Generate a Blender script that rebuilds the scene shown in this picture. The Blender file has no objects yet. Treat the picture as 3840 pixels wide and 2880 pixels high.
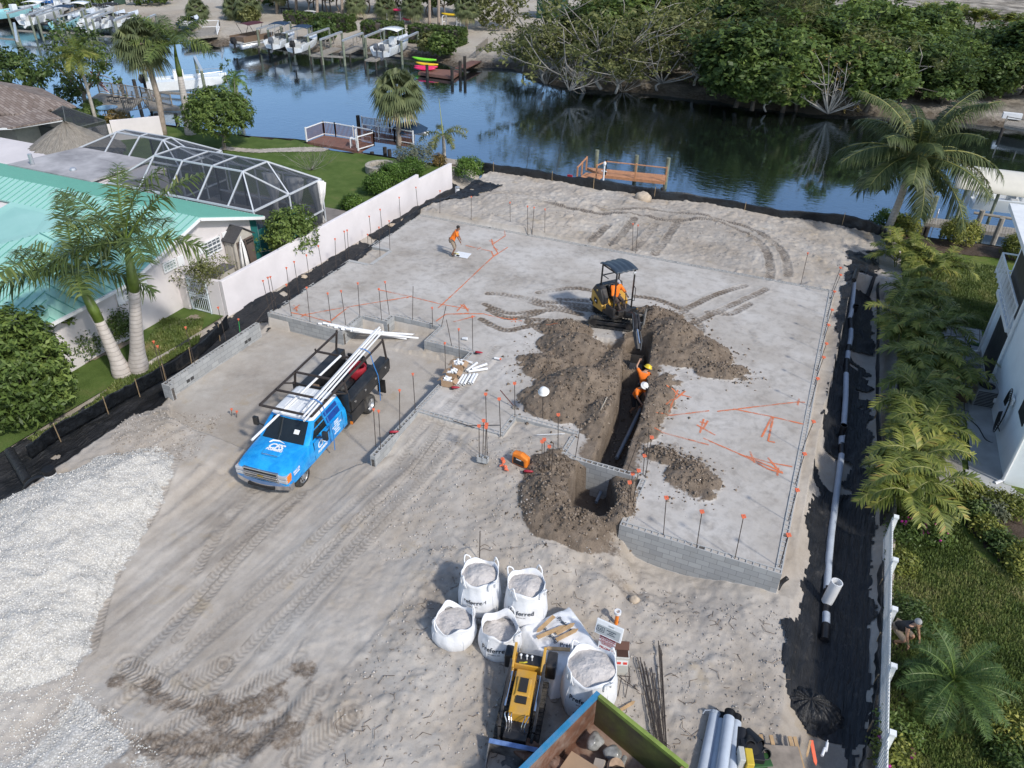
import bpy,bmesh,math,random
import numpy as np
from mathutils import Vector,Matrix,Euler
random.seed(7);RNG=np.random.default_rng(7);from math import sin,cos,atan2;PI=math.pi;U1=lambda:float(RNG.random());NA,NN,LS,CL=np.array,np.linalg.norm,np.linspace,np.clip
SC=bpy.context.scene;COL=SC.collection
R=math.radians
# ---------------- camera ----------------
CF,CYAW,CPIT,CROL=2832.9,-0.401116,0.58016,0.0227368
CPOS=NA([-1.31009,-17.32264,16.52681])
def _basis():
 cy,sy,cp,sp=cos(CYAW),sin(CYAW),cos(CPIT),sin(CPIT)
 f=NA([sy*cp,cy*cp,-sp]);r=NA([cy,-sy,0]);u=np.cross(r,f)
 c,s=cos(CROL),sin(CROL)
 return c*r+s*u,-s*r+c*u,f
CR,CU,CFW=_basis()
cam_d=bpy.data.cameras.new('camera');cam=bpy.data.objects.new('camera',cam_d);COL.objects.link(cam)
cam_d.sensor_width=36;cam_d.lens=CF/3840*36;cam_d.clip_start=.1;cam_d.clip_end=2000
cam.matrix_world=Matrix(((CR[0],CU[0],-CFW[0],CPOS[0]),(CR[1],CU[1],-CFW[1],CPOS[1]),(CR[2],CU[2],-CFW[2],CPOS[2]),(0,0,0,1)))
SC.camera=cam
# ---------------- light ----------------
SUN_EL,SUN_AZ=R(42),atan2(.905,-.425)
w=bpy.data.worlds.new('World');SC.world=w;w.use_nodes=True
nt=w.node_tree;bg=nt.nodes['Background'];sky=nt.nodes.new('ShaderNodeTexSky')
sky.sky_type='NISHITA';sky.sun_disc=False;sky.sun_elevation=SUN_EL;sky.sun_rotation=SUN_AZ
sky.air_density=1.0;sky.dust_density=1.0;sky.ozone_density=1.0
nt.links.new(sky.outputs[0],bg.inputs[0]);bg.inputs[1].default_value=0.15
sd=bpy.data.lights.new('sun','SUN');so=bpy.data.objects.new('sun',sd);COL.objects.link(so)
sd.energy=2.75;sd.angle=R(4);sd.color=(1,.945,.86)
tos=Vector((sin(SUN_AZ)*cos(SUN_EL),cos(SUN_AZ)*cos(SUN_EL),sin(SUN_EL)))
so.rotation_euler=tos.to_track_quat('Z','Y').to_euler()
SC.view_settings.view_transform='Standard';SC.view_settings.look='None';SC.view_settings.exposure=0.3;SC.view_settings.gamma=1
SC.cycles.max_bounces=6;SC.cycles.transparent_max_bounces=12
# ---------------- pixel -> place helpers (photo pixels at 2212x1659) ----------------
PS=3840/2212
def ray(u,v):return (u*PS-1920)/CF*CR - (v*PS-1440)/CF*CU + CFW
def at(u,v,z=0.):d=ray(u,v);return CPOS + d*((z-CPOS[2])/d[2])
def onx(u,v,x):d=ray(u,v);return CPOS + d*((x-CPOS[0])/d[0])
def ony(u,v,y):d=ray(u,v);return CPOS + d*((y-CPOS[1])/d[1])
def pix(P):
 d=np.asarray(P,float)-CPOS;z=d@CFW
 return ((1920+CF*(d@CR)/z)/PS,(1440-CF*(d@CU)/z)/PS)
def hgt(P,vtop,hmax=12.):  # height of a vertical thing based at P whose top shows at row vtop
 a,b=0.,hmax
 for _ in range(40):
  m=(a+b)/2
  if pix((P[0],P[1],P[2]+m))[1]>vtop:a=m
  else:b=m
 return a
def mpp(P):return ((np.asarray(P)-CPOS)@CFW)/CF*PS   # metres per photo pixel at P
def pts(l,z):return [at(a[0],a[1],z if len(a)<3 else a[2]) for a in l]
# ---------------- mesh helpers ----------------
def rotm(a):
 return NA(Euler(a).to_matrix())
class MB:
 def __init__(s):s.v=[];s.f=[];s.m=[];s.n=0
 def add(s,V,F,m=0):
  s.v.append(np.asarray(V,float).reshape(-1,3));s.f += [tuple(int(i)+s.n for i in f) for f in F];s.m += [m]*len(F);s.n += len(s.v[-1]);return s
 def box(s,c,d,rot=None,m=0,taper=1.):
  x,y,z=[q/2 for q in d];t=taper
  V=NA([(-x,-y,-z),(x,-y,-z),(x,y,-z),(-x,y,-z),(-x*t,-y*t,z),(x*t,-y*t,z),(x*t,y*t,z),(-x*t,y*t,z)])
  if rot is not None:V=V@rotm(rot).T
  return s.add(V+np.asarray(c,float),[(0,3,2,1),(4,5,6,7),(0,1,5,4),(1,2,6,5),(2,3,7,6),(3,0,4,7)],m)
 def box2(s,a,b,m=0):
  a,b=np.minimum(a,b),np.maximum(a,b);return s.box((a+b)/2,b-a,None,m)
 def beam(s,p,q,w_,h=None,m=0,up=(0,0,1)):
  h=h or w_;p=np.asarray(p,float);q=np.asarray(q,float);d=q-p;L=NN(d)
  if L<1e-6:return s
  d /= L;u=np.asarray(up,float)
  if abs(d@u)>.98:u=NA([0,1.,0])
  x=np.cross(d,u);x /= NN(x);z=np.cross(x,d)
  V=[o+x*a*w_/2+z*b*h/2 for o in (p,q) for a,b in ((-1,-1),(1,-1),(1,1),(-1,1))]
  return s.add(V,[(0,1,2,3),(7,6,5,4),(0,4,5,1),(1,5,6,2),(2,6,7,3),(3,7,4,0)],m)
 def tube(s,P,r,n=8,m=0,cap=True,closed=False):
  P=np.asarray(P,float);k=len(P);r=np.broadcast_to(np.asarray(r,float),(k,))
  T=np.gradient(P,axis=0);T /= NN(T,axis=1)[:,None]+1e-12
  u=NA([0,0,1.]) if abs(T[0][2])<.9 else NA([1.,0,0])
  V=[]
  for i in range(k):
   a=np.cross(T[i],u);a /= NN(a)+1e-12;b=np.cross(a,T[i]);u=b
   an=np.arange(n)*2*PI/n
   V.append(P[i]+r[i]*(np.cos(an)[:,None]*a+np.sin(an)[:,None]*b))
  F=[(i*n+j,i*n+(j+1) % n,(i+1)*n+(j+1) % n,(i+1)*n+j) for i in range(k-1) for j in range(n)]
  if cap:F += [tuple(range(n-1,-1,-1)),tuple((k-1)*n+j for j in range(n))]
  return s.add(np.concatenate(V),F,m)
 def cyl(s,p,q,r,r2=None,n=12,m=0,cap=True):return s.tube([p,q],[r,r if r2 is None else r2],n,m,cap)
 def pipe(s,p,q,ro,ri,n=16,m=0):
  p=np.asarray(p,float);q=np.asarray(q,float)
  return s.tube([p,q],ro,n,m,False).tube([p,q],ri,n,m,False).ring(p,q-p,ri,ro,n,m).ring(q,q-p,ri,ro,n,m)
 def ring(s,c,ax,ri,ro,n=16,m=0):
  d=np.asarray(ax,float);d=d/NN(d);u=NA([0,0,1.]) if abs(d[2])<.9 else NA([1.,0,0])
  a=np.cross(d,u);a /= NN(a);b=np.cross(a,d);an=np.arange(n)*2*PI/n
  D=np.cos(an)[:,None]*a+np.sin(an)[:,None]*b
  return s.add(np.concatenate([c+ri*D,c+ro*D]),[(j,(j+1) % n,n+(j+1) % n,n+j) for j in range(n)],m)
 def ell(s,c,r,n=12,k=8,m=0,rot=None,top=1.):
  V=[];r=np.broadcast_to(np.asarray(r,float),(3,))
  for i in range(k+1):
   t=PI*i/k
   for j in range(n):
    a=2*PI*j/n;V.append((r[0]*sin(t)*cos(a),r[1]*sin(t)*sin(a),r[2]*cos(t)))
  V=NA(V)
  if rot is not None:V=V@rotm(rot).T
  return s.add(V+np.asarray(c,float),[(i*n+j,(i+1)*n+j,(i+1)*n+(j+1) % n,i*n+(j+1) % n) for i in range(k) for j in range(n)],m)
 def poly(s,P,m=0):return s.add(P,[tuple(range(len(P)))],m)
 def prism(s,P,h,m=0):
  P=np.asarray(P,float);k=len(P);h=np.asarray(h,float)
  return s.add(np.concatenate([P,P+h]),[tuple(range(k-1,-1,-1)),tuple(range(k,2*k))]+[(i,(i+1) % k,k+(i+1) % k,k+i) for i in range(k)],m)
 def loft(s,rings,m=0,cap=True,closed=True):
  k=len(rings[0]);V=np.concatenate([np.asarray(r_,float) for r_ in rings]);e=k if closed else k-1
  F=[(i*k+j,i*k+(j+1) % k,(i+1)*k+(j+1) % k,(i+1)*k+j) for i in range(len(rings)-1) for j in range(e)]
  if cap:F += [tuple(range(k-1,-1,-1)),tuple((len(rings)-1)*k+j for j in range(k))]
  return s.add(V,F,m)
 def xf(s,M):
  M=NA(M);s.v=[V@M[:3,:3].T+M[:3,3] for V in s.v];return s
 def mesh(s,name):
  me=bpy.data.meshes.new(name);V=np.concatenate(s.v) if s.v else np.zeros((0,3))
  me.from_pydata(V.tolist(),[],s.f);me.polygons.foreach_set('material_index',s.m);me.update();return me
 def build(s,name,mat,parent=None,smooth=False,bevel=0,loc=None,rot=None):
  return mkobj(name,s.mesh(name),mat,parent,smooth,bevel,loc,rot)
def mkobj(name,me,mat,parent=None,smooth=False,bevel=0,loc=None,rot=None):
 o=bpy.data.objects.new(name,me);COL.objects.link(o)
 for mm in (mat if isinstance(mat,(list,tuple)) else [mat]):
  if mm is not None:me.materials.append(mm)
 if parent is not None:o.parent=parent
 if smooth is True:me.polygons.foreach_set('use_smooth',[True]*len(me.polygons))
 elif smooth:me.polygons.foreach_set('use_smooth',[True]*len(me.polygons));me.set_sharp_from_angle(angle=R(smooth))
 if bevel:
  b=o.modifiers.new('bevel','BEVEL');b.width=bevel;b.segments=2;b.limit_method='ANGLE';b.angle_limit=R(40)
 if loc is not None:o.location=loc
 if rot is not None:o.rotation_euler=rot
 return o
def npmesh(name,V,F,attrs=None):
 V=np.asarray(V,np.float32);F=np.asarray(F,np.int32);me=bpy.data.meshes.new(name);n,k=F.shape
 me.vertices.add(len(V));me.vertices.foreach_set('co',V.ravel());me.loops.add(n*k);me.loops.foreach_set('vertex_index',F.ravel())
 me.polygons.add(n);me.polygons.foreach_set('loop_start',np.arange(n,dtype=np.int32)*k)
 try:me.polygons.foreach_set('loop_total',np.full(n,k,np.int32))
 except Exception:pass
 for nm,(ty,dom,A) in (attrs or {}).items():
  at_=me.attributes.new(nm,ty,dom);at_.data.foreach_set({'FLOAT':'value','FLOAT_VECTOR':'vector','FLOAT_COLOR':'color'}[ty],np.asarray(A,np.float32).ravel())
 me.update(calc_edges=True);return me
def tag(o,label=None,cat=None,group=None,kind=None):
 if label:o['label']=label
 if cat:o['category']=cat
 if group:o['group']=group
 if kind:o['kind']=kind
 return o
def thing(name,label,cat,loc=(0,0,0),rz=0,group=None):
 o=bpy.data.objects.new(name,None);COL.objects.link(o);o.location=Vector(loc);o.rotation_euler=(0,0,rz);o.empty_display_size=.2
 return tag(o,label,cat,group,'thing')
def single(o,label,cat,group=None):return tag(o,label,cat,group,'thing')
def children(o):return [c for c in bpy.data.objects if c.parent==o]
def dup(o,loc,rz=None,label=None,scale=None,group=None):
 def cp(a,par):
  c=a.copy();COL.objects.link(c)
  if par is not None:c.parent=par
  for ch in list(a.children):cp(ch,c)
  return c
 c=cp(o,None);c.location=Vector(loc)
 if rz is not None:c.rotation_euler=(c.rotation_euler[0],c.rotation_euler[1],rz)
 if scale is not None:c.scale=(scale,)*3 if not hasattr(scale,'__len__') else scale
 if label:c['label']=label
 if group:c['group']=group
 return c
def text(s,size,name,mat,parent,loc,rot,align='CENTER',depth=.004,bold=0.,shear=0.):
 cu=bpy.data.curves.new(name,'FONT');cu.body=s;cu.size=size;cu.align_x=align;cu.align_y='CENTER';cu.extrude=depth;cu.offset=bold;cu.shear=shear;cu.resolution_u=3
 t=bpy.data.objects.new(name,cu);COL.objects.link(t);bpy.context.view_layer.update()
 me=bpy.data.meshes.new_from_object(t);bpy.data.objects.remove(t);bpy.data.curves.remove(cu)
 return mkobj(name,me,mat,parent,False,0,loc,rot)
# ---------------- noise ----------------
_G=RNG.random((256,256))
def vnoise(x,y,seed=0):
 x=x+seed*17.3;y=y-seed*9.7;xi=np.floor(x).astype(int);yi=np.floor(y).astype(int);fx=x-xi;fy=y-yi
 fx=fx*fx*(3-2*fx);fy=fy*fy*(3-2*fy);g=lambda a,b:_G[a & 255,b & 255]
 return (g(xi,yi)*(1-fx)+g(xi+1,yi)*fx)*(1-fy)+(g(xi,yi+1)*(1-fx)+g(xi+1,yi+1)*fx)*fy
def fbm(x,y,sc=1.,oc=4,seed=0,gain=.5):
 s,a,t=0.,1.,0.
 for i in range(oc):s=s+a*vnoise(x*sc*2**i,y*sc*2**i,seed+i*3);t += a;a *= gain
 return s/t-.5
def inpoly(x,y,P):
 P=np.asarray(P)[:,:2];c=np.zeros(x.shape,bool);j=len(P)-1
 for i in range(len(P)):
  a,b=P[i],P[j]
  with np.errstate(divide='ignore',invalid='ignore'):
   k=((a[1]>y) != (b[1]>y)) & (x<(b[0]-a[0])*(y-a[1])/(b[1]-a[1]+1e-12)+a[0])
  c ^= k;j=i
 return c
def pdist(x,y,P):
 P=np.asarray(P)[:,:2];D=np.full(x.shape,1e9);S=np.zeros(x.shape);O=np.zeros(x.shape);L=0
 for a,b in zip(P[:-1],P[1:]):
  e=b-a;l=np.hypot(*e)
  if l<1e-6:continue
  e=e/l;px,py=x-a[0],y-a[1];t=CL(px*e[0]+py*e[1],0,l);dx,dy=px-t*e[0],py-t*e[1]
  d=np.hypot(dx,dy);k=d<D;D=np.where(k,d,D);S=np.where(k,L+t,S);O=np.where(k,np.sign(e[0]*py-e[1]*px)*d,O);L += l
 return D,S,O
def sstep(a,b,x):t=CL((x-a)/(b-a),0,1);return t*t*(3-2*t)
def smooth_line(P,n=8):
 P=np.asarray(P,float);k=len(P)
 if k<3:return P
 Q=np.concatenate([[2*P[0]-P[1]],P,[2*P[-1]-P[-2]]]);o=[]
 for i in range(1,k):
  a,b,c,d=Q[i-1:i+3]
  for t in np.arange(n)/n:o.append(.5*(2*b+(c-a)*t+(2*a-5*b+4*c-d)*t*t+(3*b-a-3*c+d)*t**3))
 o.append(P[-1]);return NA(o)
# ---------------- materials ----------------
class NT:
 def __init__(s,name,spec=None):
  s.m=bpy.data.materials.new(name);s.m.use_nodes=True;s.t=s.m.node_tree;s.p=s.t.nodes['Principled BSDF'];s.out=s.t.nodes['Material Output']
 def n(s,ty,**k):
  a=s.t.nodes.new('ShaderNode'+ty)
  for q,v in k.items():
   if q.startswith('i_'):s.set(a.inputs[q[2:].replace('_',' ')],v)
   else:setattr(a,q,v)
  return a
 def set(s,sock,v):
  if isinstance(v,bpy.types.NodeSocket):s.t.links.new(v,sock)
  elif v is not None:
   if hasattr(v,'__len__') and len(v)==3 and sock.type=='RGBA':v=(*v,1)
   sock.default_value=v
 def math(s,op,a,b=0.,c=None):
  m=s.n('Math',operation=op);s.set(m.inputs[0],a);s.set(m.inputs[1],b)
  if c is not None:s.set(m.inputs[2],c)
  return m.outputs[0]
 def mix(s,f,a,b,mode='MIX'):
  m=s.n('Mix',data_type='RGBA',blend_type=mode);s.set(m.inputs[0],f);s.set(m.inputs[6],a);s.set(m.inputs[7],b);return m.outputs[2]
 def noise(s,sc,de=4,co=None,ro=.55,dist=0.):
  m=s.n('TexNoise');m.inputs['Scale'].default_value=sc;m.inputs['Detail'].default_value=de;m.inputs['Roughness'].default_value=ro;m.inputs['Distortion'].default_value=dist
  if co is not None:s.set(m.inputs['Vector'],co)
  return m.outputs[0]
 def ramp(s,f,st):
  r=s.n('ValToRGB');e=r.color_ramp.elements
  while len(e)<len(st):e.new(.5)
  for q,(p,c) in zip(e,st):q.position=p;q.color=(c,c,c,1) if not hasattr(c,'__len__') else (*c,1)
  s.set(r.inputs[0],f);return r.outputs[0]
 def rng(s,f,a,b,c=0.,d=1.):
  m=s.n('MapRange');s.set(m.inputs[0],f);
  for i,v in enumerate((a,b,c,d)):m.inputs[i+1].default_value=v
  return m.outputs[0]
 def attr(s,nm):return s.n('Attribute',attribute_name=nm)
 def bump(s,h,st=.3,di=.02,prev=None):
  b=s.n('Bump');b.inputs['Strength'].default_value=st;b.inputs['Distance'].default_value=di;s.set(b.inputs['Height'],h)
  if prev is not None:s.set(b.inputs['Normal'],prev)
  return b.outputs[0]
 def P(s,**k):
  for q,v in k.items():s.set(s.p.inputs[q.replace('_',' ')],v)
  return s
 def pos(s):return s.n('NewGeometry').outputs['Position']
 def obj(s):return s.n('TexCoord').outputs['Object']
_MC={}
def mat(name,c,rough=.6,metal=0.,var=.12,sc=3.,bump=0.,bsc=20.,dirt=None,dsc=1.2,damt=.5,spec=.5,bdi=.02):
 if name in _MC:return _MC[name]
 t=NT(name);co=t.obj();c=NA(c);nz=t.noise(sc,5,co)
 col=t.mix(t.rng(nz,.3,.7),tuple(CL(c*(1-var),0,1)),tuple(CL(c*(1+var),0,1)))
 if dirt is not None:col=t.mix(t.math('MULTIPLY',t.ramp(t.noise(dsc,7,co,.65),[(.42,0.),(.7,1.)]),damt),col,dirt)
 t.P(Base_Color=col,Roughness=t.rng(nz,.2,.8,max(rough-.08,0),min(rough+.08,1)),Metallic=metal,Specular_IOR_Level=spec)
 if bump:t.P(Normal=t.bump(t.noise(bsc,5,co),bump,bdi))
 _MC[name]=t.m;return t.m
def leafmat(name,stops,trans=.3,rough=.5):
 stops=[(p_,tuple(.92*v+.10*(.3*c_[0]+.6*c_[1]+.1*c_[2])*k_ for v,k_ in zip(c_,(1.12,1.,.75)))) for p_,c_ in stops];t=NT(name);a=t.attr('rnd');c=t.ramp(a.outputs['Fac'],stops);t.P(Base_Color=c,Roughness=rough,Specular_IOR_Level=.35)
 tr=t.n('BsdfTranslucent');t.set(tr.inputs[0],t.mix(.35,c,(.22,.26,.06),'MIX'));mx=t.n('MixShader');mx.inputs[0].default_value=trans
 t.t.links.new(t.p.outputs[0],mx.inputs[1]);t.t.links.new(tr.outputs[0],mx.inputs[2]);t.t.links.new(mx.outputs[0],t.out.inputs[0]);return t.m
# ================= TERRAIN =================
ZW=-2.0      # water level
PAD=NA([(0,0),(0,20.65),(-23.8,20.65),(-23.8,15.15),(-22.5,15.15),(-22.5,13.2),(-23.75,13.2),(-23.75,6.55),(-19.85,6.6),(-19.85,8.15),(-18.55,8.15),(-18.55,8.8),(-16,8.8),(-16,7.4),(-13.8,7.4),(-13.8,2.65),(-10.1,2.65),(-10.1,3.87),(-7.85,3.87),(-7.85,2.45),(-4.9,2.45),(-4.9,0)])
CTRL=[  # photo pixel, level of the bare ground there
 (700,760,-.72),(560,780,-.72),(450,840,-.72),(800,880,-.72),(650,1050,-.68),(500,1100,-.68),(400,950,-.25),(335,920,.1),(300,950,.05),(250,1000,-.1),(420,870,-.6),(480,900,-.68),
 (600,1250,-.68),(400,1350,-.72),(300,1500,-.75),(500,1600,-.8),(700,1640,-.75),(100,1600,-.75),(20,1500,-.55),(820,1000,-.5),(900,930,-.2),(940,880,-.08),(1000,1000,-.15),(900,1050,-.4),(1080,1000,-.1),(1200,960,-.06),(1150,1090,-.1),(1200,1190,-.25),(1000,1150,-.35),(850,1200,-.5),
 (1318,1165,-.28),(1300,1250,-.35),(1400,1320,-.75),(1550,1350,-.85),(1650,1420,-.9),(1500,1500,-.85),(1600,1620,-.85),(1400,1640,-.85),(1250,1620,-.85),(1150,1350,-.75),(1050,1320,-.72),(960,1300,-.55),(920,1240,-.35),(900,1350,-.35),(980,1440,-.45),(900,1500,-.35),(1000,1560,-.6),(850,1620,-.55),(750,1500,-.5),(800,1350,-.5),(1250,1400,-.8),
 (1000,410,-.35),(1060,400,-.3),(1000,460,.25),(1100,440,.35),(1160,450,.4),(1240,440,.25),(1330,460,.05),(1300,410,-.35),(1450,430,-.45),(1500,480,-.1),(1600,470,-.4),(1600,540,-.12),(1700,480,-.5),(1700,560,-.12),(1800,500,-.55),(1880,540,-.7),(1790,570,-.3),(1400,500,-.02),(1150,400,-.4),(1240,420,-.2),
 (1800,760,-.45),(1770,920,-.45),(1745,1060,-.5),(1720,1180,-.7),(1700,1260,-1.0),(1720,1340,-1.0),(1690,1500,-.95),(1815,640,-.35)]
_C=NA([(*at(u,v,z)[:2],z) for u,v,z in CTRL])
_FW=[ony(u,v,-.02) for u,v in ((1346,1168),(1356,1185),(1370,1202),(1390,1215),(1420,1226),(1450,1236),(1480,1244),(1510,1250),(1540,1254),(1560,1255),(1590,1260),(1620,1266),(1650,1274),(1680,1285))]   # foot of the front block wall
_FWA=NA(_FW)
_C=np.concatenate([_C,[(q[0],q[1]-.12,min(q[2],-.35)) for q in _FW],[(q[0],q[1]-.6,min(q[2],-.35)-.04) for q in _FW]])
FX0,FX1,FY0,FY1,FD=-29.,4.4,-14.5,34.,.055
_IC={}
def idw(x,y):
 sx=np.arange(FX0-1,FX1+1.5,.5);sy=np.arange(FY0-1,FY1+1.5,.5);gx,gy=np.meshgrid(sx,sy,indexing='ij')
 if 'z' not in _IC:d=(gx[...,None]-_C[:,0])**2+(gy[...,None]-_C[:,1])**2;wt=1/(d+.2)**1.9;_IC['z']=(wt*_C[:,2]).sum(-1)/wt.sum(-1)
 z=_IC['z']
 fx=CL((x-sx[0])/.5,0,len(sx)-2.001);fy=CL((y-sy[0])/.5,0,len(sy)-2.001);i=fx.astype(int);j=fy.astype(int);a=fx-i;b=fy-j
 a=a*a*(3-2*a);b=b*b*(3-2*b)
 return (z[i,j]*(1-a)+z[i+1,j]*a)*(1-b)+(z[i,j+1]*(1-a)+z[i+1,j+1]*a)*b
# dirt heaps on the pad: centre pixel, height, half-sizes along x,y, turn
HEAPS=[((1265,850),1.2,2.0,1.5,.3),((1210,868),.75,1.5,1.2,0),((1250,760),.95,1.9,1.2,-.2),((1180,790),.5,1.3,1.0,0),((1310,900),.75,1.1,1.5,.2),((1225,715),.55,1.2,.8,0),((1330,790),.7,1.1,1.5,0),
         ((1450,735),1.0,1.5,2.0,.4),((1515,765),.65,1.2,1.3,.5),((1560,802),.3,1.1,.6,.3),((1420,690),.55,1.2,1.0,0),((1412,880),.4,.8,2.4,-.05),
         ((1495,1030),.25,.75,1.1,.6),((1440,985),.16,.8,.5,0),((1190,1070),.45,.85,1.1,.3),((1225,1118),.3,1.0,.5,0),((1345,1085),.25,.4,1.0,.1),((1195,1010),.2,.6,.8,0)]
TRENCH=[(1381,742),(1372,790),(1366,850),(1352,900),(1330,948),(1314,993)]
TR_L=pts(TRENCH,0.)
PIT=[at(u,v,0)[:2] for u,v in [(1243,1003),(1300,1003),(1318,1015),(1335,1085),(1310,1103),(1236,1098),(1228,1060)]]
EXPIT=[at(u,v,0)[:2] for u,v in [(1290,728),(1395,740),(1390,775),(1330,772),(1285,752)]]
SW_R=smooth_line([(2.2,24.0),(2.15,20.5),(2.0,15),(1.85,9.5),(1.75,4),(1.75,0),(1.85,-3.2),(1.9,-4.6)])
SW_L=smooth_line([(-24.95,32),(-25.0,22),(-25.0,12),(-25.0,6.8),(-25.0,3),(-24.9,-1),(-24.8,-4),(-24.9,-8)])
GRAV=NA([at(u,v,-.55)[:2] for u,v in [(55,1088),(120,1060),(230,1012),(345,986),(380,1005),(366,1060),(320,1140),(250,1245),(207,1330),(188,1400),(150,1452),(60,1490),(-90,1510),(-250,1400),(-160,1180)]])
# tyre and crawler tracks: photo pixels, half width m, lug pitch m, level, kind (0 light, 1 brown, 2 dark)
def cd(l):return [(979.2+.25*x,403.2+.25*y) for x,y in l]
TRACKS=[(cd(l),.19,.21,0.,.8) for l in (
 [(300,920),(420,925),(560,955),(680,995),(800,1030),(1000,1045),(1200,1065)],[(270,1010),(360,1050),(500,1090),(700,1075),(900,1060),(1100,1100)],
 [(310,1060),(420,1120),(560,1130),(760,1080)],[(240,1140),(330,1190),(450,1235),(600,1215),(800,1180),(1050,1165),(1180,1170)],[(640,1170),(760,1240),(890,1295)],[(650,1150),(800,1150),(1000,1170)],
 [(740,910),(900,885),(1050,872),(1240,900)],[(920,970),(1050,975),(1220,990)],[(560,950),(650,960),(760,990),(900,1000),(1200,1030)],[(1575,945),(1750,970),(1920,1030),(2050,1110),(2130,1190),(2140,1250)],
 [(1580,1050),(1750,1070),(1880,1110),(1950,1160)],[(1920,1110),(2060,1030),(2212,950),(2380,890),(2520,850)],[(2050,1180),(2212,1110),(2400,1020),(2600,930),(2700,880)],[(2200,1080),(2400,1090),(2560,1010)])]
TRACKS += [(cd(l),.24,.16,-.1,1.) for l in (
 [(1230,210),(1330,230),(1500,215),(1700,205),(1900,220),(2212,250),(2450,290),(2640,370),(2760,480),(2860,600),(2900,760)],[(1500,265),(1700,280),(1900,300),(2200,280),(2440,350),(2600,440),(2700,560),(2740,700),(2730,810)],
 [(1560,310),(1470,410),(1370,520)],[(1330,370),(1250,440),(1190,500)],[(1750,340),(1660,450),(1560,560)],[(1930,320),(1850,460),(1740,590)],[(800,190),(1000,240),(1250,260),(1500,265)])]
DRV=[[(1075,770),(985,880),(915,985),(800,1100),(660,1230)],[(1000,905),(930,985),(830,1080),(640,1230),(470,1350),(330,1470)],[(935,915),(830,1030),(700,1140),(520,1290),(350,1430),(230,1520)],[(960,1000),(790,1150),(640,1290),(520,1400),(440,1490)],[(650,1060),(560,1150),(460,1260),(380,1370)],[(545,1050),(480,1130),(420,1230)],
       [(560,1120),(430,1270),(330,1380),(250,1450)],[(880,1090),(700,1260),(560,1400)],[(390,1000),(330,1110),(240,1250),(190,1400)]]
TRACKS += [(l,.17,.15,-.5,.36) for l in DRV]
TRACKS += [(l,.31,.12,-.75,.5) for l in ([(645,1440),(570,1480),(490,1520),(400,1560),(330,1610),(290,1660)],[(275,1440),(340,1475),(420,1520),(520,1570)],[(480,1440),(420,1470),(370,1490)],[(150,1530),(230,1570),(330,1600),(430,1650)],[(690,1510),(610,1560),(520,1620),(460,1659)],[(760,1560),(640,1640)],[(560,1600),(420,1640)])]
_dv=(at(1000,900,-.4)-at(300,1560,-.7))[:2];DV=_dv/NN(_dv)
DRVP=NA([at(u,v,-.6)[:2] for u,v in [(520,1040),(640,1060),(800,1010),(930,930),(1060,790),(1100,800),(1010,960),(930,1060),(830,1180),(720,1330),(640,1430),(690,1520),(600,1700),(60,1700),(140,1490),(205,1390),(250,1250),(370,1080),(440,1020)]])
STAINS_SHADE=[([(1000,1205),(930,1290),(870,1370),(760,1460)],.5,.6,.35),([(965,1245),(930,1310),(950,1400)],.45,.75,.3),([(740,1480),(840,1520),(900,1600)],.7,.4,.4),([(250,1460),(370,1500),(500,1520),(640,1450)],.75,.75,.75),([(330,1600),(480,1590),(640,1560),(740,1560)],.7,.7,.75),([(150,1540),(260,1590),(400,1650)],.6,.6,.7),([(500,1090),(440,1170)],.3,.5,.3),([(640,1080),(560,1180)],.25,.4,.3),([(1290,1190),(1330,1240),(1400,1290)],.35,.6,.6),([(1120,1080),(1190,1150),(1290,1150)],.6,.3,.7),([(1600,1480),(1680,1560)],.7,.45,.2),([(1560,1640),(1720,1620),(1850,1600)],.9,.6,.1),([(1130,1560),(1220,1460)],.9,.7,.1),([(1480,1030),(1440,990),(1400,1000)],.6,.5,.8),([(1620,740),(1635,760)],.25,.5,.3),([(1500,1140),(1530,1160)],.3,.6,.2),([(1500,520),(1390,545),(1260,560)],.8,.35,0),([(1250,640),(1000,600),(900,560)],1.0,.3,.1),([(760,880),(640,860),(520,800)],.8,.3,.1),([(470,760),(560,735)],.35,.45,.2)]  # soil stains; the dark bands left of the bags also paint in shading
def near_heap(x,y):
 z=np.full(x.shape,-9.);
 for (u,v),h,a,b,t in HEAPS:
  c=at(u,v,0);dx,dy=x-c[0],y-c[1];X=dx*cos(t)+dy*sin(t);Y=-dx*sin(t)+dy*cos(t)
  q=np.hypot(X/a,Y/b);z=np.maximum(z,h*(1.12-np.sqrt(q*q+.02))*np.where(q>1,1.5,1))
 return z
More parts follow.
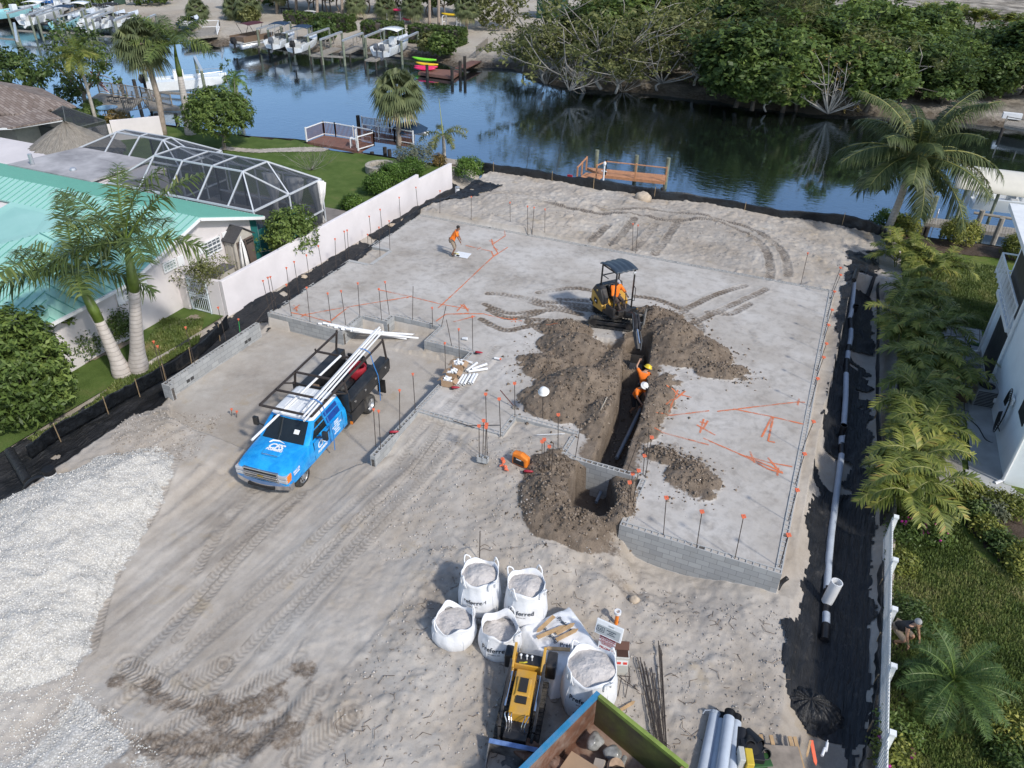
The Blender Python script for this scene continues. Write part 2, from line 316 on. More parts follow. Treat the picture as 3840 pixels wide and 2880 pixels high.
def terrain(x,y,full=True):
 g=idw(x,y);n1=fbm(x,y,.5,4,1);n2=fbm(x,y,2.2,4,2);n3=fbm(x,y,6,3,5)
 pad=inpoly(x,y,PAD);gar=inpoly(x,y,[(-23.5,6.6),(-13.8,7.4),(-13.8,.2),(-15,-1.5),(-22,-1.5),(-23.5,.2)])
 flat=(gar | inpoly(x,y,NA([at(u,v,-.7)[:2] for u,v in [(470,930),(900,900),(1000,980),(900,1080),(760,1240),(640,1420),(690,1500),(600,1700),(60,1700),(150,1500),(230,1250),(380,1000)]])))
 rough=np.where(flat,.25,1.)
 z=g + n1*.16*rough + n2*.10*rough + n3*.045*rough
 # near heaps of bank-run sand behind the house and by the left swale
 z=z + np.where(~pad & (y>20.7),np.abs(n2)*.25+np.abs(n1)*.2,0)
 hv=inpoly(x,y,NA([at(u,v,-.6)[:2] for u,v in [(930,1200),(1330,1190),(1480,1260),(1740,1300),(1700,1480),(1600,1659),(700,1659),(720,1480),(860,1320)]]))
 z=z + np.where(hv,np.abs(n3)*.08+np.abs(n2)*.16,0)
 z=np.where(gar,np.minimum(z,-.7+n1*.05),z)
 z=np.where(pad,-.03+n1*.03+n3*.012,z)
 # gravel heap
 D,S,O=pdist(x,y,np.concatenate([GRAV,GRAV[:1]]));D=np.where(inpoly(x,y,GRAV),D,-D)+n2*.35;gr=np.where(D>0,1.1*(1-np.exp(-CL(D,0,9)/1.5))+n1*.35,-9)
 gv=sstep(-.12,.12,D+n3*.3);z=np.where(D>0,z+CL(gr,0,2)+n3*.03,z)
 gv=np.maximum(gv,sstep(.3,.62,n1*1.2+.5+.6*n2)*inpoly(x,y,NA([at(u,v,-.7)[:2] for u,v in [(-40,1440),(150,1480),(330,1640),(420,1670),(-60,1720),(-120,1450)]]))*.75)
 # dirt
 hp=near_heap(x,y);hp=hp+n2*.3+n3*.12+n1*.3
 dirt=sstep(-.02,.10,hp-np.maximum(z,-.35));z=np.where(hp>z,z+(hp-z)*sstep(0,.08,hp-z),z)
 # trench, pit
 D,S,O=pdist(x,y,TR_L);wd=.47+.1*fbm(x,S*0,1.3,2,4)+n2*.12
 k=sstep(wd+.12,wd-.05,D);dirt=np.maximum(dirt,sstep(wd+1.0,wd+.1,D+n2*.8)*.9);z=z*(1-k)+k*(-1.45+n2*.1)
 for P,dp in ((PIT,-1.4),(EXPIT,-.65)):
  k=inpoly(x+n2*.25,y+n1*.25,P).astype(float);z=np.where(k>0,dp+n2*.12,z);dirt=np.maximum(dirt,k)
 k=np.exp(-(y/1.1)**2)*(y<.05)*sstep(-5.7,-4.7,x)*sstep(1.0,.2,x);dirt=dirt*(1-.75*k);z=z*(1-k)+k*(np.interp(x,_FWA[:,0],_FWA[:,2])+n2*.12+n3*.05)
 damp=np.where(z<-.9,1.,0)*dirt
 # swales
 for L,h,dep,k in ((SW_R,1.0,-1.5,.42),(SW_L,.82,-1.15,.25)):
  D,S,O=pdist(x,y,L);h=h+(.5*sstep(1.5,-1.5,y) if k<.3 else 0);q=D/h;prof=dep+CL(q,0,1.35)**1.8*k
  z=np.where((D<h*1.35) & (S>.05),np.minimum(z,prof+n2*.05),z)
 if not full:return z
 # tracks
 trk=np.zeros(x.shape+(3,));dark=np.zeros(x.shape)
 for l,hw,pit,zl,st in TRACKS:
  L=smooth_line(pts(l,zl));bb=(x>L[:,0].min()-1) & (x<L[:,0].max()+1) & (y>L[:,1].min()-1) & (y<L[:,1].max()+1)
  i=np.where(bb);D,S,O=pdist(x[i],y[i],L);D=D+fbm(x[i],y[i],2.5,3,4)*hw*.5;f=sstep(hw*1.1,hw*.8,D)*st*CL(.75+1.6*fbm(x[i],y[i],.9,3,8),.15,1);
  lug=np.abs(((S+np.abs(O)*.55)/pit) % 1-.5)*2
  z[i] += f*(-.03+.028*lug)+sstep(hw*1.6,hw*1.15,D)*sstep(hw*.8,hw*1.15,D)*.03*st
  b=f>trk[...,2][i];t=trk[i];t[b]=np.stack([S[b]/pit,np.abs(O[b])/pit*.55,f[b]],-1);trk[i]=t
  dark[i]=np.maximum(dark[i],f*(.9 if zl==-.1 else .12 if zl==0 else .1 if zl==-.75 else .1));
  if zl==0 or zl==-.75:dirt[i]=np.maximum(dirt[i],f*.5+sstep(hw*1.7,hw,D)*.22*st)
 dark=np.maximum(dark,damp)
 al=x*DV[0]+y*DV[1];ac=x*DV[1]-y*DV[0];drv=inpoly(x+n1*1.5,y+n2,DRVP);sk_=fbm(al*.22,ac*2.6,1,4,31);z=z+np.where(drv,sk_*.12,0)+np.where(gar,fbm(al*.3,ac*1.5,1,3,33)*.02,0);dark=np.maximum(dark,np.where(drv,sstep(.06,.26,sk_)*.4,0))
 for l,hw,s_,b_ in STAINS_SHADE:
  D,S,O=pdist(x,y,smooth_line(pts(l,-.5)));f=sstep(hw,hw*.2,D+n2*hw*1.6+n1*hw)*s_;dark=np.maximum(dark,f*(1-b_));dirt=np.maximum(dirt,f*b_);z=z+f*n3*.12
 wr=inpoly(x,y,NA([at(u,v,-.1)[:2] for u,v in [(1290,530),(1400,545),(1500,560),(1620,590),(1640,500),(1500,450),(1350,470)]]));dark=np.maximum(dark,wr*.3*CL(1.2+2*n1,0,1))
 return z,np.stack([CL(dirt,0,1),CL(gv,0,1),CL(dark,0,1),np.where(pad,1.,0)],-1),trk
def gz(x,y):return float(terrain(NA([float(x)]),NA([float(y)]),False)[0])
def ground_at(u,v,z0=-.5):
 p=at(u,v,z0)
 for _ in range(8):p=at(u,v,gz(p[0],p[1]))
 return p
# --- lot sheet
xs=np.arange(FX0,FX1,FD);ys=np.arange(FY0,FY1,FD);gx,gy=np.meshgrid(xs,ys,indexing='ij')
gzz,MASK,TRK=terrain(gx,gy)
SIDE_L=-.75;SIDE_R=-.95
FENCE=NA([at(u,v,-.62)[:2] for u,v in [(975,372),(1040,378),(1106,386),(1181,398),(1226,406),(1281,417),(1354,427),(1429,439),(1532,449),(1659,471),(1784,487),(1854,499),(1912,515),(1940,520)]])
def blend_sides(z,x,y):
 bank=np.interp(x,FENCE[:,0],FENCE[:,1])   # where the lot falls to the canal
 z=z*(1-sstep(bank+.4,bank+2.2,y))+(ZW-.6)*sstep(bank+.4,bank+2.2,y)
 z=np.where(x<-26.15,SIDE_L-.12,z);z=np.where(x>3.25,SIDE_R-.12,z);return z
gzz=blend_sides(gzz,gx,gy)
idx=np.arange(gx.size).reshape(gx.shape);F=np.stack([idx[:-1,:-1],idx[1:,:-1],idx[1:,1:],idx[:-1,1:]],-1).reshape(-1,4)
t=NT('lot_sand');po=t.pos();mk=t.attr('mask').outputs['Color'];sp=t.n('SeparateColor');t.set(sp.inputs[0],mk);tk=t.n('SeparateXYZ');t.set(tk.inputs[0],t.attr('trk').outputs['Vector'])
nb=t.noise(.35,6,po,.6);nm=t.noise(2.5,6,po,.65);nf=t.noise(26,4,po,.7);nl=t.noise(9,5,po,.7)
sand=t.ramp(nb,[(.3,(.34,.295,.245)),(.5,(.425,.385,.34)),(.68,(.48,.45,.41))])
sand=t.mix(t.rng(nm,.35,.75,0,.45),sand,(.27,.235,.195));sand=t.mix(t.rng(nf,.55,.75,0,.35),sand,(.17,.15,.125));sand=t.mix(t.rng(nl,.6,.78,0,.4),sand,(.52,.50,.47))
np_=t.noise(.9,7,po,.7,.6);padc=t.mix(t.rng(nm,.48,.72,0,.5),t.ramp(nb,[(.3,(.36,.325,.285)),(.48,(.45,.42,.385)),(.62,(.51,.485,.455))]),(.22,.20,.18));padc=t.mix(t.rng(np_,.54,.72,0,.5),padc,(.20,.18,.16));padc=t.mix(t.rng(np_,.3,.42,.45,0),padc,(.50,.49,.47))
sand=t.mix(t.attr('mask').outputs['Alpha'],sand,padc)
yel=t.ramp(t.noise(.9,5,po,.6),[(.6,0.),(.72,1.)]);sand=t.mix(t.math('MULTIPLY',yel,t.rng(t.attr('mask').outputs['Alpha'],0,1,.4,.05)),sand,(.36,.27,.15))
ed=t.math('ADD',sp.outputs[0],t.math('MULTIPLY',t.math('SUBTRACT',nl,.5),.9));dk=t.rng(ed,.3,.62)
dirt=t.mix(t.rng(nm,.3,.7),(.135,.105,.079),(.25,.20,.155));dirt=t.mix(t.rng(nf,.55,.75,0,.45),dirt,(.085,.067,.052))
col=t.mix(dk,sand,dirt)
lug=t.math('ABSOLUTE',t.math('SUBTRACT',t.math('FRACT',t.math('ADD',tk.outputs[0],tk.outputs[1])),.5));lg=t.rng(lug,.12,.38)
tf=t.math('MULTIPLY',tk.outputs[2],t.rng(nm,.25,.5,.4,1))
col=t.mix(t.math('MULTIPLY',tf,t.math('MULTIPLY',t.math('SUBTRACT',1,lg),.8)),col,(.12,.095,.072))
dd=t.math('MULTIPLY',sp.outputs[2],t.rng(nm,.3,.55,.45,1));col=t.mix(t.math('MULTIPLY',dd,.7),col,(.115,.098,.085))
vo=t.n('TexVoronoi');vo.inputs['Scale'].default_value=17;t.set(vo.inputs['Vector'],po);gvc=t.mix(t.rng(vo.outputs['Distance'],.1,.6),(.78,.765,.72),(.42,.40,.365));vo2=t.n('TexVoronoi');vo2.inputs['Scale'].default_value=40;t.set(vo2.inputs['Vector'],po);gvc=t.mix(t.rng(vo2.outputs['Distance'],.2,.7,.0,.55),gvc,(.36,.35,.33));gvc=t.mix(t.rng(nm,.4,.7,0,.35),gvc,(.62,.605,.57))
ge=t.rng(t.math('ADD',sp.outputs[1],t.math('MULTIPLY',t.math('SUBTRACT',nl,.5),1.3)),.3,.6);col=t.mix(ge,col,gvc)
h=t.math('ADD',t.math('MULTIPLY',nf,.5),t.math('ADD',nl,t.math('MULTIPLY',vo.outputs['Distance'],t.math('MULTIPLY',ge,-1.2))))
bs=t.math('ADD',t.math('ADD',.25,t.math('MULTIPLY',dk,.5)),t.math('MULTIPLY',t.attr('mask').outputs['Alpha'],-.12))
b=t.n('Bump');t.set(b.inputs['Height'],h);t.set(b.inputs['Strength'],bs);b.inputs['Distance'].default_value=.08
b2=t.bump(t.math('MULTIPLY',lg,tk.outputs[2]),.7,.03,b.outputs[0])
t.P(Base_Color=col,Roughness=.93,Specular_IOR_Level=.15,Normal=b2)
M_SAND=t.m
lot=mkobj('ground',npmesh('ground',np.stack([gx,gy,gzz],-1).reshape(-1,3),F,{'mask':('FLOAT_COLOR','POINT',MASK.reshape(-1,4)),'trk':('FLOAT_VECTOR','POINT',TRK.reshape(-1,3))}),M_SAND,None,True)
tag(lot,kind='structure')
# --- water
t=NT('canal_water');po=t.pos();mp=t.n('Mapping');mp.inputs['Scale'].default_value=(1,1.8,1);mp.inputs['Rotation'].default_value=(0,0,.3);t.set(mp.inputs[0],po)
n1=t.noise(1.6,3,mp.outputs[0],.5,.4);n2=t.noise(.12,3,po);a=t.math('MULTIPLY',n1,t.rng(n2,.35,.65,.15,1.))
gl=t.n('BsdfGlossy');gl.inputs['Roughness'].default_value=.035;bn=t.bump(a,.15,.12);t.set(gl.inputs['Normal'],bn);t.set(gl.inputs[0],(.52,.66,.82))
t.P(Base_Color=(.012,.016,.013),Roughness=.08,IOR=1.33,Normal=bn)
lw=t.n('LayerWeight');lw.inputs[0].default_value=.42;t.set(lw.inputs['Normal'],bn)
mx=t.n('MixShader');t.set(mx.inputs[0],t.rng(lw.outputs['Facing'],0,1,.30,.62));t.t.links.new(t.p.outputs[0],mx.inputs[1]);t.t.links.new(gl.outputs[0],mx.inputs[2]);t.t.links.new(mx.outputs[0],t.out.inputs[0])
wm=MB().poly([(-400,-30,ZW),(200,-30,ZW),(200,400,ZW),(-400,400,ZW)]);tag(wm.build('canal_water',t.m),kind='structure')
# ================= YARDS AND FAR BANK =================
def sheet(name,P,d,zf,m,kind='structure',soft=0.):
 P=np.asarray(P,float)[:,:2];x0,y0=P.min(0)-d;x1,y1=P.max(0)+d
 a,b=np.meshgrid(np.arange(x0,x1,d),np.arange(y0,y1,d),indexing='ij');z=zf(a,b);k=inpoly(a,b,P)
 id_=np.arange(a.size).reshape(a.shape);F=np.stack([id_[:-1,:-1],id_[1:,:-1],id_[1:,1:],id_[:-1,1:]],-1)
 ok=(k[:-1,:-1] & k[1:,:-1] & k[1:,1:] & k[:-1,1:]);F=F[ok];V=np.stack([a,b,z],-1).reshape(-1,3)
 u,inv=np.unique(F.ravel(),return_inverse=True)
 return tag(mkobj(name,npmesh(name,V[u],inv.reshape(-1,4)),m,None,True),kind=kind)
def groundmat(name,stops,sc=.5,fine=(.3,(.1,.09,.07)),bst=.4,fsc=30.,white=None):
 t=NT(name);po=t.pos();nb=t.noise(sc,6,po,.65);nf=t.noise(fsc,4,po,.7);c=t.ramp(nb,stops);c=t.mix(t.rng(nf,.5,.75,0,fine[0]),c,fine[1])
 if white:c=t.mix(t.rng(t.noise(fsc*.6,3,po,.6),.56,.7,0,white[0]),c,white[1])
 t.P(Base_Color=c,Roughness=.95,Specular_IOR_Level=.1,Normal=t.bump(nf,bst,.05));return t.m
M_LAWN_L=groundmat('lawn_left',[(.3,(.065,.105,.025)),(.55,(.10,.15,.04)),(.75,(.16,.17,.065))],.8,(.5,(.03,.05,.012)),.6,24)
M_LAWN_R=groundmat('lawn_right',[(.3,(.06,.10,.02)),(.5,(.11,.16,.035)),(.7,(.19,.19,.07))],.9,(.5,(.025,.04,.01)),.6,22)
M_FARSAND=groundmat('far_sand',[(.3,(.42,.35,.27)),(.6,(.5,.44,.35)),(.8,(.36,.29,.22))],.25,(.2,(.25,.2,.15)),.3,8)
M_MULCH=groundmat('mulch',[(.3,(.06,.045,.035)),(.7,(.13,.10,.08))],2,(.6,(.03,.02,.015)),.8,20,(.3,(.24,.2,.17)))
M_BANK=groundmat('bank_soil',[(.3,(.09,.075,.06)),(.6,(.17,.15,.125)),(.8,(.24,.22,.19))],.6,(.6,(.04,.033,.025)),.9,6,(.4,(.3,.28,.25)))
SHORE_L=[(-60,150),(60,190),(130,215),(200,245),(262,255),(345,268),(430,278),(480,287),(560,296),(660,303),(715,325),(800,332),(850,340),(905,350),(985,356)]
def yl(x,y):return SIDE_L+fbm(x,y,.3,3,4)*.12
def yr(x,y):return SIDE_R+fbm(x,y,.3,3,6)*.12
LL=[at(u,v,SIDE_L)[:2] for u,v in SHORE_L]
left_poly=LL+[(-26.1,29.9),(-26.1,-16),(-75,-16),(-110,30)]
sheet('lawn',left_poly,.4,yl,M_LAWN_L)
SHORE_R=[(1890,505),(1950,500),(2010,513),(2100,523),(2230,545)]
RR=[at(u,v,SIDE_R)[:2] for u,v in SHORE_R]
right_poly=[(3.2,-16),(3.2,RR[0][1])]+RR+[(40,RR[-1][1]+3),(40,-16)]
sheet('lawn.001',right_poly,.3,yr,M_LAWN_R)
def bankwall(name,L,zt,m,off=.5):
 mb=MB();L=smooth_line(L,4);rows=[]
 for k,(dz,o) in enumerate(((0,0),(-.25,.12),(-.7,.3),(ZW-zt-.5,off))):
  nrm=np.gradient(L[:,:2],axis=0);nrm /= NN(nrm,axis=1)[:,None];nn=np.stack([-nrm[:,1],nrm[:,0]],-1);q=np.concatenate([L[:,:2]+nn*o*1.2+RNG.normal(0,.04,nn.shape),np.full((len(L),1),zt+dz)],1);rows.append(q)
 mb.loft(rows,0,False,False);return tag(mb.build(name,m),kind='structure')
bankwall('seawall',[(*p,SIDE_L) for p in LL],SIDE_L+.02,M_BANK);bankwall('seawall.001',[(*p,SIDE_R) for p in RR],SIDE_R+.02,M_BANK)
# far bank
SHORE_F=[(-200,62),(-60,54),(60,50),(200,46),(300,56),(370,78),(430,97),(470,104),(520,96),(600,108),(700,116),(800,122),(880,126),(940,138),(1010,160),(1040,150),(1095,152),(1130,176),(1200,192),(1280,200),(1380,206),(1500,218),(1600,236),(1700,246),(1800,254),(1900,258),(2000,262),(2100,272),(2250,292),(2400,310)]
FF=[at(u,v,ZW)[:2] for u,v in SHORE_F]
far_poly=FF+[(90,FF[-1][1]-6),(140,330),(-330,330),(-330,60)]
FA=NA(FF)
def zf(x,y):
 D,S,O=pdist(x,y,FA);h=sstep(0,3.2,D+fbm(x,y,.5,3,2)*1.5)*1.0+sstep(2,9,D)*.25;return ZW-.25+h*1.05+fbm(x,y,.7,4,3)*.3*sstep(0,2,D)
M_FAR=NT('far_ground');t=M_FAR;po=t.pos();z=t.n('SeparateXYZ');t.set(z.inputs[0],po)
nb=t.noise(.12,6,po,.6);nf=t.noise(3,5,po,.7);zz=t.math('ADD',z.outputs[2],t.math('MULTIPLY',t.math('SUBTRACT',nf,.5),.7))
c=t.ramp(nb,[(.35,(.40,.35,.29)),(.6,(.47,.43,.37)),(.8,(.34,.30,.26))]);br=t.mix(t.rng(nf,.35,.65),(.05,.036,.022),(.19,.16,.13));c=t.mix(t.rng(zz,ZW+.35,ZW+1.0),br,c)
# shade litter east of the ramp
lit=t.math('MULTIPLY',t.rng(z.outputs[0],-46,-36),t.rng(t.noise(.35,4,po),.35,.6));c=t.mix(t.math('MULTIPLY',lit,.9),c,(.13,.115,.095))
t.P(Base_Color=c,Roughness=.95,Specular_IOR_Level=.1,Normal=t.bump(nf,.6,.25))
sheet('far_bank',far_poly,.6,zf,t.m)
def far_at(u,v):
 p=at(u,v,-1.0)
 for _ in range(8):p=at(u,v,float(zf(NA([p[0]]),NA([p[1]]))[0]))
 return p
# ================= BLOCK FOUNDATION =================
t=NT('concrete_block');g=t.n('NewGeometry');ps=t.n('SeparateXYZ');t.set(ps.inputs[0],g.outputs['Position']);ns=t.n('SeparateXYZ');t.set(ns.inputs[0],g.outputs['Normal'])
al=t.mix(t.math('GREATER_THAN',t.math('ABSOLUTE',ns.outputs[0]),.5),ps.outputs[0],ps.outputs[1])
cv=t.n('CombineXYZ');t.set(cv.inputs[0],t.math('ADD',al,40.6));t.set(cv.inputs[1],t.math('ADD',ps.outputs[2],10.15))
bt=t.n('TexBrick');bt.offset=.5;bt.squash=1;t.set(bt.inputs['Vector'],cv.outputs[0]);bt.inputs['Scale'].default_value=1;bt.inputs['Brick Width'].default_value=.406;bt.inputs['Row Height'].default_value=.203;bt.inputs['Mortar Size'].default_value=.007;bt.inputs['Mortar Smooth'].default_value=.2
t.set(bt.inputs['Color1'],(.40,.41,.41));t.set(bt.inputs['Color2'],(.30,.31,.315));t.set(bt.inputs['Mortar'],(.19,.195,.2))
nz=t.noise(3,6,g.outputs['Position'],.65);nf=t.noise(60,3,g.outputs['Position']);top=t.math('GREATER_THAN',ns.outputs[2],.7)
c=t.mix(top,bt.outputs['Color'],(.42,.42,.41));c=t.mix(t.rng(nz,.5,.75,0,.3),c,(.26,.24,.21));c=t.mix(t.rng(nf,.5,.8,0,.2),c,(.2,.2,.2))
t.P(Base_Color=c,Roughness=.9,Specular_IOR_Level=.2,Normal=t.bump(t.math('ADD',bt.outputs['Fac'],t.math('MULTIPLY',nf,-.3)),-.35,.015));M_BLOCK=t.m
M_DARKGROUT=mat('cell_grout',(.10,.09,.08),.95,var=.5,sc=15)
TH=.2
def blockwall(name,a,b,zt,zb,parent,inward,cells=True,th=TH):
 a=NA([*a,0.]);b=NA([*b,0.]);e=b-a;L=NN(e);e /= L;n=NA([*inward,0.])
 mb=MB();sh=.038
 def bar(s0,s1,o0,o1,z0,z1,m=0):
  c=a+e*(s0+s1)/2+n*(o0+o1)/2;d=np.abs(e*(s1-s0))+np.abs(n*(o1-o0));mb.box((c[0],c[1],(z0+z1)/2),(max(d[0],.001),max(d[1],.001),z1-z0),None,m)
 if not cells:bar(0,L,0,th,zb,zt)
 else:
  bar(0,L,0,sh,zb,zt);bar(0,L,th-sh,th,zb,zt);bar(sh*0+.001,L-.001,sh,th-sh,zb,zt-.16,1)
  k=max(1,round(L/.203));
  for i in range(k+1):
   s=min(max(L*i/k,.02),L-.02);bar(s-.018,s+.018,sh,th-sh,zt-.158,zt-.004)
  for i in range(k):
   r=random.random()
   if r<.5:s=L*(i+.5)/k;bar(s-.08,s+.08,sh+.001,th-sh-.001,zt-.158,zt-.15+random.random()*.13,1)
 return mb.build(name,[M_BLOCK,M_DARKGROUT],parent)
fd=thing('block_foundation','grey concrete block stem wall outlining the house pad','foundation')
SEG=[((-4.9,0),(0,0),(0,1),-1.5),((0,.2),(0,20.45),(-1,0),-1.3),((0,20.65),(-23.8,20.65),(0,-1),-.9),((-23.8,20.45),(-23.8,15.35),(1,0),-1.3),((-23.8,15.15),(-22.5,15.15),(0,1),-1.2),((-22.5,15.15),(-22.5,13.2),(1,0),-1.2),((-22.5,13.2),(-23.75,13.2),(0,-1),-1.2),((-23.75,13.0),(-23.75,6.75),(1,0),-1.2),
       ((-23.75,6.55),(-19.65,6.55),(0,1),-1.2),((-19.85,6.75),(-19.85,8.15),(1,0),-1.1),((-19.65,8.15),(-18.35,8.15),(0,1),-1.1),((-18.55,8.35),(-18.55,8.8),(1,0),-1.1),((-18.35,8.8),(-16,8.8),(0,1),-1.1),((-16,9.0),(-16,7.6),(1,0),-1.1),((-16,7.4),(-13.6,7.4),(0,1),-1.1),
       ((-13.8,7.4),(-13.8,.2),(1,0),-1.1),((-13.6,2.65),(-10.1,2.65),(0,1),-.6),((-10.1,2.85),(-10.1,3.87),(-1,0),-.6),((-10.3,3.87),(-7.65,3.87),(0,1),-.6),((-7.85,3.67),(-7.85,2.65),(1,0),-.6),((-7.85,2.45),(-5.1,2.45),(0,1),-1.45),((-4.9,2.45),(-4.9,.2),(1,0),-1.1)]
PLASTER=(8,10,11,12,13,14)
for i,(a,b,n,zb) in enumerate(SEG):
 blockwall('wall_segment',a,b,0,zb,fd,n,i not in (4,5,6))
blockwall('wall_segment',(-13.8,.2),(-13.8,-.35),0,-1.1,fd,(1,0))
gl_=thing('block_wall','low grey block wall along the garage side, by the black liner','wall')
blockwall('wall',(-23.62,5.6),(-23.62,.22),0,-1.1,gl_,(1,0));blockwall('end_pier',(-23.62,.2),(-23.2,.2),0,-1.1,gl_,(0,-1))
[MB().box((-23.415,y+k,-.45),(.012,.17,.14)).build('vent_opening',mat('vent_dark',(.05,.05,.05),.9),gl_) for y in (1.1,4.6) for k in (0,.22)]
# ================= LINERS, SILT FENCES, WALLS =================
t=NT('black_fabric');po=t.pos();n=t.noise(1.2,5,po,.6);c=t.mix(t.rng(n,.35,.7),(.008,.009,.011),(.020,.021,.024));c=t.mix(t.rng(t.noise(3.5,6,po,.7),.58,.75,0,.55),c,(.10,.09,.078))
mp=t.n('Mapping');mp.inputs['Scale'].default_value=(9,1.2,5);t.set(mp.inputs[0],po);fo=t.noise(1,4,mp.outputs[0],.6,.8)
t.P(Base_Color=c,Roughness=t.rng(n,.3,.7,.42,.65),Specular_IOR_Level=.5,Normal=t.bump(fo,.9,.09));M_FABRIC=t.m
t=NT('black_film');po=t.pos();fo=t.noise(4,5,po,.6,1.2);t.P(Base_Color=t.mix(t.rng(fo,.4,.7),(.008,.01,.013),(.025,.03,.036)),Roughness=.38,Specular_IOR_Level=.55,Normal=t.bump(fo,.7,.06));M_FILM=t.m
def liner(name,P,zs,label,cat,d=.075,ragged=.45,seed=3,keep=None):
 P=NA([at(u,v,zs)[:2] for u,v in P]) if zs is not None else NA(P);x0,y0=P.min(0)-d;x1,y1=P.max(0)+d
 a,b=np.meshgrid(np.arange(x0,x1,d),np.arange(y0,y1,d),indexing='ij');z=blend_l(a,b)
 D,S,O=pdist(a,b,np.concatenate([P,P[:1]]));D=np.where(inpoly(a,b,P),D,-D)+fbm(a,b,1.6,4,seed)*ragged*2
 wr=np.abs(fbm(a*2.6+fbm(a,b,.8,3,9)*3,b*.55,1,3,seed+1));z=z+.035+wr*.34-.05*sstep(.3,0,D)
 hole=fbm(a,b,.55,3,seed+5)>.21
 k=(D>0) & ~hole
 id_=np.arange(a.size).reshape(a.shape);F=np.stack([id_[:-1,:-1],id_[1:,:-1],id_[1:,1:],id_[:-1,1:]],-1);F=F[k[:-1,:-1] & k[1:,:-1] & k[1:,1:] & k[:-1,1:]]
 u,inv=np.unique(F.ravel(),return_inverse=True);V=np.stack([a,b,z],-1).reshape(-1,3)
 return single(mkobj(name,npmesh(name,V[u],inv.reshape(-1,4)),M_FABRIC,None,True),label,cat)
def blend_l(a,b):
 z=terrain(a,b,False);return np.where(a<-26.0,np.maximum(z,SIDE_L-.02),np.where(a>3.0,np.maximum(z,SIDE_R-.02),z))
liner('swale_liner',[(-25.82,28.9),(-25.9,20),(-26.08,6.4),(-26.1,4),(-26.0,1),(-26.1,-2),(-26.3,-4.4),(-26.5,-5.7),(-24.9,-6.9),(-23.7,-6.0),(-23.3,-3.2),(-23.15,-.6),(-23.5,.4),(-23.5,6),(-23.6,20.7),(-23.3,22.8),(-22.3,25.5),(-21.6,28.3),(-23.5,28.7)],None,'black filter fabric lining the ditch along the white garden wall','ditch liner',ragged=.2)
liner('swale_liner',[(1828,553),(1892,550),(1895,700),(1888,860),(1895,1000),(1899,1130),(1895,1300),(1892,1450),(1882,1560),(1855,1640),(1800,1575),(1760,1560),(1720,1500),(1712,1470),(1694,1345),(1720,1338),(1735,1310),(1748,1200),(1752,1100),(1764,1000),(1778,900),(1793,800),(1806,700),(1816,620)],-.8,'black filter fabric lining the ditch with the grey drain pipe','ditch liner',seed=11,ragged=.4)
# bundled spare fabric at the end of the right ditch
def bundle(c,r,h,name,label,seed):
 a,b=np.meshgrid(LS(0,2*PI,72),LS(0,1,26),indexing='ij');q=1+.22*fbm(np.cos(a)*1.5,np.sin(a)*1.5,1,3,seed)
 X=c[0]+np.cos(a)*b*r[0]*q;Y=c[1]+np.sin(a)*b*r[1]*q;Z=c[2]+h*(1-b**2.2)+.10*np.sin(a*13+4*fbm(np.cos(a),b,2,3,seed))*b*(1-b)*2+fbm(X,Y,2,4,seed)*.22*(1-b**4)
 id_=np.arange(a.size).reshape(a.shape);F=np.stack([id_[:-1,:-1],id_[1:,:-1],id_[1:,1:],id_[:-1,1:]],-1).reshape(-1,4)
 return single(mkobj(name,npmesh(name,np.stack([X,Y,Z],-1).reshape(-1,3),F),M_FABRIC,None,True),label,'fabric')
p=ground_at(1745,1530);bundle((p[0],p[1],p[2]-.05),(1.0,.62),.42,'fabric_bundle','gathered heap of black fabric at the near end of the right ditch',21)
M_STAKE=mat('stake_wood',(.34,.25,.15),.8,var=.25)
def siltfence(name,top,bot,zb,label,seed,lean=(0,0),stakes=None,m=None,h=None):
 B=smooth_line([at(u,v,z)  for (u,v),z in zip(bot,zb if hasattr(zb,'__len__') else [zb]*len(bot))],10);n_=len(B);tp=smooth_line([(*q,0) for q in top],10)
 H=NA([max(.15,hgt(b,np.interp(pix(b)[0],np.sort(tp[:,0]),tp[np.argsort(tp[:,0]),1])-0)) for b in B]) if h is None else np.full(n_,h)
 rows=[];s=np.arange(n_)
 for j in range(9):
  f=j/8;wob=fbm(s*.9,f*1.3+s*0,1,3,seed)*.28*(f*(1-f)*3+.25);nrm=np.gradient(B[:,:2],axis=0);nrm /= NN(nrm,axis=1)[:,None]+1e-9;nn=np.stack([-nrm[:,1],nrm[:,0]],-1)
  q=B.copy();q[:,:2] += nn*wob[:,None]+NA(lean)*f;q[:,2] += H*f+fbm(s*.35,s*0,1,3,seed+2)*.2*f-.12*(1-f);rows.append(q)
 root=thing(name,label,'silt fence',B[0]);mb=MB();mb.loft([r_-B[0] for r_ in rows],0,False,False);o=mb.build('fabric',m or M_FILM,root,True);sl=o.modifiers.new('thick','SOLIDIFY');sl.thickness=.012
 for k in range(4,n_-1,max(9,n_//6)):
  b=rows[0][k]-B[0];e=rows[8][k]-B[0];MB().beam(b-[0,0,.2],e+(e-b)*.12,.035).build('stake',M_STAKE,root)
 return root
siltfence('silt_fence',[(1040,351),(1106,360),(1181,372.5),(1226,381),(1278,385),(1340,397),(1429,412),(1532,426),(1659,450.5),(1729,457),(1836,467),(1889,486)],[(1040,378),(1106,386),(1181,398),(1226,406),(1281,417),(1354,427),(1429,439),(1532,449),(1659,471),(1784,487),(1854,499),(1900,510)],-.62,'black silt fence stretched along the canal edge of the lot',5)
siltfence('silt_fence',[(1889,486),(1915,520)],[(1897,512),(1912,528),(1920,560)],-.72,'short black silt fence turning in beside the leaning palm',6,h=.75)
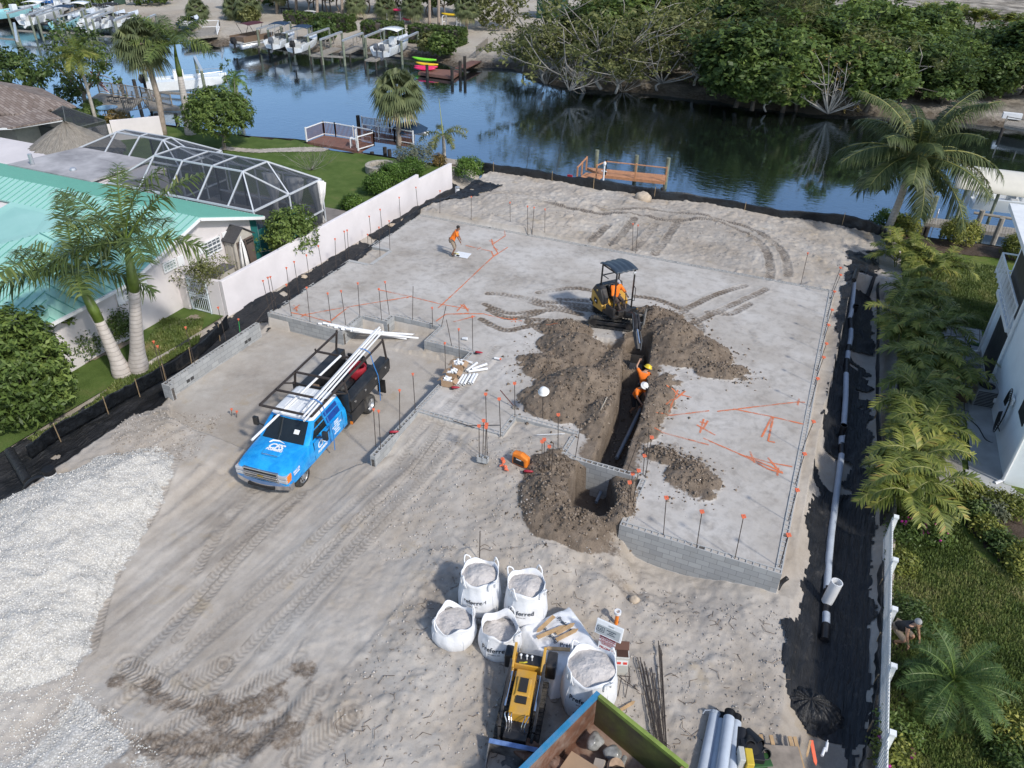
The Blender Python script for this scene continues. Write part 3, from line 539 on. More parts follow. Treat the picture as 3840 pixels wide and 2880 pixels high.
siltfence('silt_fence',[(493,668),(440,716),(400,735),(350,775),(310,795),(270,810),(195,852),(120,895),(50,938)],[(494,702),(440,755),(400,785),(355,812),(310,838),(270,858),(200,900),(120,945),(66,985)],-.75,'sagging black silt fence beside the two royal palms',7,lean=(.3,-.2),h=.68)
siltfence('silt_fence',[],[(1893,556),(1895,700),(1893,860),(1899,1000),(1902,1130)],-.9,'black silt fence below the row of yellow green palms',8,h=.42)
siltfence('silt_fence',[],[(1899,1215),(1897,1350),(1892,1450),(1880,1560),(1852,1680)],-.95,'black silt fence at the foot of the white vinyl fence',9,h=.3)
def stucco(name,c,v=.05):return mat(name,c,.85,var=v,sc=.8,bump=.15,bsc=40,dirt=tuple(NA(c)*.72),dsc=.6,damt=.35)
M_WALL=stucco('white_stucco',(.74,.70,.71));M_WALLH=stucco('house_stucco',(.66,.62,.62))
gw=thing('garden_wall','long white stucco garden wall stepping down toward the canal','wall',(-26.1,6.5,SIDE_L))
def wallseg(a,b,zt,name='wall',th=.2,zb=-1.3,par=None,m=None,n=1):
 a=NA(a,float);b=NA(b,float);e=(b-a)/NN(b-a);nn=NA([-e[1],e[0]])*th*n
 P=[(*a,zb),(*b,zb),(*(b+nn),zb),(*(a+nn),zb)];o=MB().prism(P,(0,0,zt-zb)).build(name,m or M_WALL,par,bevel=.015)
 if par:o.location=-Vector(par.location)
 return o
wallseg((-26.1,6.5),(-25.75,24.2),1.1,par=gw);wallseg((-25.75,24.2),(-25.5,28.3),.75,par=gw);wallseg((-26.32,6.5),(-27.0,6.42),1.05,'return_wall',par=gw,n=-1)
# --- neighbour house on the left
M_ROOF=NT('teal_metal_roof');t=M_ROOF;po=t.obj();t.P(Base_Color=t.mix(t.rng(t.noise(.5,4,po),.3,.7),(.28,.55,.47),(.36,.63,.55)),Roughness=.42,Metallic=.0);M_ROOF=t.m
M_TRIM=mat('white_trim',(.78,.79,.80),.45,var=.04);M_SEAM=mat('teal_seam',(.13,.34,.29),.5,var=.05);M_GLASS=mat('window_glass',(.12,.14,.16),.08,var=.2,sc=1.2,spec=.8);M_DARK=mat('dark_gap',(.015,.015,.016),.8)
ho=thing('neighbour_house','pale stucco house with teal standing seam metal roof','house',(-28.7,6,SIDE_L));HO=NA(ho.location)
def H_(mb,name,m,**k):o=mb.build(name,m,ho,**k);o.location=-ho.location;return o
wl=MB();wl.prism([(-28.7,11.7,-.9),(-28.7,-.2,-.9),(-28.7,-.2,1.86),(-28.7,4.2,1.95),(-28.7,8,3.15),(-28.7,11.7,1.95)],(-30,0,0));wl.prism([(-39,11.8,-.9),(-60,11.8,-.9),(-60,16.4,-.9),(-39,16.4,-.9)],(0,0,2.7))
H_(wl,'wall',M_WALLH)
def roofplane(P,pitch,e,th=.09,name='roof'):
 P=NA(P,float);n_=np.cross(P[1]-P[0],P[2]-P[0]);n_ /= NN(n_);n_ *= np.sign(n_[2]);r=H_(MB().prism(P,-n_*th),name,M_ROOF)
 e=NA(e,float);e -= n_*(e@n_);e /= NN(e);f=np.cross(n_,e);q=(P-P[0])@np.stack([e,f],1);mb=MB()
 for o in np.arange(q[:,1].min()+pitch/2,q[:,1].max(),pitch):
  xs_=[]
  for i in range(len(q)):
   a,b=q[i],q[(i+1) % len(q)]
   if (a[1]-o)*(b[1]-o)<0:xs_.append(a[0]+(o-a[1])/(b[1]-a[1])*(b[0]-a[0]))
  if len(xs_) >= 2:mb.beam(P[0]+e*min(xs_)+f*o+n_*.015,P[0]+e*max(xs_)+f*o+n_*.015,.03,.035,up=n_)
 if mb.n:s=mb.build('seam',M_SEAM,r)
 return r
RZ=3.32
roofplane([(-28.2,8,RZ),(-28.2,3.75,2.06),(-32.6,3.75,2.06),(-36,6.4,2.85),(-60,6.4,2.85),(-60,8,RZ)],.42,(0,1,.3));roofplane([(-28.2,8,RZ),(-60,8,RZ),(-60,12.3,1.92),(-28.2,12.3,1.92)],.2,(0,1,-.33))
roofplane([(-28.15,-.6,1.93),(-28.15,3.75,2.02),(-32.6,5.6,3.2),(-33.2,3.4,3.25)],.48,(1,0,-.27));roofplane([(-28.15,-.6,1.93),(-33.2,3.4,3.25),(-38.2,-.6,1.93)],.48,(0,1,.33));roofplane([(-38.2,-.6,1.93),(-33.2,3.4,3.25),(-32.6,5.6,3.2),(-36,6.4,2.86),(-39,6.4,2.86)],.48,(-1,0,-.27))
fa=MB();fa.beam((-28.12,-.6,1.86),(-28.12,3.75,1.94),.12,.13);fa.beam((-28.2,3.75,1.98),(-28.2,8,3.23),.05,.15);fa.beam((-28.2,8,3.23),(-28.2,12.3,1.83),.05,.15);fa.beam((-28.2,12.33,1.85),(-45,12.33,1.85),.05,.13)
H_(fa,'gutter',[M_TRIM]);H_(MB().beam((-28.55,3.55,1.85),(-28.62,3.55,-.8),.1,.08),'downspout',M_TRIM)
fr=MB();fr.prism([(-47,12.0,2.0),(-40.2,12.0,2.0),(-40.4,16.6,1.95),(-46.3,16.6,1.95)],(0,0,.12));H_(fr,'flat_roof',mat('weathered_flat_roof',(.42,.41,.42),.9,var=.2,sc=.6,dirt=(.13,.13,.14),dsc=.5,damt=.7))
[H_(q,'roof_vent',mat('galvanised',(.5,.52,.55),.4,.6)) for q in (MB().cyl((-45.6,12.6,2.1),(-45.6,12.6,2.75),.12),MB().ell((-42.6,12.9,2.15),(.2,.2,.15)))]
def win(c0,c1,c2,c3,kind,x=-28.69,sx=1):
 q=[onx(*c,x) for c in (c0,c1,c2,c3)];y0=(q[0][1]+q[3][1])/2;y1=(q[1][1]+q[2][1])/2;z1=(q[0][2]+q[1][2])/2;z0=(q[2][2]+q[3][2])/2;cy,cz,w_,h_=(y0+y1)/2,(z0+z1)/2,abs(y1-y0),abs(z1-z0)
 if kind=='shutter':return H_(MB().box((x+.03,cy,cz),(.05,w_,h_)),'shutter',M_TRIM,bevel=.01)
 f=MB();t_=.06
 for d in (-1,1):f.box((x+.035,cy+d*(w_/2-t_/2),cz),(.07,t_,h_));f.box((x+.036,cy,cz+d*(h_/2-t_/2)),(.07,w_-.002,t_))
 if kind=='sash':
  f.box((x+.034,cy,cz),(.06,w_,.05))
  for i in (1,2,3):f.box((x+.03,cy-w_/2+w_*i/4,cz),(.03,.02,h_))
  for i in (-1,1):f.box((x+.03,cy,cz+i*h_/4),(.03,w_,.02))
 else:
  for i in range(1,4):f.box((x+.03,cy-w_/2+w_*i/4,cz),(.05,.025,h_))
  for i in range(1,3):f.box((x+.03,cy,cz-h_/2+h_*i/3),(.05,w_,.025))
 r=H_(f,'window',M_TRIM);g=MB().box((x+.012,cy,cz),(.02,w_-.04,h_-.04)).build('pane',M_GLASS if kind=='sash' else mat('glass_block',(.34,.40,.38),.15,var=.35,sc=8),r)
def k2(x,y):return (288+x/6,432+y/6)
def k3(x,y):return (x/6,547.2+y/6)
win(k2(890,562),k2(1112,452),k2(1145,645),k2(930,735),'sash');win(k2(350,835),k2(545,738),k2(557,880),k2(405,940),'block');win(k2(820,592),k2(893,552),k2(915,690),k2(850,705),'shutter');win(k2(1140,430),k2(1208,400),k2(1222,480),k2(1160,520),'shutter');win(k2(553,737),k2(632,710),k2(660,835),k2(582,875),'shutter');win(k2(50,975),k2(140,935),k2(195,1185),k2(118,1222),'shutter')
win(k3(1578,505),k3(1690,445),k3(1710,575),k3(1620,620),'sash');win(k3(1480,520),k3(1570,475),k3(1622,640),k3(1538,690),'shutter')
# gate
gt=thing('garden_gate','white metal bar gate between two pale walls by the house','gate',(-27.05,6.4,SIDE_L));M_GATE=mat('gate_white',(.62,.69,.74),.4)
f=MB();x0,x1=-1.12,0
for x in (x0,x1):f.box((x,0,.85),(.06,.06,1.7))
for z in (.06,.78,.9,1.68):f.box((0.5*(x0+x1),0,z),(1.06,.04,.05))
f.build('frame',M_GATE,gt);b=MB()
for i in range(1,9):b.cyl((x0+i*1.12/9,0,.06),(x0+i*1.12/9,0,1.66),.014,n=6)
b.build('bars',M_GATE,gt)
gp=thing('gate_wall','short pale stucco wall left of the white metal gate','wall',(-28.3,6.4,SIDE_L));MB().box((-.2,0,.78),(.42,.2,1.7)).build('wall',M_WALLH,gp,bevel=.02);MB().box((-.2,0,1.66),(.5,.28,.08)).build('coping',M_WALLH,gp,bevel=.02)
# shed
s0=at(518,588.5,-.12);sh=thing('garden_shed','small tan resin shed with dark shingle roof and brown doors','shed',(s0[0],s0[1],-.12));W_,D_,HH=1.35,.66,1.66
M_SHED=mat('shed_tan',(.46,.43,.38),.6);b=MB();b.prism([(0,0,0),(0,W_,0),(0,W_,HH),(0,W_/2,HH+.45),(0,0,HH)],(-D_,0,0));b.build('body',M_SHED,sh)
r=MB()
for sg in (0,1):
 y0,y1=(-.12,W_/2) if sg==0 else (W_+.12,W_/2);r.prism([(.1,y0,HH-.07),(.1,y1,HH+.5),(-D_-.1,y1,HH+.5),(-D_-.1,y0,HH-.07)],(0,0,.06))
r.build('roof',mat('dark_shingle',(.055,.055,.06),.85,var=.3,sc=14),sh)
for sg in (0,1):
 d=MB().box((.02,.12+.3+sg*.61,.8),(.05,.58,1.5)).build('door',mat('shed_door',(.13,.10,.085),.6),sh);g=MB()
 for i in range(4):
  for j in range(2):g.box((.055,.12+.3+sg*.61-.2+i*.13,1.28+j*.14),(.02,.1,.1))
 g.build('pane',M_DARK,d)
MB().box((-D_/2,W_/2,-.35),(D_,W_,.68)).build('plinth',M_WALLH,sh);sp_=MB();sp_.box((-D_/2,-.015,.85),(D_*.4,.03,1.4));sp_.box((-D_*.06,-.015,.85),(.06,.03,1.7));sp_.build('side_panel',M_SHED,sh)
um=thing('closed_umbrella','closed black and white patio umbrella leaning on the shed door','umbrella',(s0[0]+.2,s0[1]+.3,-.1));u=MB();rr=[]
for z,q in ((.1,.22),(.5,.2),(1.1,.16),(1.5,.1),(1.75,.03)):rr.append([(cos(a)*q*(1+.3*cos(a*8)),sin(a)*q*(1+.3*cos(a*8)),z) for a in LS(0,2*PI,33)[:-1]])
u.loft(rr);u.m=[1 if (i % 8) in (2,3) and i<128 else 0 for i in range(len(u.m))];u.build('canopy',[mat('canvas_white',(.75,.74,.73),.8),M_DARK],um,True);MB().cyl((0,0,0),(0,0,1.85),.02).build('pole',M_TRIM,um)
cb=thing('storage_box','low grey storage box beside the shed behind the small tree','box',(s0[0]-.3,s0[1]-1.0,SIDE_L+.2));MB().box((0,0,.45),(.7,1.3,.9)).build('body',M_SHED,cb,bevel=.02);MB().box((0,0,.93),(.78,1.38,.07)).build('lid',mat('box_lid',(.09,.09,.1),.7),cb,bevel=.02)
# --- pool cage
M_ALU=mat('cage_frame',(.52,.55,.59),.4,var=.05)
t=NT('insect_screen');tr=t.n('BsdfTransparent');tr.inputs[0].default_value=(.80,.82,.85,1);t.P(Base_Color=(.045,.05,.06),Roughness=.6);mx=t.n('MixShader');mx.inputs[0].default_value=.55;t.t.links.new(tr.outputs[0],mx.inputs[1]);t.t.links.new(t.p.outputs[0],mx.inputs[2]);t.t.links.new(mx.outputs[0],t.out.inputs[0]);M_SCREEN=t.m
def cage(label,xs_,xe,yf,ya,yb,ye,zl,zt,zb,loc,endhip=True):
 c=thing('pool_cage',label,'screen enclosure',loc);f=MB();sc=MB();w_=.07
 bars=lambda *q:[f.beam(a,b,w_,.1) for a,b in zip(q[:-1],q[1:])]
 for x in xs_:bars((x,yf,zl),(x,ya,zt),(x,yb,zt),(x,ye,zl),(x,ye,zb))
 x0,x1=min(xs_),max(xs_);bars((x0,ya,zt),(x1,ya,zt));bars((x0,yb,zt),(x1,yb,zt));bars((x0-(2.3 if endhip else 0),yf,zl),(xe,yf,zl));bars((x0,ye,zl),(xe,ye,zl));bars((x0,ye,zb+.9),(xe,ye,zb+.9));bars((x0,ye,zb),(xe,ye,zb))
 bars((xe,yf,zl),(xe,ye,zl));bars((xe,yf,zb+.9),(xe,ye,zb+.9));ym=(yf+ye)/2
 for y in (yf,ym,ye):bars((xe,y,zl),(xe,y,zb))
 bars((x1,ya,zt),(xe,yf,zl));bars((x1,ya,zt),(xe,ym,zl));bars((x1,yb,zt),(xe,ym,zl));bars((x1,yb,zt),(xe,ye,zl));bars((x0,ya,zt),(x0-(2.3 if endhip else 0),yf,zl))
 for x in np.arange(x0,xe,1.05):bars((x,ye,zl),(x,ye,zb))
 for q in ([(x0-2.3,yf,zl),(x1,yf,zl),(x1,ya,zt),(x0,ya,zt)],[(x0,ya,zt),(x1,ya,zt),(x1,yb,zt),(x0,yb,zt)],[(x0,yb,zt),(x1,yb,zt),(x1,ye,zl),(x0,ye,zl)],[(x0,ye,zl),(xe,ye,zl),(xe,ye,zb),(x0,ye,zb)],[(xe,yf,zl),(xe,ye,zl),(xe,ye,zb),(xe,yf,zb)],[(x1,ya,zt),(x1,yb,zt),(xe,ye,zl),(xe,yf,zl)],[(x1,yf,zl),(xe,yf,zl),(x1,ya,zt)],[(x1,ye,zl),(xe,ye,zl),(x1,yb,zt)]):sc.poly(q)
 a=f.build('frame',M_ALU,c);b=sc.build('screen',M_SCREEN,c);a.location=b.location=-c.location;return c
cg=cage('large white framed pool screen enclosure behind the teal roof',(-37.0,-34.9,-32.8,-30.7),-29.0,12.45,14.0,16.0,18.4,2.0,3.45,SIDE_L,(-33,15,SIDE_L))
cage('smaller screen enclosure with white frame beside the flat roof',(-44.1,-42.1,-40.2),-38.0,16.5,17.75,18.4,20.2,2.0,3.0,SIDE_L,(-42,18,SIDE_L))
tag(MB().box2((-46,12.4,SIDE_L+.02),(-28.6,20.4,SIDE_L+.16)).build('pool_deck',mat('pool_deck',(.22,.20,.185),.9,var=.2,sc=1.5)),kind='structure')
tag(MB().box2((-37,13.4,SIDE_L+.17),(-31.5,16.2,SIDE_L+.2)).build('pool_water',mat('pool_water',(.03,.12,.14),.05)),kind='structure')
pw=MB().box((-28.78,11.9,.55),(.06,.7,2.6)).build('privacy_panel',mat('teal_panel',(.02,.15,.15),.6));single(pw,'dark teal panel closing the cage beside the gable wall','panel');
pw2=MB().box((-28.95,14.2,.1),(.05,3.4,1.7)).build('privacy_panel',mat('teal_panel',(.02,.15,.15),.6));single(pw2,'long dark teal panel along the lower side of the pool cage','panel')
for i,(px,lab) in enumerate((((-32.4,18.1),'white curtain tied back at the far side of the pool cage, nearest the flat roof'),((-30.7,18.1),'white curtain tied back in the middle of the pool cage far side'),((-29.2,18.2),'white curtain at the far canal corner of the pool cage'))):
 rr=[[(cos(a)*q*(1+.25*cos(a*7))*1.5,sin(a)*q*.5*(1+.25*cos(a*7)),z) for a in LS(0,2*PI,29)[:-1]] for z,q in ((0,.22),(.5,.1),(1.1,.16),(1.8,.3),(2.55,.38))]
 o=MB().loft(rr).build('curtain',mat('canvas_white',(.75,.74,.73),.8),None,True);o.location=(*px,SIDE_L+.15);single(o,lab,'curtain','curtains in the pool cage')
# --- tiki hut and far left house
def thatch():
 t=NT('thatch');po=t.obj();sp2=t.n('SeparateXYZ');t.set(sp2.inputs[0],po);ang=t.math('ARCTAN2',sp2.outputs[1],sp2.outputs[0]);cv=t.n('CombineXYZ');t.set(cv.inputs[0],t.math('MULTIPLY',ang,30));t.set(cv.inputs[1],t.math('MULTIPLY',sp2.outputs[2],4));n=t.noise(1.5,5,cv.outputs[0],.7)
 t.P(Base_Color=t.ramp(n,[(.25,(.12,.10,.08)),(.5,(.26,.235,.2)),(.75,(.42,.39,.34))]),Roughness=.95,Normal=t.bump(n,.9,.08));return t.m
tk_=thing('tiki_hut','round tiki hut with shaggy grey palm thatch roof','hut',(-48.2,17.4,SIDE_L));rr=[]
for q,z in ((.05,3.95),(.5,3.7),(1.3,3.2),(2.2,2.65),(3.0,2.2),(3.15,2.0),(3.05,1.9),(2.4,2.2)):
 rr.append([(cos(a)*q*(1+.05*vnoise(NA(a*9),NA(q*3))+.02*sin(a*40)),sin(a)*q*(1+.05*vnoise(NA(a*7),NA(q*2))),z+RNG.normal(0,.05)) for a in LS(0,2*PI,91)[:-1]])
M_TH=thatch();MB().loft(rr,cap=False).build('thatch_roof',M_TH,tk_,True);fz=MB()
for i in range(900):
 a=U1()*2*PI;q=2.6+U1()*.55;p0=NA([cos(a)*q,sin(a)*q,2.45-(q-2.6)*.6]);d=NA([cos(a)*.3,sin(a)*.3,-.28-U1()*.25]);s_=NA([-sin(a),cos(a),0])*.03;fz.add([p0-s_,p0+s_,p0+d],[(0,1,2)])
fz.build('thatch_fringe',M_TH,tk_)
for i in range(4):a=i*PI/2+.8;MB().cyl((cos(a)*2.2,sin(a)*2.2,0),(cos(a)*2.2,sin(a)*2.2,2.4),.09).build('post',mat('palm_post',(.2,.15,.11),.9),tk_)
h2=thing('shingle_house','house with mottled brown shingle roof at the left edge','house',(-60,21,SIDE_L));M_SHING=NT('brown_shingle');t=M_SHING
bt=t.n('TexBrick');mpp_=t.n('Mapping');mpp_.inputs['Rotation'].default_value=(0,0,.15);t.set(mpp_.inputs[0],t.pos());t.set(bt.inputs['Vector'],mpp_.outputs[0]);bt.inputs['Scale'].default_value=1;bt.inputs['Brick Width'].default_value=.55;bt.inputs['Row Height'].default_value=.22;bt.inputs['Mortar Size'].default_value=.02;bt.inputs['Color1'].default_value=(.17,.13,.11,1);bt.inputs['Color2'].default_value=(.28,.235,.21,1);bt.inputs['Mortar'].default_value=(.10,.08,.07,1);t.P(Base_Color=bt.outputs[0],Roughness=.95)
def H2(mb,n,m):o=mb.build(n,m,h2);o.location=-h2.location
E1,E2=NA((-55.2,23.6,2.2)),NA((-53.2,20.9,2.2))
H2(MB().prism([(-54.9,23.7,2.2),(-62,26.5,2.25),(-80,26.5,2.3),(-80,20,4.6),(-61,21.0,4.1)],(0,0,-.12)).prism([(-54.9,23.7,2.2),(-61,21.0,4.1),(-60,17.5,2.6),(-56,19.5,2.4)],(0,0,-.12)),'roof',M_SHING.m)
H2(MB().prism([(-53.0,20.9,2.15),(-60,22.0,3.3),(-82,19.5,3.3),(-82,13.5,1.7),(-62,14.6,1.6),(-54.5,18.0,2.0)],(0,0,-.12)),'roof',M_SHING.m)
H2(MB().prism([(-55.5,22.5,-.8),(-55.8,19,-.8),(-62,15.5,-.8),(-80,14.5,-.8),(-80,25,-.8),(-60,25,-.8)],(0,0,2.5)),'wall',mat('far_house_wall',(.5,.47,.42),.85));H2(MB().beam((-53.1,20.9,2.0),(-54.6,18.0,1.9),.08,.14).beam((-54.6,18,1.9),(-62,14.6,1.5),.08,.14),'fascia',M_TRIM)
dc=thing('dark_screen_room','small dark bronze screen room with pyramid top','screen enclosure',(-54.5,22.3,SIDE_L));ap=NA((0,0,3.3));cs=[NA(q) for q in ((1.6,-1.4,2.1),(1.9,1.7,2.1),(-1.8,1.9,2.1),(-1.9,-1.6,2.1))];f=MB();s_=MB()
for i in range(4):
 a,b=cs[i],cs[(i+1) % 4];f.beam(a,b,.06);f.beam(a,ap,.05);f.beam(a,(a[0],a[1],0),.06);s_.poly([a,b,ap]);s_.poly([a,b,(b[0],b[1],0),(a[0],a[1],0)])
f.build('frame',mat('bronze_frame',(.10,.11,.11),.5),dc);s_.build('screen',M_SCREEN,dc)
w2=thing('low_garden_wall','low white stucco wall stepping up toward the canal beyond the cages','wall',(-54,23.5,SIDE_L));a,b,c=[at(u,v,.55)[:2] for u,v in ((190,278),(237,268),(345,258))];wallseg(a,b,.55,par=w2);wallseg(b+[.02,.02],c,.8,par=w2)
# --- white vinyl fence on the right
M_VINYL=mat('white_vinyl',(.78,.80,.80),.35,var=.04);vf=thing('picket_fence','white vinyl picket fence along the right hand garden','fence',(2.92,4,SIDE_R));pk=MB();y1=3.9
for y in np.arange(-12.3,y1-4,.115):pk.box((0,y,.5),(.022,.085,1.0));pk.add([(-.011,y-.0425,1.0),(.011,y-.0425,1.0),(.011,y+.0425,1.0),(-.011,y+.0425,1.0),(0,y,1.06)],[(0,1,4),(1,2,4),(2,3,4),(3,0,4)])
pk.build('pickets',M_VINYL,vf)
ra=MB();[ra.box((.03,-6.25,z),(.04,12.3,.09)) for z in (.2,.85)];ra.build('rail',M_VINYL,vf)
for y in np.arange(-12.2,.1,2.0):MB().box((.07,y,.56),(.12,.12,1.15)).box((.07,y,1.16),(.15,.15,.05)).build('post',M_VINYL,vf)
# --- right hand house
rh=thing('white_house','tall white stucco house with upper balcony at the right edge','house',(6.8,9,SIDE_R));M_RW=stucco('right_stucco',(.74,.79,.82))
def H3(mb,n,m,**k):o=mb.build(n,m,rh,**k);o.location=-rh.location;return o
H3(MB().box2((6.8,8.8,-1.2),(16,19.6,4.9)),'wall',M_RW);H3(MB().box2((6.2,8.3,4.9),(16.5,22.0,5.1)),'roof',mat('roof_white',(.72,.73,.73),.6,var=.06))
H3(MB().box2((6.55,15.6,1.75),(6.798,19.6,1.95)).box2((6.75,19.602,1.75),(16,21.6,1.95)),'balcony_floor',M_TRIM);f=MB()
for z in (2.15,2.95):f.beam((6.6,15.6,z),(6.6,21.5,z),.06);f.beam((6.6,21.5,z),(9,21.5,z),.06)
for y in np.arange(15.6,21.6,.118*5):f.beam((6.6,y,1.95),(6.6,y,2.95),.05)
for y in np.arange(15.6,21.6,.13):f.beam((6.6,y,2.15),(6.6,y,2.95),.018)
H3(f,'balcony_railing',M_TRIM)
H3(MB().box((6.79,16.9,.35),(.05,2.9,2.5)),'door_frame',M_TRIM)
d=H3(MB().box((6.765,16.9,.35),(.03,2.6,2.3)),'screen_door',mat('screen_black',(.02,.022,.025),.5));H3(MB().box((6.77,17.5,3.2),(.03,3.4,1.9)),'window',mat('screen_black',(.02,.022,.025),.5));H3(MB().box((6.78,10.1,1.4),(.03,1.0,.7)),'window',mat('screen_black',(.02,.022,.025),.5))
[H3(MB().tube(q,.06,8),'downspout',M_TRIM) for q in ([(6.62,18.75,1.7),(6.6,18.7,.5),(6.6,18.65,-.75),(6.3,18.6,-.87)],[(6.72,15.4,4.6),(6.7,15.3,1),(6.7,15.2,-.75),(6.4,15.1,-.87)],[(6.72,8.74,4.8),(6.72,8.74,-.75),(6.5,8.6,-.87)])]
# ================= VEGETATION =================
def rdir(n):v=RNG.normal(size=(n,3));return v/NN(v,axis=1)[:,None]
def leaves(C,k,spread,L,W,up=.6,out=None,rosette=0.,droop=.0,tone=None):
 n=len(C)*k;c=np.repeat(C,k,0);o=rdir(n)*(RNG.random(n)**.5)[:,None]*spread;o[:,2] *= .7;p=c+o
 nn=rdir(n)*.8+NA([0,0,up]);
 if out is not None:nn += np.repeat(out,k,0)*.7
 nn /= NN(nn,axis=1)[:,None];d=rdir(n)
 if rosette:d=d*(1-rosette)+rosette*o/(NN(o,axis=1)[:,None]+1e-6)
 d[:,2] -= droop;d -= nn*(d*nn).sum(1)[:,None];d /= NN(d,axis=1)[:,None]+1e-6;s=np.cross(nn,d);l=(L*(.6+.8*RNG.random(n)))[:,None];w_=(W*(.6+.8*RNG.random(n)))[:,None]
 V=np.stack([p-d*l*.5,p+s*w_*.5+nn*l*.08,p+d*l*.5-nn*l*.12,p-s*w_*.5+nn*l*.08],1)
 t=np.repeat(RNG.random(len(C)) if tone is None else tone,k)*.5+RNG.random(n)*.5
 return V.reshape(-1,3),np.arange(n*4).reshape(-1,4),t
def merge(L):
 V,F,T,o=[],[],[],0
 for v,f,t_ in L:V.append(v);F.append(f+o);T.append(t_);o += len(v)
 return np.concatenate(V),np.concatenate(F),np.concatenate(T)
def leafobj(name,VFT,m,parent=None):
 V,F,T=VFT;return mkobj(name,npmesh(name,V,F,{'rnd':('FLOAT','FACE',T)}),m,parent)
LM={}
LM['dark']=leafmat('leaf_dark',[(.0,(0.0252,0.0504,0.014)),(.5,(0.063,0.115,0.0252)),(1,(0.175,0.252,0.056))])
LM['mid']=leafmat('leaf_mid',[(.0,(0.0364,0.0676,0.0156)),(.5,(0.0975,0.163,0.0312)),(1,(0.247,0.338,0.0715))])
LM['bright']=leafmat('leaf_bright',[(.0,(.03,.07,.01)),(.5,(.08,.17,.02)),(1,(.2,.32,.05))])
LM['olive']=leafmat('leaf_olive',[(.0,(0.054,0.066,0.0216)),(.5,(0.138,0.156,0.0456)),(1,(0.288,0.288,0.108))])
LM['croton']=leafmat('leaf_croton',[(.0,(0.0575,0.0805,0.0138)),(.45,(0.184,0.218,0.0345)),(1,(0.483,0.46,0.0805))])
LM['palm']=leafmat('palm_green',[(.0,(0.035,0.065,0.0163)),(.5,(0.0938,0.144,0.0375)),(.85,(0.213,0.263,0.075)),(1,(0.35,0.288,0.125))],.25)
LM['areca']=leafmat('areca_leaf',[(.0,(0.0517,0.0862,0.0161)),(.5,(0.149,0.19,0.0299)),(.88,(0.345,0.356,0.0633)),(1,(0.414,0.253,0.069))],.3)
LM['fan']=leafmat('fan_leaf',[(.0,(0.0517,0.069,0.0345)),(.5,(0.127,0.161,0.069)),(.85,(0.23,0.265,0.115)),(1,(0.368,0.31,0.172))],.25)
LM['yel']=leafmat('xmas_leaf',[(.0,(.06,.09,.015)),(.5,(.17,.21,.03)),(1,(.36,.36,.08))],.3)
LM['dry']=leafmat('dry_leaf',[(.0,(.10,.075,.035)),(.5,(.25,.17,.05)),(1,(.42,.28,.06))],.2)
LM['date']=leafmat('date_leaf',[(.0,(0.0234,0.0585,0.0156)),(.5,(0.0585,0.124,0.0286)),(.93,(0.143,0.234,0.0585)),(1,(0.442,0.338,0.078))],.3)
LM['grey']=leafmat('grey_leaf',[(.0,(.08,.10,.06)),(1,(.24,.26,.18))])
M_BARK=mat('bark_grey',(.22,.19,.165),.9,var=.35,sc=6,bump=.4);M_BARKP=mat('bark_pale',(.42,.39,.35),.85,var=.25,sc=5);M_BARKD=mat('bark_dark',(.09,.075,.06),.9,var=.3,sc=5)
t=NT('royal_trunk');po=t.obj();z=t.n('SeparateXYZ');t.set(z.inputs[0],po);rg=t.math('FRACT',t.math('ADD',t.math('MULTIPLY',z.outputs[2],5.2),t.math('MULTIPLY',t.noise(1.5,2,po),.35)));rl=t.rng(rg,.0,.16);c=t.mix(t.rng(t.noise(4,5,po,.6),.3,.7),(.42,.38,.345),(.55,.51,.48));c=t.mix(t.math('MULTIPLY',t.math('SUBTRACT',1,rl),.75),c,(.17,.15,.135));t.P(Base_Color=c,Roughness=.85,Normal=t.bump(rl,.4,.02));M_ROYAL=t.m
M_SHAFT=mat('crownshaft',(.10,.15,.025),.45,var=.3,sc=2.5)
def trunk_tree(root,H_,R0,limbs,m=None,base=(0,0,0),spread=1.,fork=.35,name='trunk',n=7,rt=.25):
 mb=MB();tips=[];b=NA(base,float);top=b+NA([RNG.normal(0,.05)*H_,RNG.normal(0,.05)*H_,H_*fork]);mb.tube(smooth_line([b-[0,0,.2],(b+top)/2+RNG.normal(0,.03*H_,3)*[1,1,0],top],3),LS(R0,R0*.75,7),n)
 for i in range(limbs):
  a=2*PI*(i+U1()*.6)/limbs;e=.5+U1()*.6;L=H_*(1-fork)*(.7+.4*U1());d=NA([cos(a)*cos(e)*spread,sin(a)*cos(e)*spread,sin(e)]);st=b+(top-b)*(.75+.25*U1());mid=st+d*L*.5+RNG.normal(0,.06*L,3);en=st+d*L+NA([0,0,.12*L]);P=smooth_line([st,mid,en],3);mb.tube(P,LS(R0*.6,R0*.16,len(P)),5);tips += [mid,en]
  for j in range(2):q=P[3+RNG.integers(0,3)];e2=q+(d+RNG.normal(0,.55,3))*L*.45;mb.tube([q,(q+e2)/2+RNG.normal(0,.03*L,3),e2],[R0*.3,R0*.2,R0*.08],4);tips.append(e2)
 mb.build(name,m or M_BARK,root,True);return NA(tips)
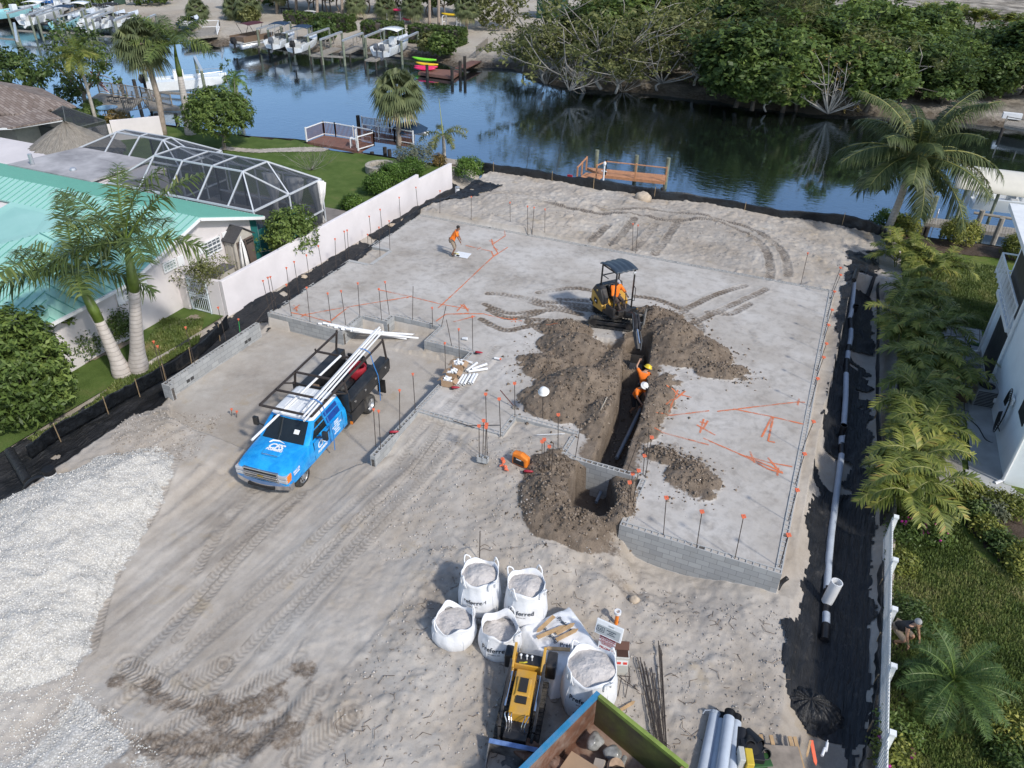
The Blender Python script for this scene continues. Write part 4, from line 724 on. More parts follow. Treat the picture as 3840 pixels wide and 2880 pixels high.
def crown(root,c,r,n,k,L,W,m,hole=.25,seed=0,name='crown',up=.6,rosette=0.,base=-.5,droop=0.,tips=None,sp=.45):
 d=rdir(n);d[:,2]=np.where(d[:,2]<base,-d[:,2]*.5,d[:,2]);q=.55+.45*RNG.random(n)**.6;lump=1+.35*fbm(d[:,0]*2.2+seed,d[:,1]*2.2+d[:,2],1,3,seed);C=np.asarray(c)+d*q[:,None]*lump[:,None]*np.asarray(r);keep=fbm(d[:,0]*3+seed,d[:,1]*3+d[:,2]*2,1,2,seed+4)+.5>hole;C,d=C[keep],d[keep]
 if tips is not None:C=np.concatenate([C,np.repeat(tips,4,0)+RNG.normal(0,.25,(4*len(tips),3))]);d=np.concatenate([d,rdir(4*len(tips))])
 tone=CL(.5+fbm(C[:,0],C[:,1],1.1,3,seed+2)*1.6+.0*C[:,2],0,1)
 return leafobj(name,leaves(C,k,sp,L,W,up,d,rosette,droop,tone),m,root)
ORD=['first','second','third','fourth','fifth','sixth','seventh','eighth','ninth','tenth','eleventh','twelfth','thirteenth','fourteenth','fifteenth','sixteenth','seventeenth','eighteenth','nineteenth','twentieth','twenty-first','twenty-second','twenty-third','twenty-fourth','twenty-fifth','twenty-sixth','twenty-seventh','twenty-eighth','twenty-ninth','thirtieth']
# ---- palm leaves
def pinnate(fr,nl,ll,lw,droop=.5,fwd=.45,start=.15,plume=0.,tone=None,base=(0,0,0)):
 out=[];rb=MB()
 for i,(az,el,L,cu) in enumerate(fr):
  s=LS(0,1,14);e=el-cu*s**1.3;h=NA([cos(az),sin(az),0]);st=L/13;P=np.zeros((14,3));P[0]=base
  for j in range(1,14):P[j]=P[j-1]+st*(h*cos(e[j])+NA([0,0,sin(e[j])]))
  rb.tube(P,LS(.028,.006,14)*max(1,L/2.2),4,cap=False)
  sp=start+(1-start)*(np.arange(nl)+.5)/nl;u=sp*13;a=np.minimum(u.astype(int),12);f=(u-a)[:,None];Q=P[a]*(1-f)+P[a+1]*f;T=P[a+1]-P[a];T /= NN(T,axis=1)[:,None]
  side=np.cross(h,[0,0,1.]);U=np.cross(side,T);lp=ll*(.35+.65*np.sin(PI*CL(.12+.85*(sp-start)/(1-start),0,1)))*(.85+.3*RNG.random(nl))
  for sg in (-1,1):
   pl=RNG.normal(0,.12+plume,nl)[:,None];d=side*sg+T*fwd+U*(.25+pl);d /= NN(d,axis=1)[:,None];w_=np.cross(d,U+.001);w_=T-d*(T*d).sum(1)[:,None];w_ /= NN(w_,axis=1)[:,None]+1e-6
   l=lp[:,None];g=NA([0,0,-1.]);m1=Q+d*l*.5+g*l*droop*.16;tp=Q+d*l*.92+g*l*droop*.62+RNG.normal(0,.03*ll,(nl,3));b=lw/2
   V=np.stack([Q-w_*b*.7,Q+w_*b*.7,m1+w_*b,m1-w_*b,tp+w_*b*.12,tp-w_*b*.12],1);I=np.arange(nl)[:,None]*6
   out.append((V.reshape(-1,3),np.concatenate([I+[0,1,2,3],I+[3,2,4,5]]),np.tile(CL((U1() if tone is None else tone)*.55+RNG.random(nl)*.45,0,1),2)))
 return merge(out),rb
def fan(fr,k,bl,bw,droop=.5,dead=0,base=(0,0,0)):
 out=[];rb=MB()
 for i,(az,el,L) in enumerate(fr):
  h=NA([cos(az)*cos(el),sin(az)*cos(el),sin(el)]);b0=NA(base,float);tip=b0+h*L+NA([0,0,-.1*L]);rb.tube([b0,(b0+tip)/2+[0,0,.08*L],tip],[.025,.02,.015],4,cap=False)
  side=np.cross(h,[0,0,1.]);side /= NN(side)+1e-6;U=np.cross(side,h);an=LS(-1.75,1.75,k);d=np.cos(an)[:,None]*h+np.sin(an)[:,None]*side+U*(.22*np.cos(an*2))[:,None];d /= NN(d,axis=1)[:,None]
  l=(bl*(.7+.3*np.cos(an*.6))*(.9+.2*RNG.random(k)))[:,None];w_=np.cross(d,U);w_ /= NN(w_,axis=1)[:,None];g=NA([0,0,-1.]);m1=tip+d*l*.55+g*l*droop*.12;t2=tip+d*l*.9+g*l*droop*.6;b=bw
  V=np.stack([np.repeat(tip[None],k,0)-w_*b*.1,np.repeat(tip[None],k,0)+w_*b*.1,m1+w_*b*.5,m1-w_*b*.5,t2+w_*b*.06,t2-w_*b*.06],1);I=np.arange(k)[:,None]*6
  out.append((V.reshape(-1,3),np.concatenate([I+[0,1,2,3],I+[3,2,4,5]]),np.tile(CL((.8 if i<dead else U1()*.55)+RNG.random(k)*.3,0,1),2)))
 return merge(out),rb
def frs(n,el0,el1,L,cu,jit=.15):return [(i*2.39996+RNG.normal(0,.15),el0+(el1-el0)*(i+.5)/n+RNG.normal(0,jit*.5),L*(.8+.35*U1()),cu*(.8+.4*U1())) for i in range(n)]
def palmroot(name,label,P,group=None):return thing(name,label,'palm tree',P,0,group)
def leaned(u0v0,z,*uv):  # trunk points: base on ground then pixels taken at the base's own depth y
 b=at(*u0v0,z);return b,[ony(u,v,b[1])-b for u,v in uv]
# royal palms by the teal house
def royal(label,base,z,mid,top,cr,L,r0,n=14,tone=None):
 b,(m_,t_,c_)=leaned(base,z,mid,top,cr);root=palmroot('royal_palm',label,b);P=smooth_line([np.zeros(3)-[0,0,.1],m_*.28,m_*.65,m_],5);k=len(P);f=LS(0,1,k);MB().tube(P,r0*(1.05-.42*f+.22*1.3*np.exp(-((f-.1)/.16)**2)),16).build('trunk',M_ROYAL,root,True)
 MB().tube([m_*.985,m_+(t_-m_)*.3,t_],[r0*.6,r0*.68,r0*.4],12).build('crownshaft',M_SHAFT,root,True)
 (VFT,rb)=pinnate(frs(n,1.3,-.12,L,.85),64,L*.25,L*.017,.7,.5,.14,.42);o=leafobj('crown',VFT,LM['palm'],root);o.location=c_;r2=rb.build('leaf_stalks',M_SHAFT,root,True);r2.location=c_;MB().tube([t_,c_],[r0*.4,r0*.15],8).build('crown_spear',M_SHAFT,root,True)
royal('royal palm leaning left, nearer the dark green bush',(266,808),SIDE_L,(215,694),(170,608),(166,580),3.6,.31,10)
royal('upright royal palm just right of the leaning one',(299,800),SIDE_L,(290,628),(277,548),(272,522),3.5,.31,10)
royal('tall royal palm with swollen grey base beside the canal lawn',(412,290),SIDE_L,(389,165),(380,122),(377,95),3.6,.34,13)
# coconut palm
b,q=leaned((1913,510),SIDE_R,(1926,476),(1944,432),(1957,392),(1968,362),(1978,338));cp=palmroot('coconut_palm','big coconut palm with curved grey trunk by the right end of the silt fence',b);MB().tube(smooth_line([np.zeros(3)-[0,0,.1]]+q,4),LS(.24,.15,21),12).build('trunk',M_ROYAL,cp,True)
(V_,rb)=pinnate(frs(28,1.45,-.25,4.7,1.1),74,1.0,.07,1.3,.5,.16,.1);o=leafobj('crown',V_,leafmat('coco_leaf',[(.0,(.02,.036,.012)),(.5,(.055,.085,.026)),(.85,(.13,.165,.06)),(1,(.24,.22,.10))],.25),cp);o.location=q[-1];o=rb.build('leaf_stalks',mat('coco_stalk',(.22,.22,.06),.5),cp,True);o.location=q[-1]
mbh=MB()
for i in range(26):a=i*2.4;s_=q[-2]+(q[-1]-q[-2])*(i/26)*.9;mbh.beam(s_+[.1*cos(a),.1*sin(a),-.1],s_+NA([.42*cos(a),.42*sin(a),.35]),.09,.03)
mbh.build('old_leaf_bases',mat('husk',(.24,.17,.11),.9,var=.4,sc=6),cp)
# sabal palms
def sabal(label,base,z,cr,crad,r0=.2,n=44,proto=None,group=None,mid=None):
 b=at(*base,z);c=ony(*cr,b[1])-b;root=palmroot('cabbage_palm',label,b,group);mm=c*.5 if mid is None else ony(*mid,b[1])-b;P=smooth_line([NA([0,0,-.2]),mm,c],5);MB().tube(P,LS(r0*1.1,r0*.9,len(P)),9).build('trunk',mat('sabal_trunk',(.34,.28,.23),.9,var=.25,sc=5,bump=.4),root,True)
 if proto is None:
  (VFT,rb)=fan([(i*2.39996,1.35-2.25*(i+.5)/n+RNG.normal(0,.1),crad*(.42+.12*U1())) for i in range(n-1,-1,-1)],22,crad*.62,crad*.075,1.0,n//7);o=leafobj('crown',VFT,LM['fan'],root);o.location=c;o2=rb.build('leaf_stalks',mat('fan_stalk',(.2,.2,.08),.6),root);o2.location=c
 else:
  for ch in proto.children:
   if ch.name.startswith('trunk'):continue
   k=ch.copy();COL.objects.link(k);k.parent=root;k.location=c;k.scale=(crad/2.3,)*3;k.rotation_euler=(0,0,U1()*6)
 return root
SB=sabal('tall cabbage palm with full round head beside the white railed dock',(862,314),SIDE_L,(859,196),2.3)
sabal('tall bent fan palm beside the swollen royal palm near the canal',(355,291),SIDE_L,(302,88),2.3,.22,proto=SB,mid=(338,200))
# christmas palm, small palm, foxtail
def pinpalm(name,label,base,z,top,L,n,lm,r0,ll,el=(1.3,-.3),curl=1.3,droop=.8,plume=.1,nl=34,spear=0,rbm=None,lw=.045):
 b=at(*base,z);c=ony(*top,b[1])-b;root=palmroot(name,label,b);MB().tube(smooth_line([NA([0,0,-.2]),c*.5+[.05,0,0],c],4),LS(r0*1.2,r0*.8,9),9).build('trunk',M_BARKP,root,True);(VFT,rb)=pinnate(frs(n,el[0],el[1],L,curl),nl,ll,lw,droop,.5,.15,plume);o=leafobj('crown',VFT,LM[lm],root);o.location=c;o=rb.build('leaf_stalks',M_SHAFT,root,True);o.location=c
 if spear:MB().tube([c,c+[-.25,0,spear]],[.05,.01],6).build('spear_leaf',mat('spear',(.3,.33,.12),.5),root)
 return root
pinpalm('christmas_palm','slim palm with yellow green head in front of the far left dock',(209,268),SIDE_L,(167,118),2.3,16,'yel',.13,.75)
pinpalm('small_palm','small young palm standing alone at the water edge',(516,242),ZW,(507,170),1.35,11,'bright',.17,.5)
pinpalm('foxtail_palm','foxtail palm with drooping plumes near the end of the garden wall',(959,350),SIDE_L,(957,292),2.0,8,'olive',.13,.42,(.9,.1),1.7,.5,.6,60,2.6,lw=.04)
# areca row
M_CANE=mat('areca_cane',(.22,.22,.07),.6,var=.3)
def areca(P,label,n,L,seed,H_=1.0):
 root=palmroot('areca_palm',label,P,'areca palms along the ditch');out=[];rr=MB();cn=MB()
 for i in range(n):
  a=U1()*6.28;q=U1()*.35;b0=NA([cos(a)*q,sin(a)*q,0]);tp=b0*1.9+[0,0,H_*(.6+.8*U1())];cn.tube([b0-[0,0,.1],tp],[.03,.025],5)
  (vft,rb)=pinnate([(U1()*6.28,.75+.6*U1(),L*(.75+.4*U1()),1.5+.4*U1()) for _ in range(5)],26,.5,.055,.5,.7,.2,.1,base=tp);out.append(vft);rr.v += rb.v;rr.f += [tuple(j+rr.n for j in f_) for f_ in rb.f];rr.m += rb.m;rr.n += rb.n
 leafobj('crown',merge(out),LM['areca'],root);rr.build('leaf_stalks',M_CANE,root);cn.build('canes',M_CANE,root);return root
AR=[(1945,590),(2000,620),(1948,690),(1938,750),(1990,765),(1966,835),(2020,850),(1958,910),(1985,975),(1948,1055),(1968,1112)]
for i,(u,v) in enumerate(AR):
 b=at(u,v,SIDE_R);areca(b,f'clump of yellow green areca palm in the right hand row, {ORD[i]} from the canal',6,1.85,i,1.0)
# date palm
b=at(2032,1530,SIDE_R);dp=palmroot('pygmy_date_palm','dark green pygmy date palm beside the white picket fence',b);MB().tube([(0,0,-.1),(.02,0,.6),(0,.05,1.0)],[.14,.13,.12],9).build('trunk',M_BARKD,dp,True)
(V_,rb)=pinnate(frs(46,1.35,-.45,1.5,1.1),46,.30,.016,.25,.55,.12,.25);o=leafobj('crown',V_,LM['date'],dp);o.location=(0,.05,1.0);o=rb.build('leaf_stalks',M_SHAFT,dp);o.location=(0,.05,1.0)
# ---- broadleaf plants near the houses
def bush(name,label,cat,P,r,n,k,L,W,m,rosette=.5,H_=None,trunk=None,hole=.2,seed=0,zc=None,group=None,base=-.6,sp=.3):
 root=thing(name,label,cat,P,0,group);zc=r[2]*.9 if zc is None else zc;tips=trunk_tree(root,zc+r[2]*.6,trunk or .05,5,fork=.3,spread=1.0) if trunk else None
 crown(root,(0,0,zc),r,n,k,L,W,LM[m],hole,seed,'foliage' if not trunk else 'crown',.5,rosette,base,.1,tips,sp);return root
p=at(75,955,SIDE_L);bush('broadleaf_tree','large glossy dark green bush at the left edge below the palms','tree',(p[0]-1.9,p[1]+1.0,SIDE_L),(2.3,2.1,2.3),900,14,.24,.10,'mid',.55,trunk=.12,hole=.12,seed=3,zc=2.0,base=-.75)
p=at(170,772,SIDE_L);bush('clipped_shrub','boxy green shrub by the house wall left of the palms','shrub',p,(.95,.95,.8),320,12,.12,.06,'dark',.4,hole=.05,seed=4)
p=at(246,738,SIDE_L);bush('clipped_shrub','rounded green shrub by the house wall behind the palms','shrub',p,(.95,.9,.95),360,12,.12,.06,'dark',.4,hole=.05,seed=5)
b_=bush('citrus_tree','dark orange-flecked tree overhanging the garden wall by the pool cage','tree',(-26.9,12.8,SIDE_L),(1.25,1.5,1.45),420,10,.2,.09,'mid',.4,trunk=.07,hole=.2,seed=6,zc=1.75)
p=at(455,672,SIDE_L);bush('small_tree','thin open small tree growing by the white gate','tree',(p[0]+.1,p[1],SIDE_L),(.6,.55,.65),130,9,.13,.06,'olive',.4,trunk=.045,hole=.3,seed=7,zc=2.1)
p=at(485,322,SIDE_L);bush('mango_tree','round leafy mango tree on the canal lawn behind the pool cage','tree',(p[0],p[1],SIDE_L),(2.6,2.5,1.9),620,12,.36,.10,'mid',.6,trunk=.16,hole=.18,seed=8,zc=2.7)
for i,(u,v,r,lab) in enumerate(((850,400,1.0,'bright green shrub behind the garden wall below the fire pit'),(815,420,.9,'bright green shrub at the left of the pair behind the garden wall'),(762,455,.6,'small bright green shrub peeping over the garden wall by the lawn'),(1012,385,.95,'bright green shrub between the garden wall end and the silt fence'),(890,385,.9,'bright green shrub beside the fire pit, farthest along the garden wall'))):
 p=at(u,v,SIDE_L);bush('green_shrub',lab,'shrub',p,(r,r,r*.85),260,12,.15,.07,'bright',.4,hole=.1,seed=20+i)
p=at(893,365,SIDE_L);bush('grey_shrub','grey green twiggy shrub between the foxtail palm and the fire pit','shrub',p,(1.5,1.3,.95),230,10,.14,.06,'grey',.3,trunk=.05,hole=.3,seed=31)
p=at(948,357,SIDE_L);bush('red_shrub','dark red leaved shrub at the foot of the foxtail palm','shrub',p,(.5,.5,.45),90,9,.2,.06,'dry',.5,seed=32)
for i,(u,v,r,lab) in enumerate(((1948,508,.85,'round yellow green croton shrub beside the coconut palm'),(2068,528,1.05,'round yellow green croton shrub in the middle of the canal bed'),(2200,560,1.0,'round yellow green croton shrub by the white roof edge'))):
 p=at(u,v,SIDE_R);bush('croton_shrub',lab,'shrub',p,(r,r,r*.8),330,12,.16,.06,'croton',.4,hole=.03,seed=40+i)
p=at(1903,500,SIDE_R);bush('twiggy_shrub','thin pale green shrub behind the coconut palm trunk','shrub',p,(.6,.5,.8),70,9,.18,.06,'bright',.4,trunk=.03,seed=44)
def px_c(x,y):return (3560*.576+x*280*.576/533,1800*.576+y*280*.576/533)
for i,(x,y,r,m,lab) in enumerate(((70,120,.42,'croton','yellow green croton at the top left tip of the mulch bed'),(180,130,.45,'croton','yellow green croton second along the top of the mulch bed'),(320,190,.5,'croton','yellow green croton along the path side of the mulch bed'),(450,220,.55,'croton','yellow green croton nearest the frame edge along the path'),(180,250,.42,'dark','dark green croton at the left of the mulch bed'),(290,230,.45,'grey','grey green round shrub in the mulch bed'),(250,360,.42,'croton','bright croton in the middle of the mulch bed lawn side'),(345,470,.45,'dark','dark green croton on the lawn side of the mulch bed'),(450,560,.42,'croton','sparse croton at the lower end of the mulch bed'),(510,640,.45,'croton','yellow croton at the right frame edge of the mulch bed'))):
 p=at(*px_c(x,y+25),SIDE_R);bush('croton_shrub',lab,'shrub',p,(r,r,r*.75),120,9,.13,.06,m,.4,hole=.15,seed=50+i,group='mulch bed shrubs')
for i,(u,v,r,m,lab) in enumerate(((1950,1160,.5,'mid','low green bougainvillea bush just past the areca row'),(2010,1165,.45,'mid','bougainvillea bush with magenta flowers right of the fence end'),(1945,1225,.35,'croton','small yellow croton beside the upper picket fence'),(1960,1345,.55,'dark','dark green bush beside the fence by the crouching man'),(1935,1590,.45,'mid','green bush between the fence and the date palm'),(1925,1640,.45,'croton','yellow croton at the bottom of the picket fence'),(2185,1600,.55,'croton','yellow croton hedge at the bottom right corner'),(2190,1650,.5,'mid','green shrub at the bottom right corner below the croton'))):
 p=at(u,v,SIDE_R);b_=bush('garden_shrub',lab,'shrub',p,(r,r,r*.7),130,10,.12,.055,m,.4,hole=.15,seed=70+i)
 if i in (0,1,5):
  fl=MB()
  for k in range(12):d=rdir(1)[0];d[2]=abs(d[2]);MB().ell(d*NA((r,r,r*.75))+[0,0,r*.6],.05,5,3).build('flower',mat('magenta',(.5,.03,.28),.6),b_)
# bare shrubs
def barebush(name,label,P,H_,n,m,r0=.04,leafm=None,cat='shrub',spread=1.):
 root=thing(name,label,cat,P);mb=MB();tips=[]
 for i in range(n):
  a=U1()*6.28;e=.35+U1()*.95;d=NA([cos(a)*cos(e)*spread,sin(a)*cos(e)*spread,sin(e)]);L=H_*(.7+.4*U1());p1=d*L*.5+RNG.normal(0,.05*L,3);p2=d*L+[0,0,.15*L];P_=smooth_line([np.zeros(3),p1,p2],3);mb.tube(P_,LS(r0,r0*.25,len(P_)),5);tips.append(p2)
  for j in range(6):q=P_[2+RNG.integers(0,4)];e2=q+(d*.6+RNG.normal(0,.5,3)+[0,0,.25])*L*.42;mb.tube([q,(q+e2)/2+RNG.normal(0,.03*L,3),e2],[r0*.4,r0*.28,r0*.1],3);tips.append(e2)
 mb.build('branches',m,root,True)
 if leafm:C=NA(tips);C=C[RNG.random(len(C))<.75];leafobj('leaves',leaves(C,7,.3,.28,.12,.4),LM[leafm],root)
 return root
barebush('leafless_shrub','leafless grey shrub spreading on the lawn behind the pool cage',at(672,368,SIDE_L),1.9,14,mat('bark_ash',(.30,.28,.25),.85,var=.25,sc=5),.017,spread=1.25)
# potted plant
b=at(358,672,SIDE_L);pp=thing('potted_plant','spiky plant in a round terracotta pot by the house wall','potted plant',b);MB().loft([[(cos(a)*q,sin(a)*q,z) for a in LS(0,6.283,19)[:-1]] for z,q in ((0,.2),(.15,.32),(.32,.34),(.42,.27),(.46,.29),(.46,.24),(.40,.23))]).build('pot',mat('terracotta',(.36,.15,.075),.75),pp,True);(V_,rb)=pinnate([(i*2.4,.5+.9*U1(),.01,.1) for i in range(2)],2,.1,.02)
sw=MB()
for i in range(26):
 a=i*2.4;e=.35+U1()*1.0;L=.6+U1()*.2;d=NA([cos(a)*cos(e),sin(a)*cos(e),sin(e)]);s_=NA([-sin(a),cos(a),0])*.025;o_=NA([0,0,.42]);sw.add([o_-s_,o_+s_,o_+d*L*.6+s_,o_+d*L*.6-s_,o_+d*L+[0,0,-.15]],[(0,1,2,3),(3,2,4)])
sw.build('leaves',mat('spiky_leaf',(.12,.16,.05),.5,var=.4),pp)
# ================= FAR BANK TREES =================
M_BARK2=mat('bark_ash',(.30,.28,.25),.85,var=.25,sc=5)
def proto_tree(kind,H_,seed):
 root=thing('bank_tree','','tree',(0,0,-50));R_=H_
 if kind=='dense':tips=trunk_tree(root,H_*.8,.14,6,M_BARKD);crown(root,(0,0,H_*.55),(H_*.36,H_*.36,H_*.44),380,15,.4,.2,LM['dark'],.16,seed,tips=tips,base=-.95,sp=.6)
 if kind=='green':tips=trunk_tree(root,H_*.8,.14,6,M_BARKD);crown(root,(0,0,H_*.55),(H_*.4,H_*.4,H_*.42),380,15,.38,.19,LM['mid'],.18,seed,tips=tips,base=-.95,sp=.5)
 if kind=='olive':tips=trunk_tree(root,H_*.9,.12,8,M_BARKP,fork=.2);crown(root,(0,0,H_*.6),(H_*.36,H_*.36,H_*.42),210,8,.4,.16,LM['olive'],.3,seed,tips=tips,base=-.8,sp=.5)
 if kind=='pale':tips=trunk_tree(root,H_*1.0,.12,9,M_BARK2,fork=.12,spread=.9);tips2=np.repeat(tips,2,0)+RNG.normal(0,.5,(2*len(tips),3));leafobj('crown',leaves(tips2,16,.6,.34,.14,.4),LM['olive'],root)
 if kind=='wispy':
  mb=MB();mb.tube([(0,0,-.2),(.1,0,H_*.5),(0,.1,H_)],[.15,.1,.02],6);C=[]
  for i in range(60):z=H_*(.15+.83*i/60);a=i*2.4;L=(1-i/62)*H_*.33*(.7+.5*U1());e=NA([cos(a)*L,sin(a)*L,z+L*.35]);mb.tube([(0,0,z),e],[.03,.01],3);C += [NA([0,0,z])+(e-[0,0,z])*f for f in (.4,.6,.8,1.)]
  mb.build('trunk',M_BARKD,root);leafobj('crown',leaves(NA(C),12,.38,.6,.035,.1,droop=.5),LM['olive'],root)
 return root
M_BARK2=mat('bark_ash',(.30,.28,.25),.85,var=.25,sc=5)
KINDS={}
for kd,H_ in (('dense',6.),('green',5.5),('olive',6.5),('pale',7.),('wispy',9.)):KINDS[kd]=[proto_tree(kd,H_,100+i*7+len(kd)) for i in range(2)]
KH=dict(dense=6.,green=5.5,olive=6.5,pale=7.,wispy=9.)
# photo pixel of the foot, row of the top, kind
FT=[(1130,150,80,'olive'),(1175,172,70,'olive'),(1215,182,90,'pale'),(1262,190,15,'pale'),(1300,186,5,'pale'),(1238,140,40,'olive'),(1330,196,90,'olive'),(1285,150,20,'dense'),(1350,130,-20,'green'),(1400,120,-20,'green'),(1420,190,70,'pale'),(1385,165,50,'olive'),(1460,150,30,'olive'),(1480,105,-30,'dense'),(1530,110,-20,'dense'),(1440,95,-30,'green'),(1500,185,60,'olive'),(1545,180,60,'wispy'),
      (1590,225,70,'dense'),(1625,232,110,'green'),(1570,205,90,'dense'),(1655,236,150,'olive'),(1690,240,100,'green'),(1650,180,-10,'wispy'),(1700,190,-20,'wispy'),(1610,150,-10,'dense'),(1720,235,130,'green'),(1740,190,50,'green'),(1790,170,40,'dense'),(1840,215,80,'olive'),(1870,235,110,'green'),(1835,160,25,'green'),(1880,165,40,'green'),(1930,190,60,'green'),(1905,130,30,'dense'),(1960,140,35,'green'),(1985,215,110,'dense'),(2030,225,130,'dense'),(2050,190,95,'dense'),(2085,200,105,'green'),(2130,215,120,'dense'),(2120,160,75,'dense'),(2180,180,80,'dense'),(2205,205,60,'dense'),(2060,150,80,'green'),(2150,130,70,'green'),(1760,120,20,'dense'),(1570,90,-40,'green'),(1670,100,-40,'dense'),(1330,90,-40,'dense'),(1860,100,10,'green'),(2000,110,20,'green'),(1105,130,95,'olive')]
DESC=dict(dense='dense dark green tree on the far bank',green='mid green leafy tree on the far bank',olive='loose olive green pale limbed tree on the far bank',pale='tall tree with bare white branches on the far bank',wispy='wispy feathery pine-like tree on the far bank')
cnt={}
for u,v,vt,kd in sorted(FT,key=lambda q:q[0]):
 b=far_at(u,v);h=hgt(b,vt,16.)*1.18;cnt[kd]=cnt.get(kd,0)+1;s_=h/KH[kd]
 src=KINDS[kd][cnt[kd] % 2];c=dup(src,b-[0,0,.1],U1()*6.28,f'{DESC[kd]}, {ORD[cnt[kd]-1]} from left',(s_*1.45,s_*1.45,s_),'trees on the far bank')
for kd in KINDS:
 for r_ in KINDS[kd]:
  for ch in list(r_.children):bpy.data.objects.remove(ch)
  bpy.data.objects.remove(r_)
b=far_at(1788,245);q=barebush('bare_tree','leafless spreading pale tree with yellow leaves at the far water edge',b,5.2,20,M_BARKP,.09,'dry','tree',1.15)
for i,(u,v) in enumerate(((1230,196),(1345,200),(1180,186))):barebush('fallen_brush',f'bare grey brush hanging over the far water edge, {ORD[i]} from the right' if i else 'bare grey brush hanging over the far water edge below the white branched trees',far_at(u,v),3.2,12,M_BARKP,.05,None,'shrub',1.5)
# far palms
SP=[(598,30,-25,.8),(640,30,-40,.8),(685,36,-60,.8),(739,37,-60,.7),(768,43,6,.8),(833,45,12,.8),(891,52,10,.8),(928,52,-60,.7),(948,55,-60,.7),(1008,72,15,.8),(535,45,8,.9),(505,42,14,.8),(425,40,18,.8),(1765,130,32,1.1),(500,20,-20,.8)]
for i,(u,v,vt,sc) in enumerate(SP):
 b=far_at(u,v);c=pix(b);h=(v-vt)*mpp(b)/cos(CPIT);
 sabal(f'cabbage palm in the far shore row, {ORD[sorted(range(len(SP)), key=lambda k: SP[k][0]).index(i)]} from the left',(u,v),b[2],(u-1,vt),2.1*sc*1.2,.22,proto=SB,group='palms on the far shore')
hedg=[(1995,55),(2030,60),(2065,62),(2100,68),(2135,72),(2170,75),(2205,80)]
for i,(u,v) in enumerate(hedg):
 b=far_at(u,v);r_=palmroot('far_areca',f'dark areca palm in the hedge at the top right, {ORD[i]} from the left',b,'far palm hedge');(V_,rb)=pinnate([(U1()*6.28,.5+.9*U1(),3.2,1.3) for _ in range(26)],16,.9,.14,.4,.7,.2,.1,base=(0,0,1.4));leafobj('crown',V_,LM['areca'],r_);o=MB().cyl((0,0,-.2),(0,0,1.6),.12,.1,6).build('trunk',M_BARKD,r_)
# clipped hedges and far shrubs
def hedge(label,uv0,uv1,h,wd,m='dark',g='clipped hedges'):
 a,b=far_at(*uv0),far_at(*uv1);e=b-a;L=NN(e[:2]);root=thing('clipped_hedge',label,'hedge',(a+b)/2,atan2(e[1],e[0]),g);n=int(L*h*wd*22)+60;C=(RNG.random((n,3))-.5)*NA([L,wd,h]);k=RNG.integers(0,3,n);s_=np.sign(RNG.random(n)-.5)
 C[np.arange(n),k]=s_*NA([L/2,wd/2,h/2])[k];C[:,2]=np.abs(C[:,2]+h/2);leafobj('foliage',leaves(C,9,.22,.26,.15,.5),LM[m],root);o=MB().box((0,0,h*.46),(L*.96,wd*.85,h*.88)).build('stems',M_BARKD,root);return root
hedge('clipped green hedge by the two white boats, leftmost of the four',(622,50),(672,55),1.6,1.8);hedge('clipped green hedge second from the left above the boat lifts',(688,62),(760,68),2.0,2.6);hedge('clipped green hedge third from the left above the boat lifts',(788,78),(868,82),1.9,2.4);hedge('longest clipped green hedge beside the sandy ramp',(892,88),(1000,98),2.0,2.6)
def far_bush(u,v,r,m,lab,h=None,L=.5):
 b=far_at(u,v);bush('far_shrub',lab,'shrub',b,(r,r,h or r*.8),int(90*r),9,L,L*.5,m,.3,hole=.1,seed=int(u),sp=.5,base=-.8)
for q in ((1068,62,4.0,'olive','round twiggy olive bush right of the palm row',3.6),(925,112,1.2,'olive','yellowing shrub on the bank below the longest hedge',1.2),(955,118,1.6,'green','green bank shrub beside the kayak dock',1.4),(700,88,1.6,'dark','dark shrub behind the second white boat',1.4),(590,12,2.6,'dark','dark shrub behind the picnic tables',2.),(540,48,1.4,'olive','low spiky shrub at the foot of the far palms',1.2),(40,20,3.2,'mid','green hedge mass behind the top left boats',2.2),(200,14,3.5,'mid','green hedge mass behind the blue boat cover',2.2),(330,10,3.5,'mid','green hedge mass right of the utility box',2.0),(120,8,3.6,'dark','dark hedge mass at the top left',2.4)):
 far_bush(q[0],q[1],q[2],'mid' if q[3]=='green' else q[3],q[4],q[5])
for i,u in enumerate(range(575,1010,24)):
 b=far_at(u,22+(u-575)*.03);bush('backdrop_tree',f'dark tree in the shaded grove behind the palm row, {ORD[i]} from the left','tree',b+[RNG.normal(0,1.5),RNG.normal(0,3),0],(3.2,3.2,2.6),120,8,.7,.35,'dark',.3,trunk=.14,hole=.3,seed=300+i,zc=5.0,group='grove behind the palms',sp=.8)
# canal lawn trees on the far left
p=at(196,238,SIDE_L);bush('mangrove_tree','tall open dark tree at the far left dock beside the flag','tree',p,(2.9,2.6,2.8),200,9,.4,.18,'dark',.3,trunk=.2,hole=.42,seed=90,zc=4.3,sp=.6)
p=at(40,200,SIDE_L);bush('round_tree','dense rounded green tree behind the shingle roof','tree',p,(3.4,3.0,2.2),330,10,.4,.2,'dark',.3,hole=.05,seed=91,zc=1.6,base=-.9,sp=.5)
p=at(158,228,SIDE_L);bush('dock_shrub','small round shrub with red flowers beside the far left deck','shrub',p,(1.4,1.3,1.1),150,9,.25,.12,'dark',.3,seed=92)
for i,(u,v,lab) in enumerate(((205,243,'leafy garden plant at the foot of the christmas palm'),(255,268,'dark red spiky plants beside the round blue table'),(190,262,'low green bed plant by the dark screen room'))):
 p=at(u,v,SIDE_L);bush('bed_plant',lab,'plant',p,(.9,.9,.6),90,8,.35,.08,'dry' if i==1 else 'mid',.6,seed=95+i)
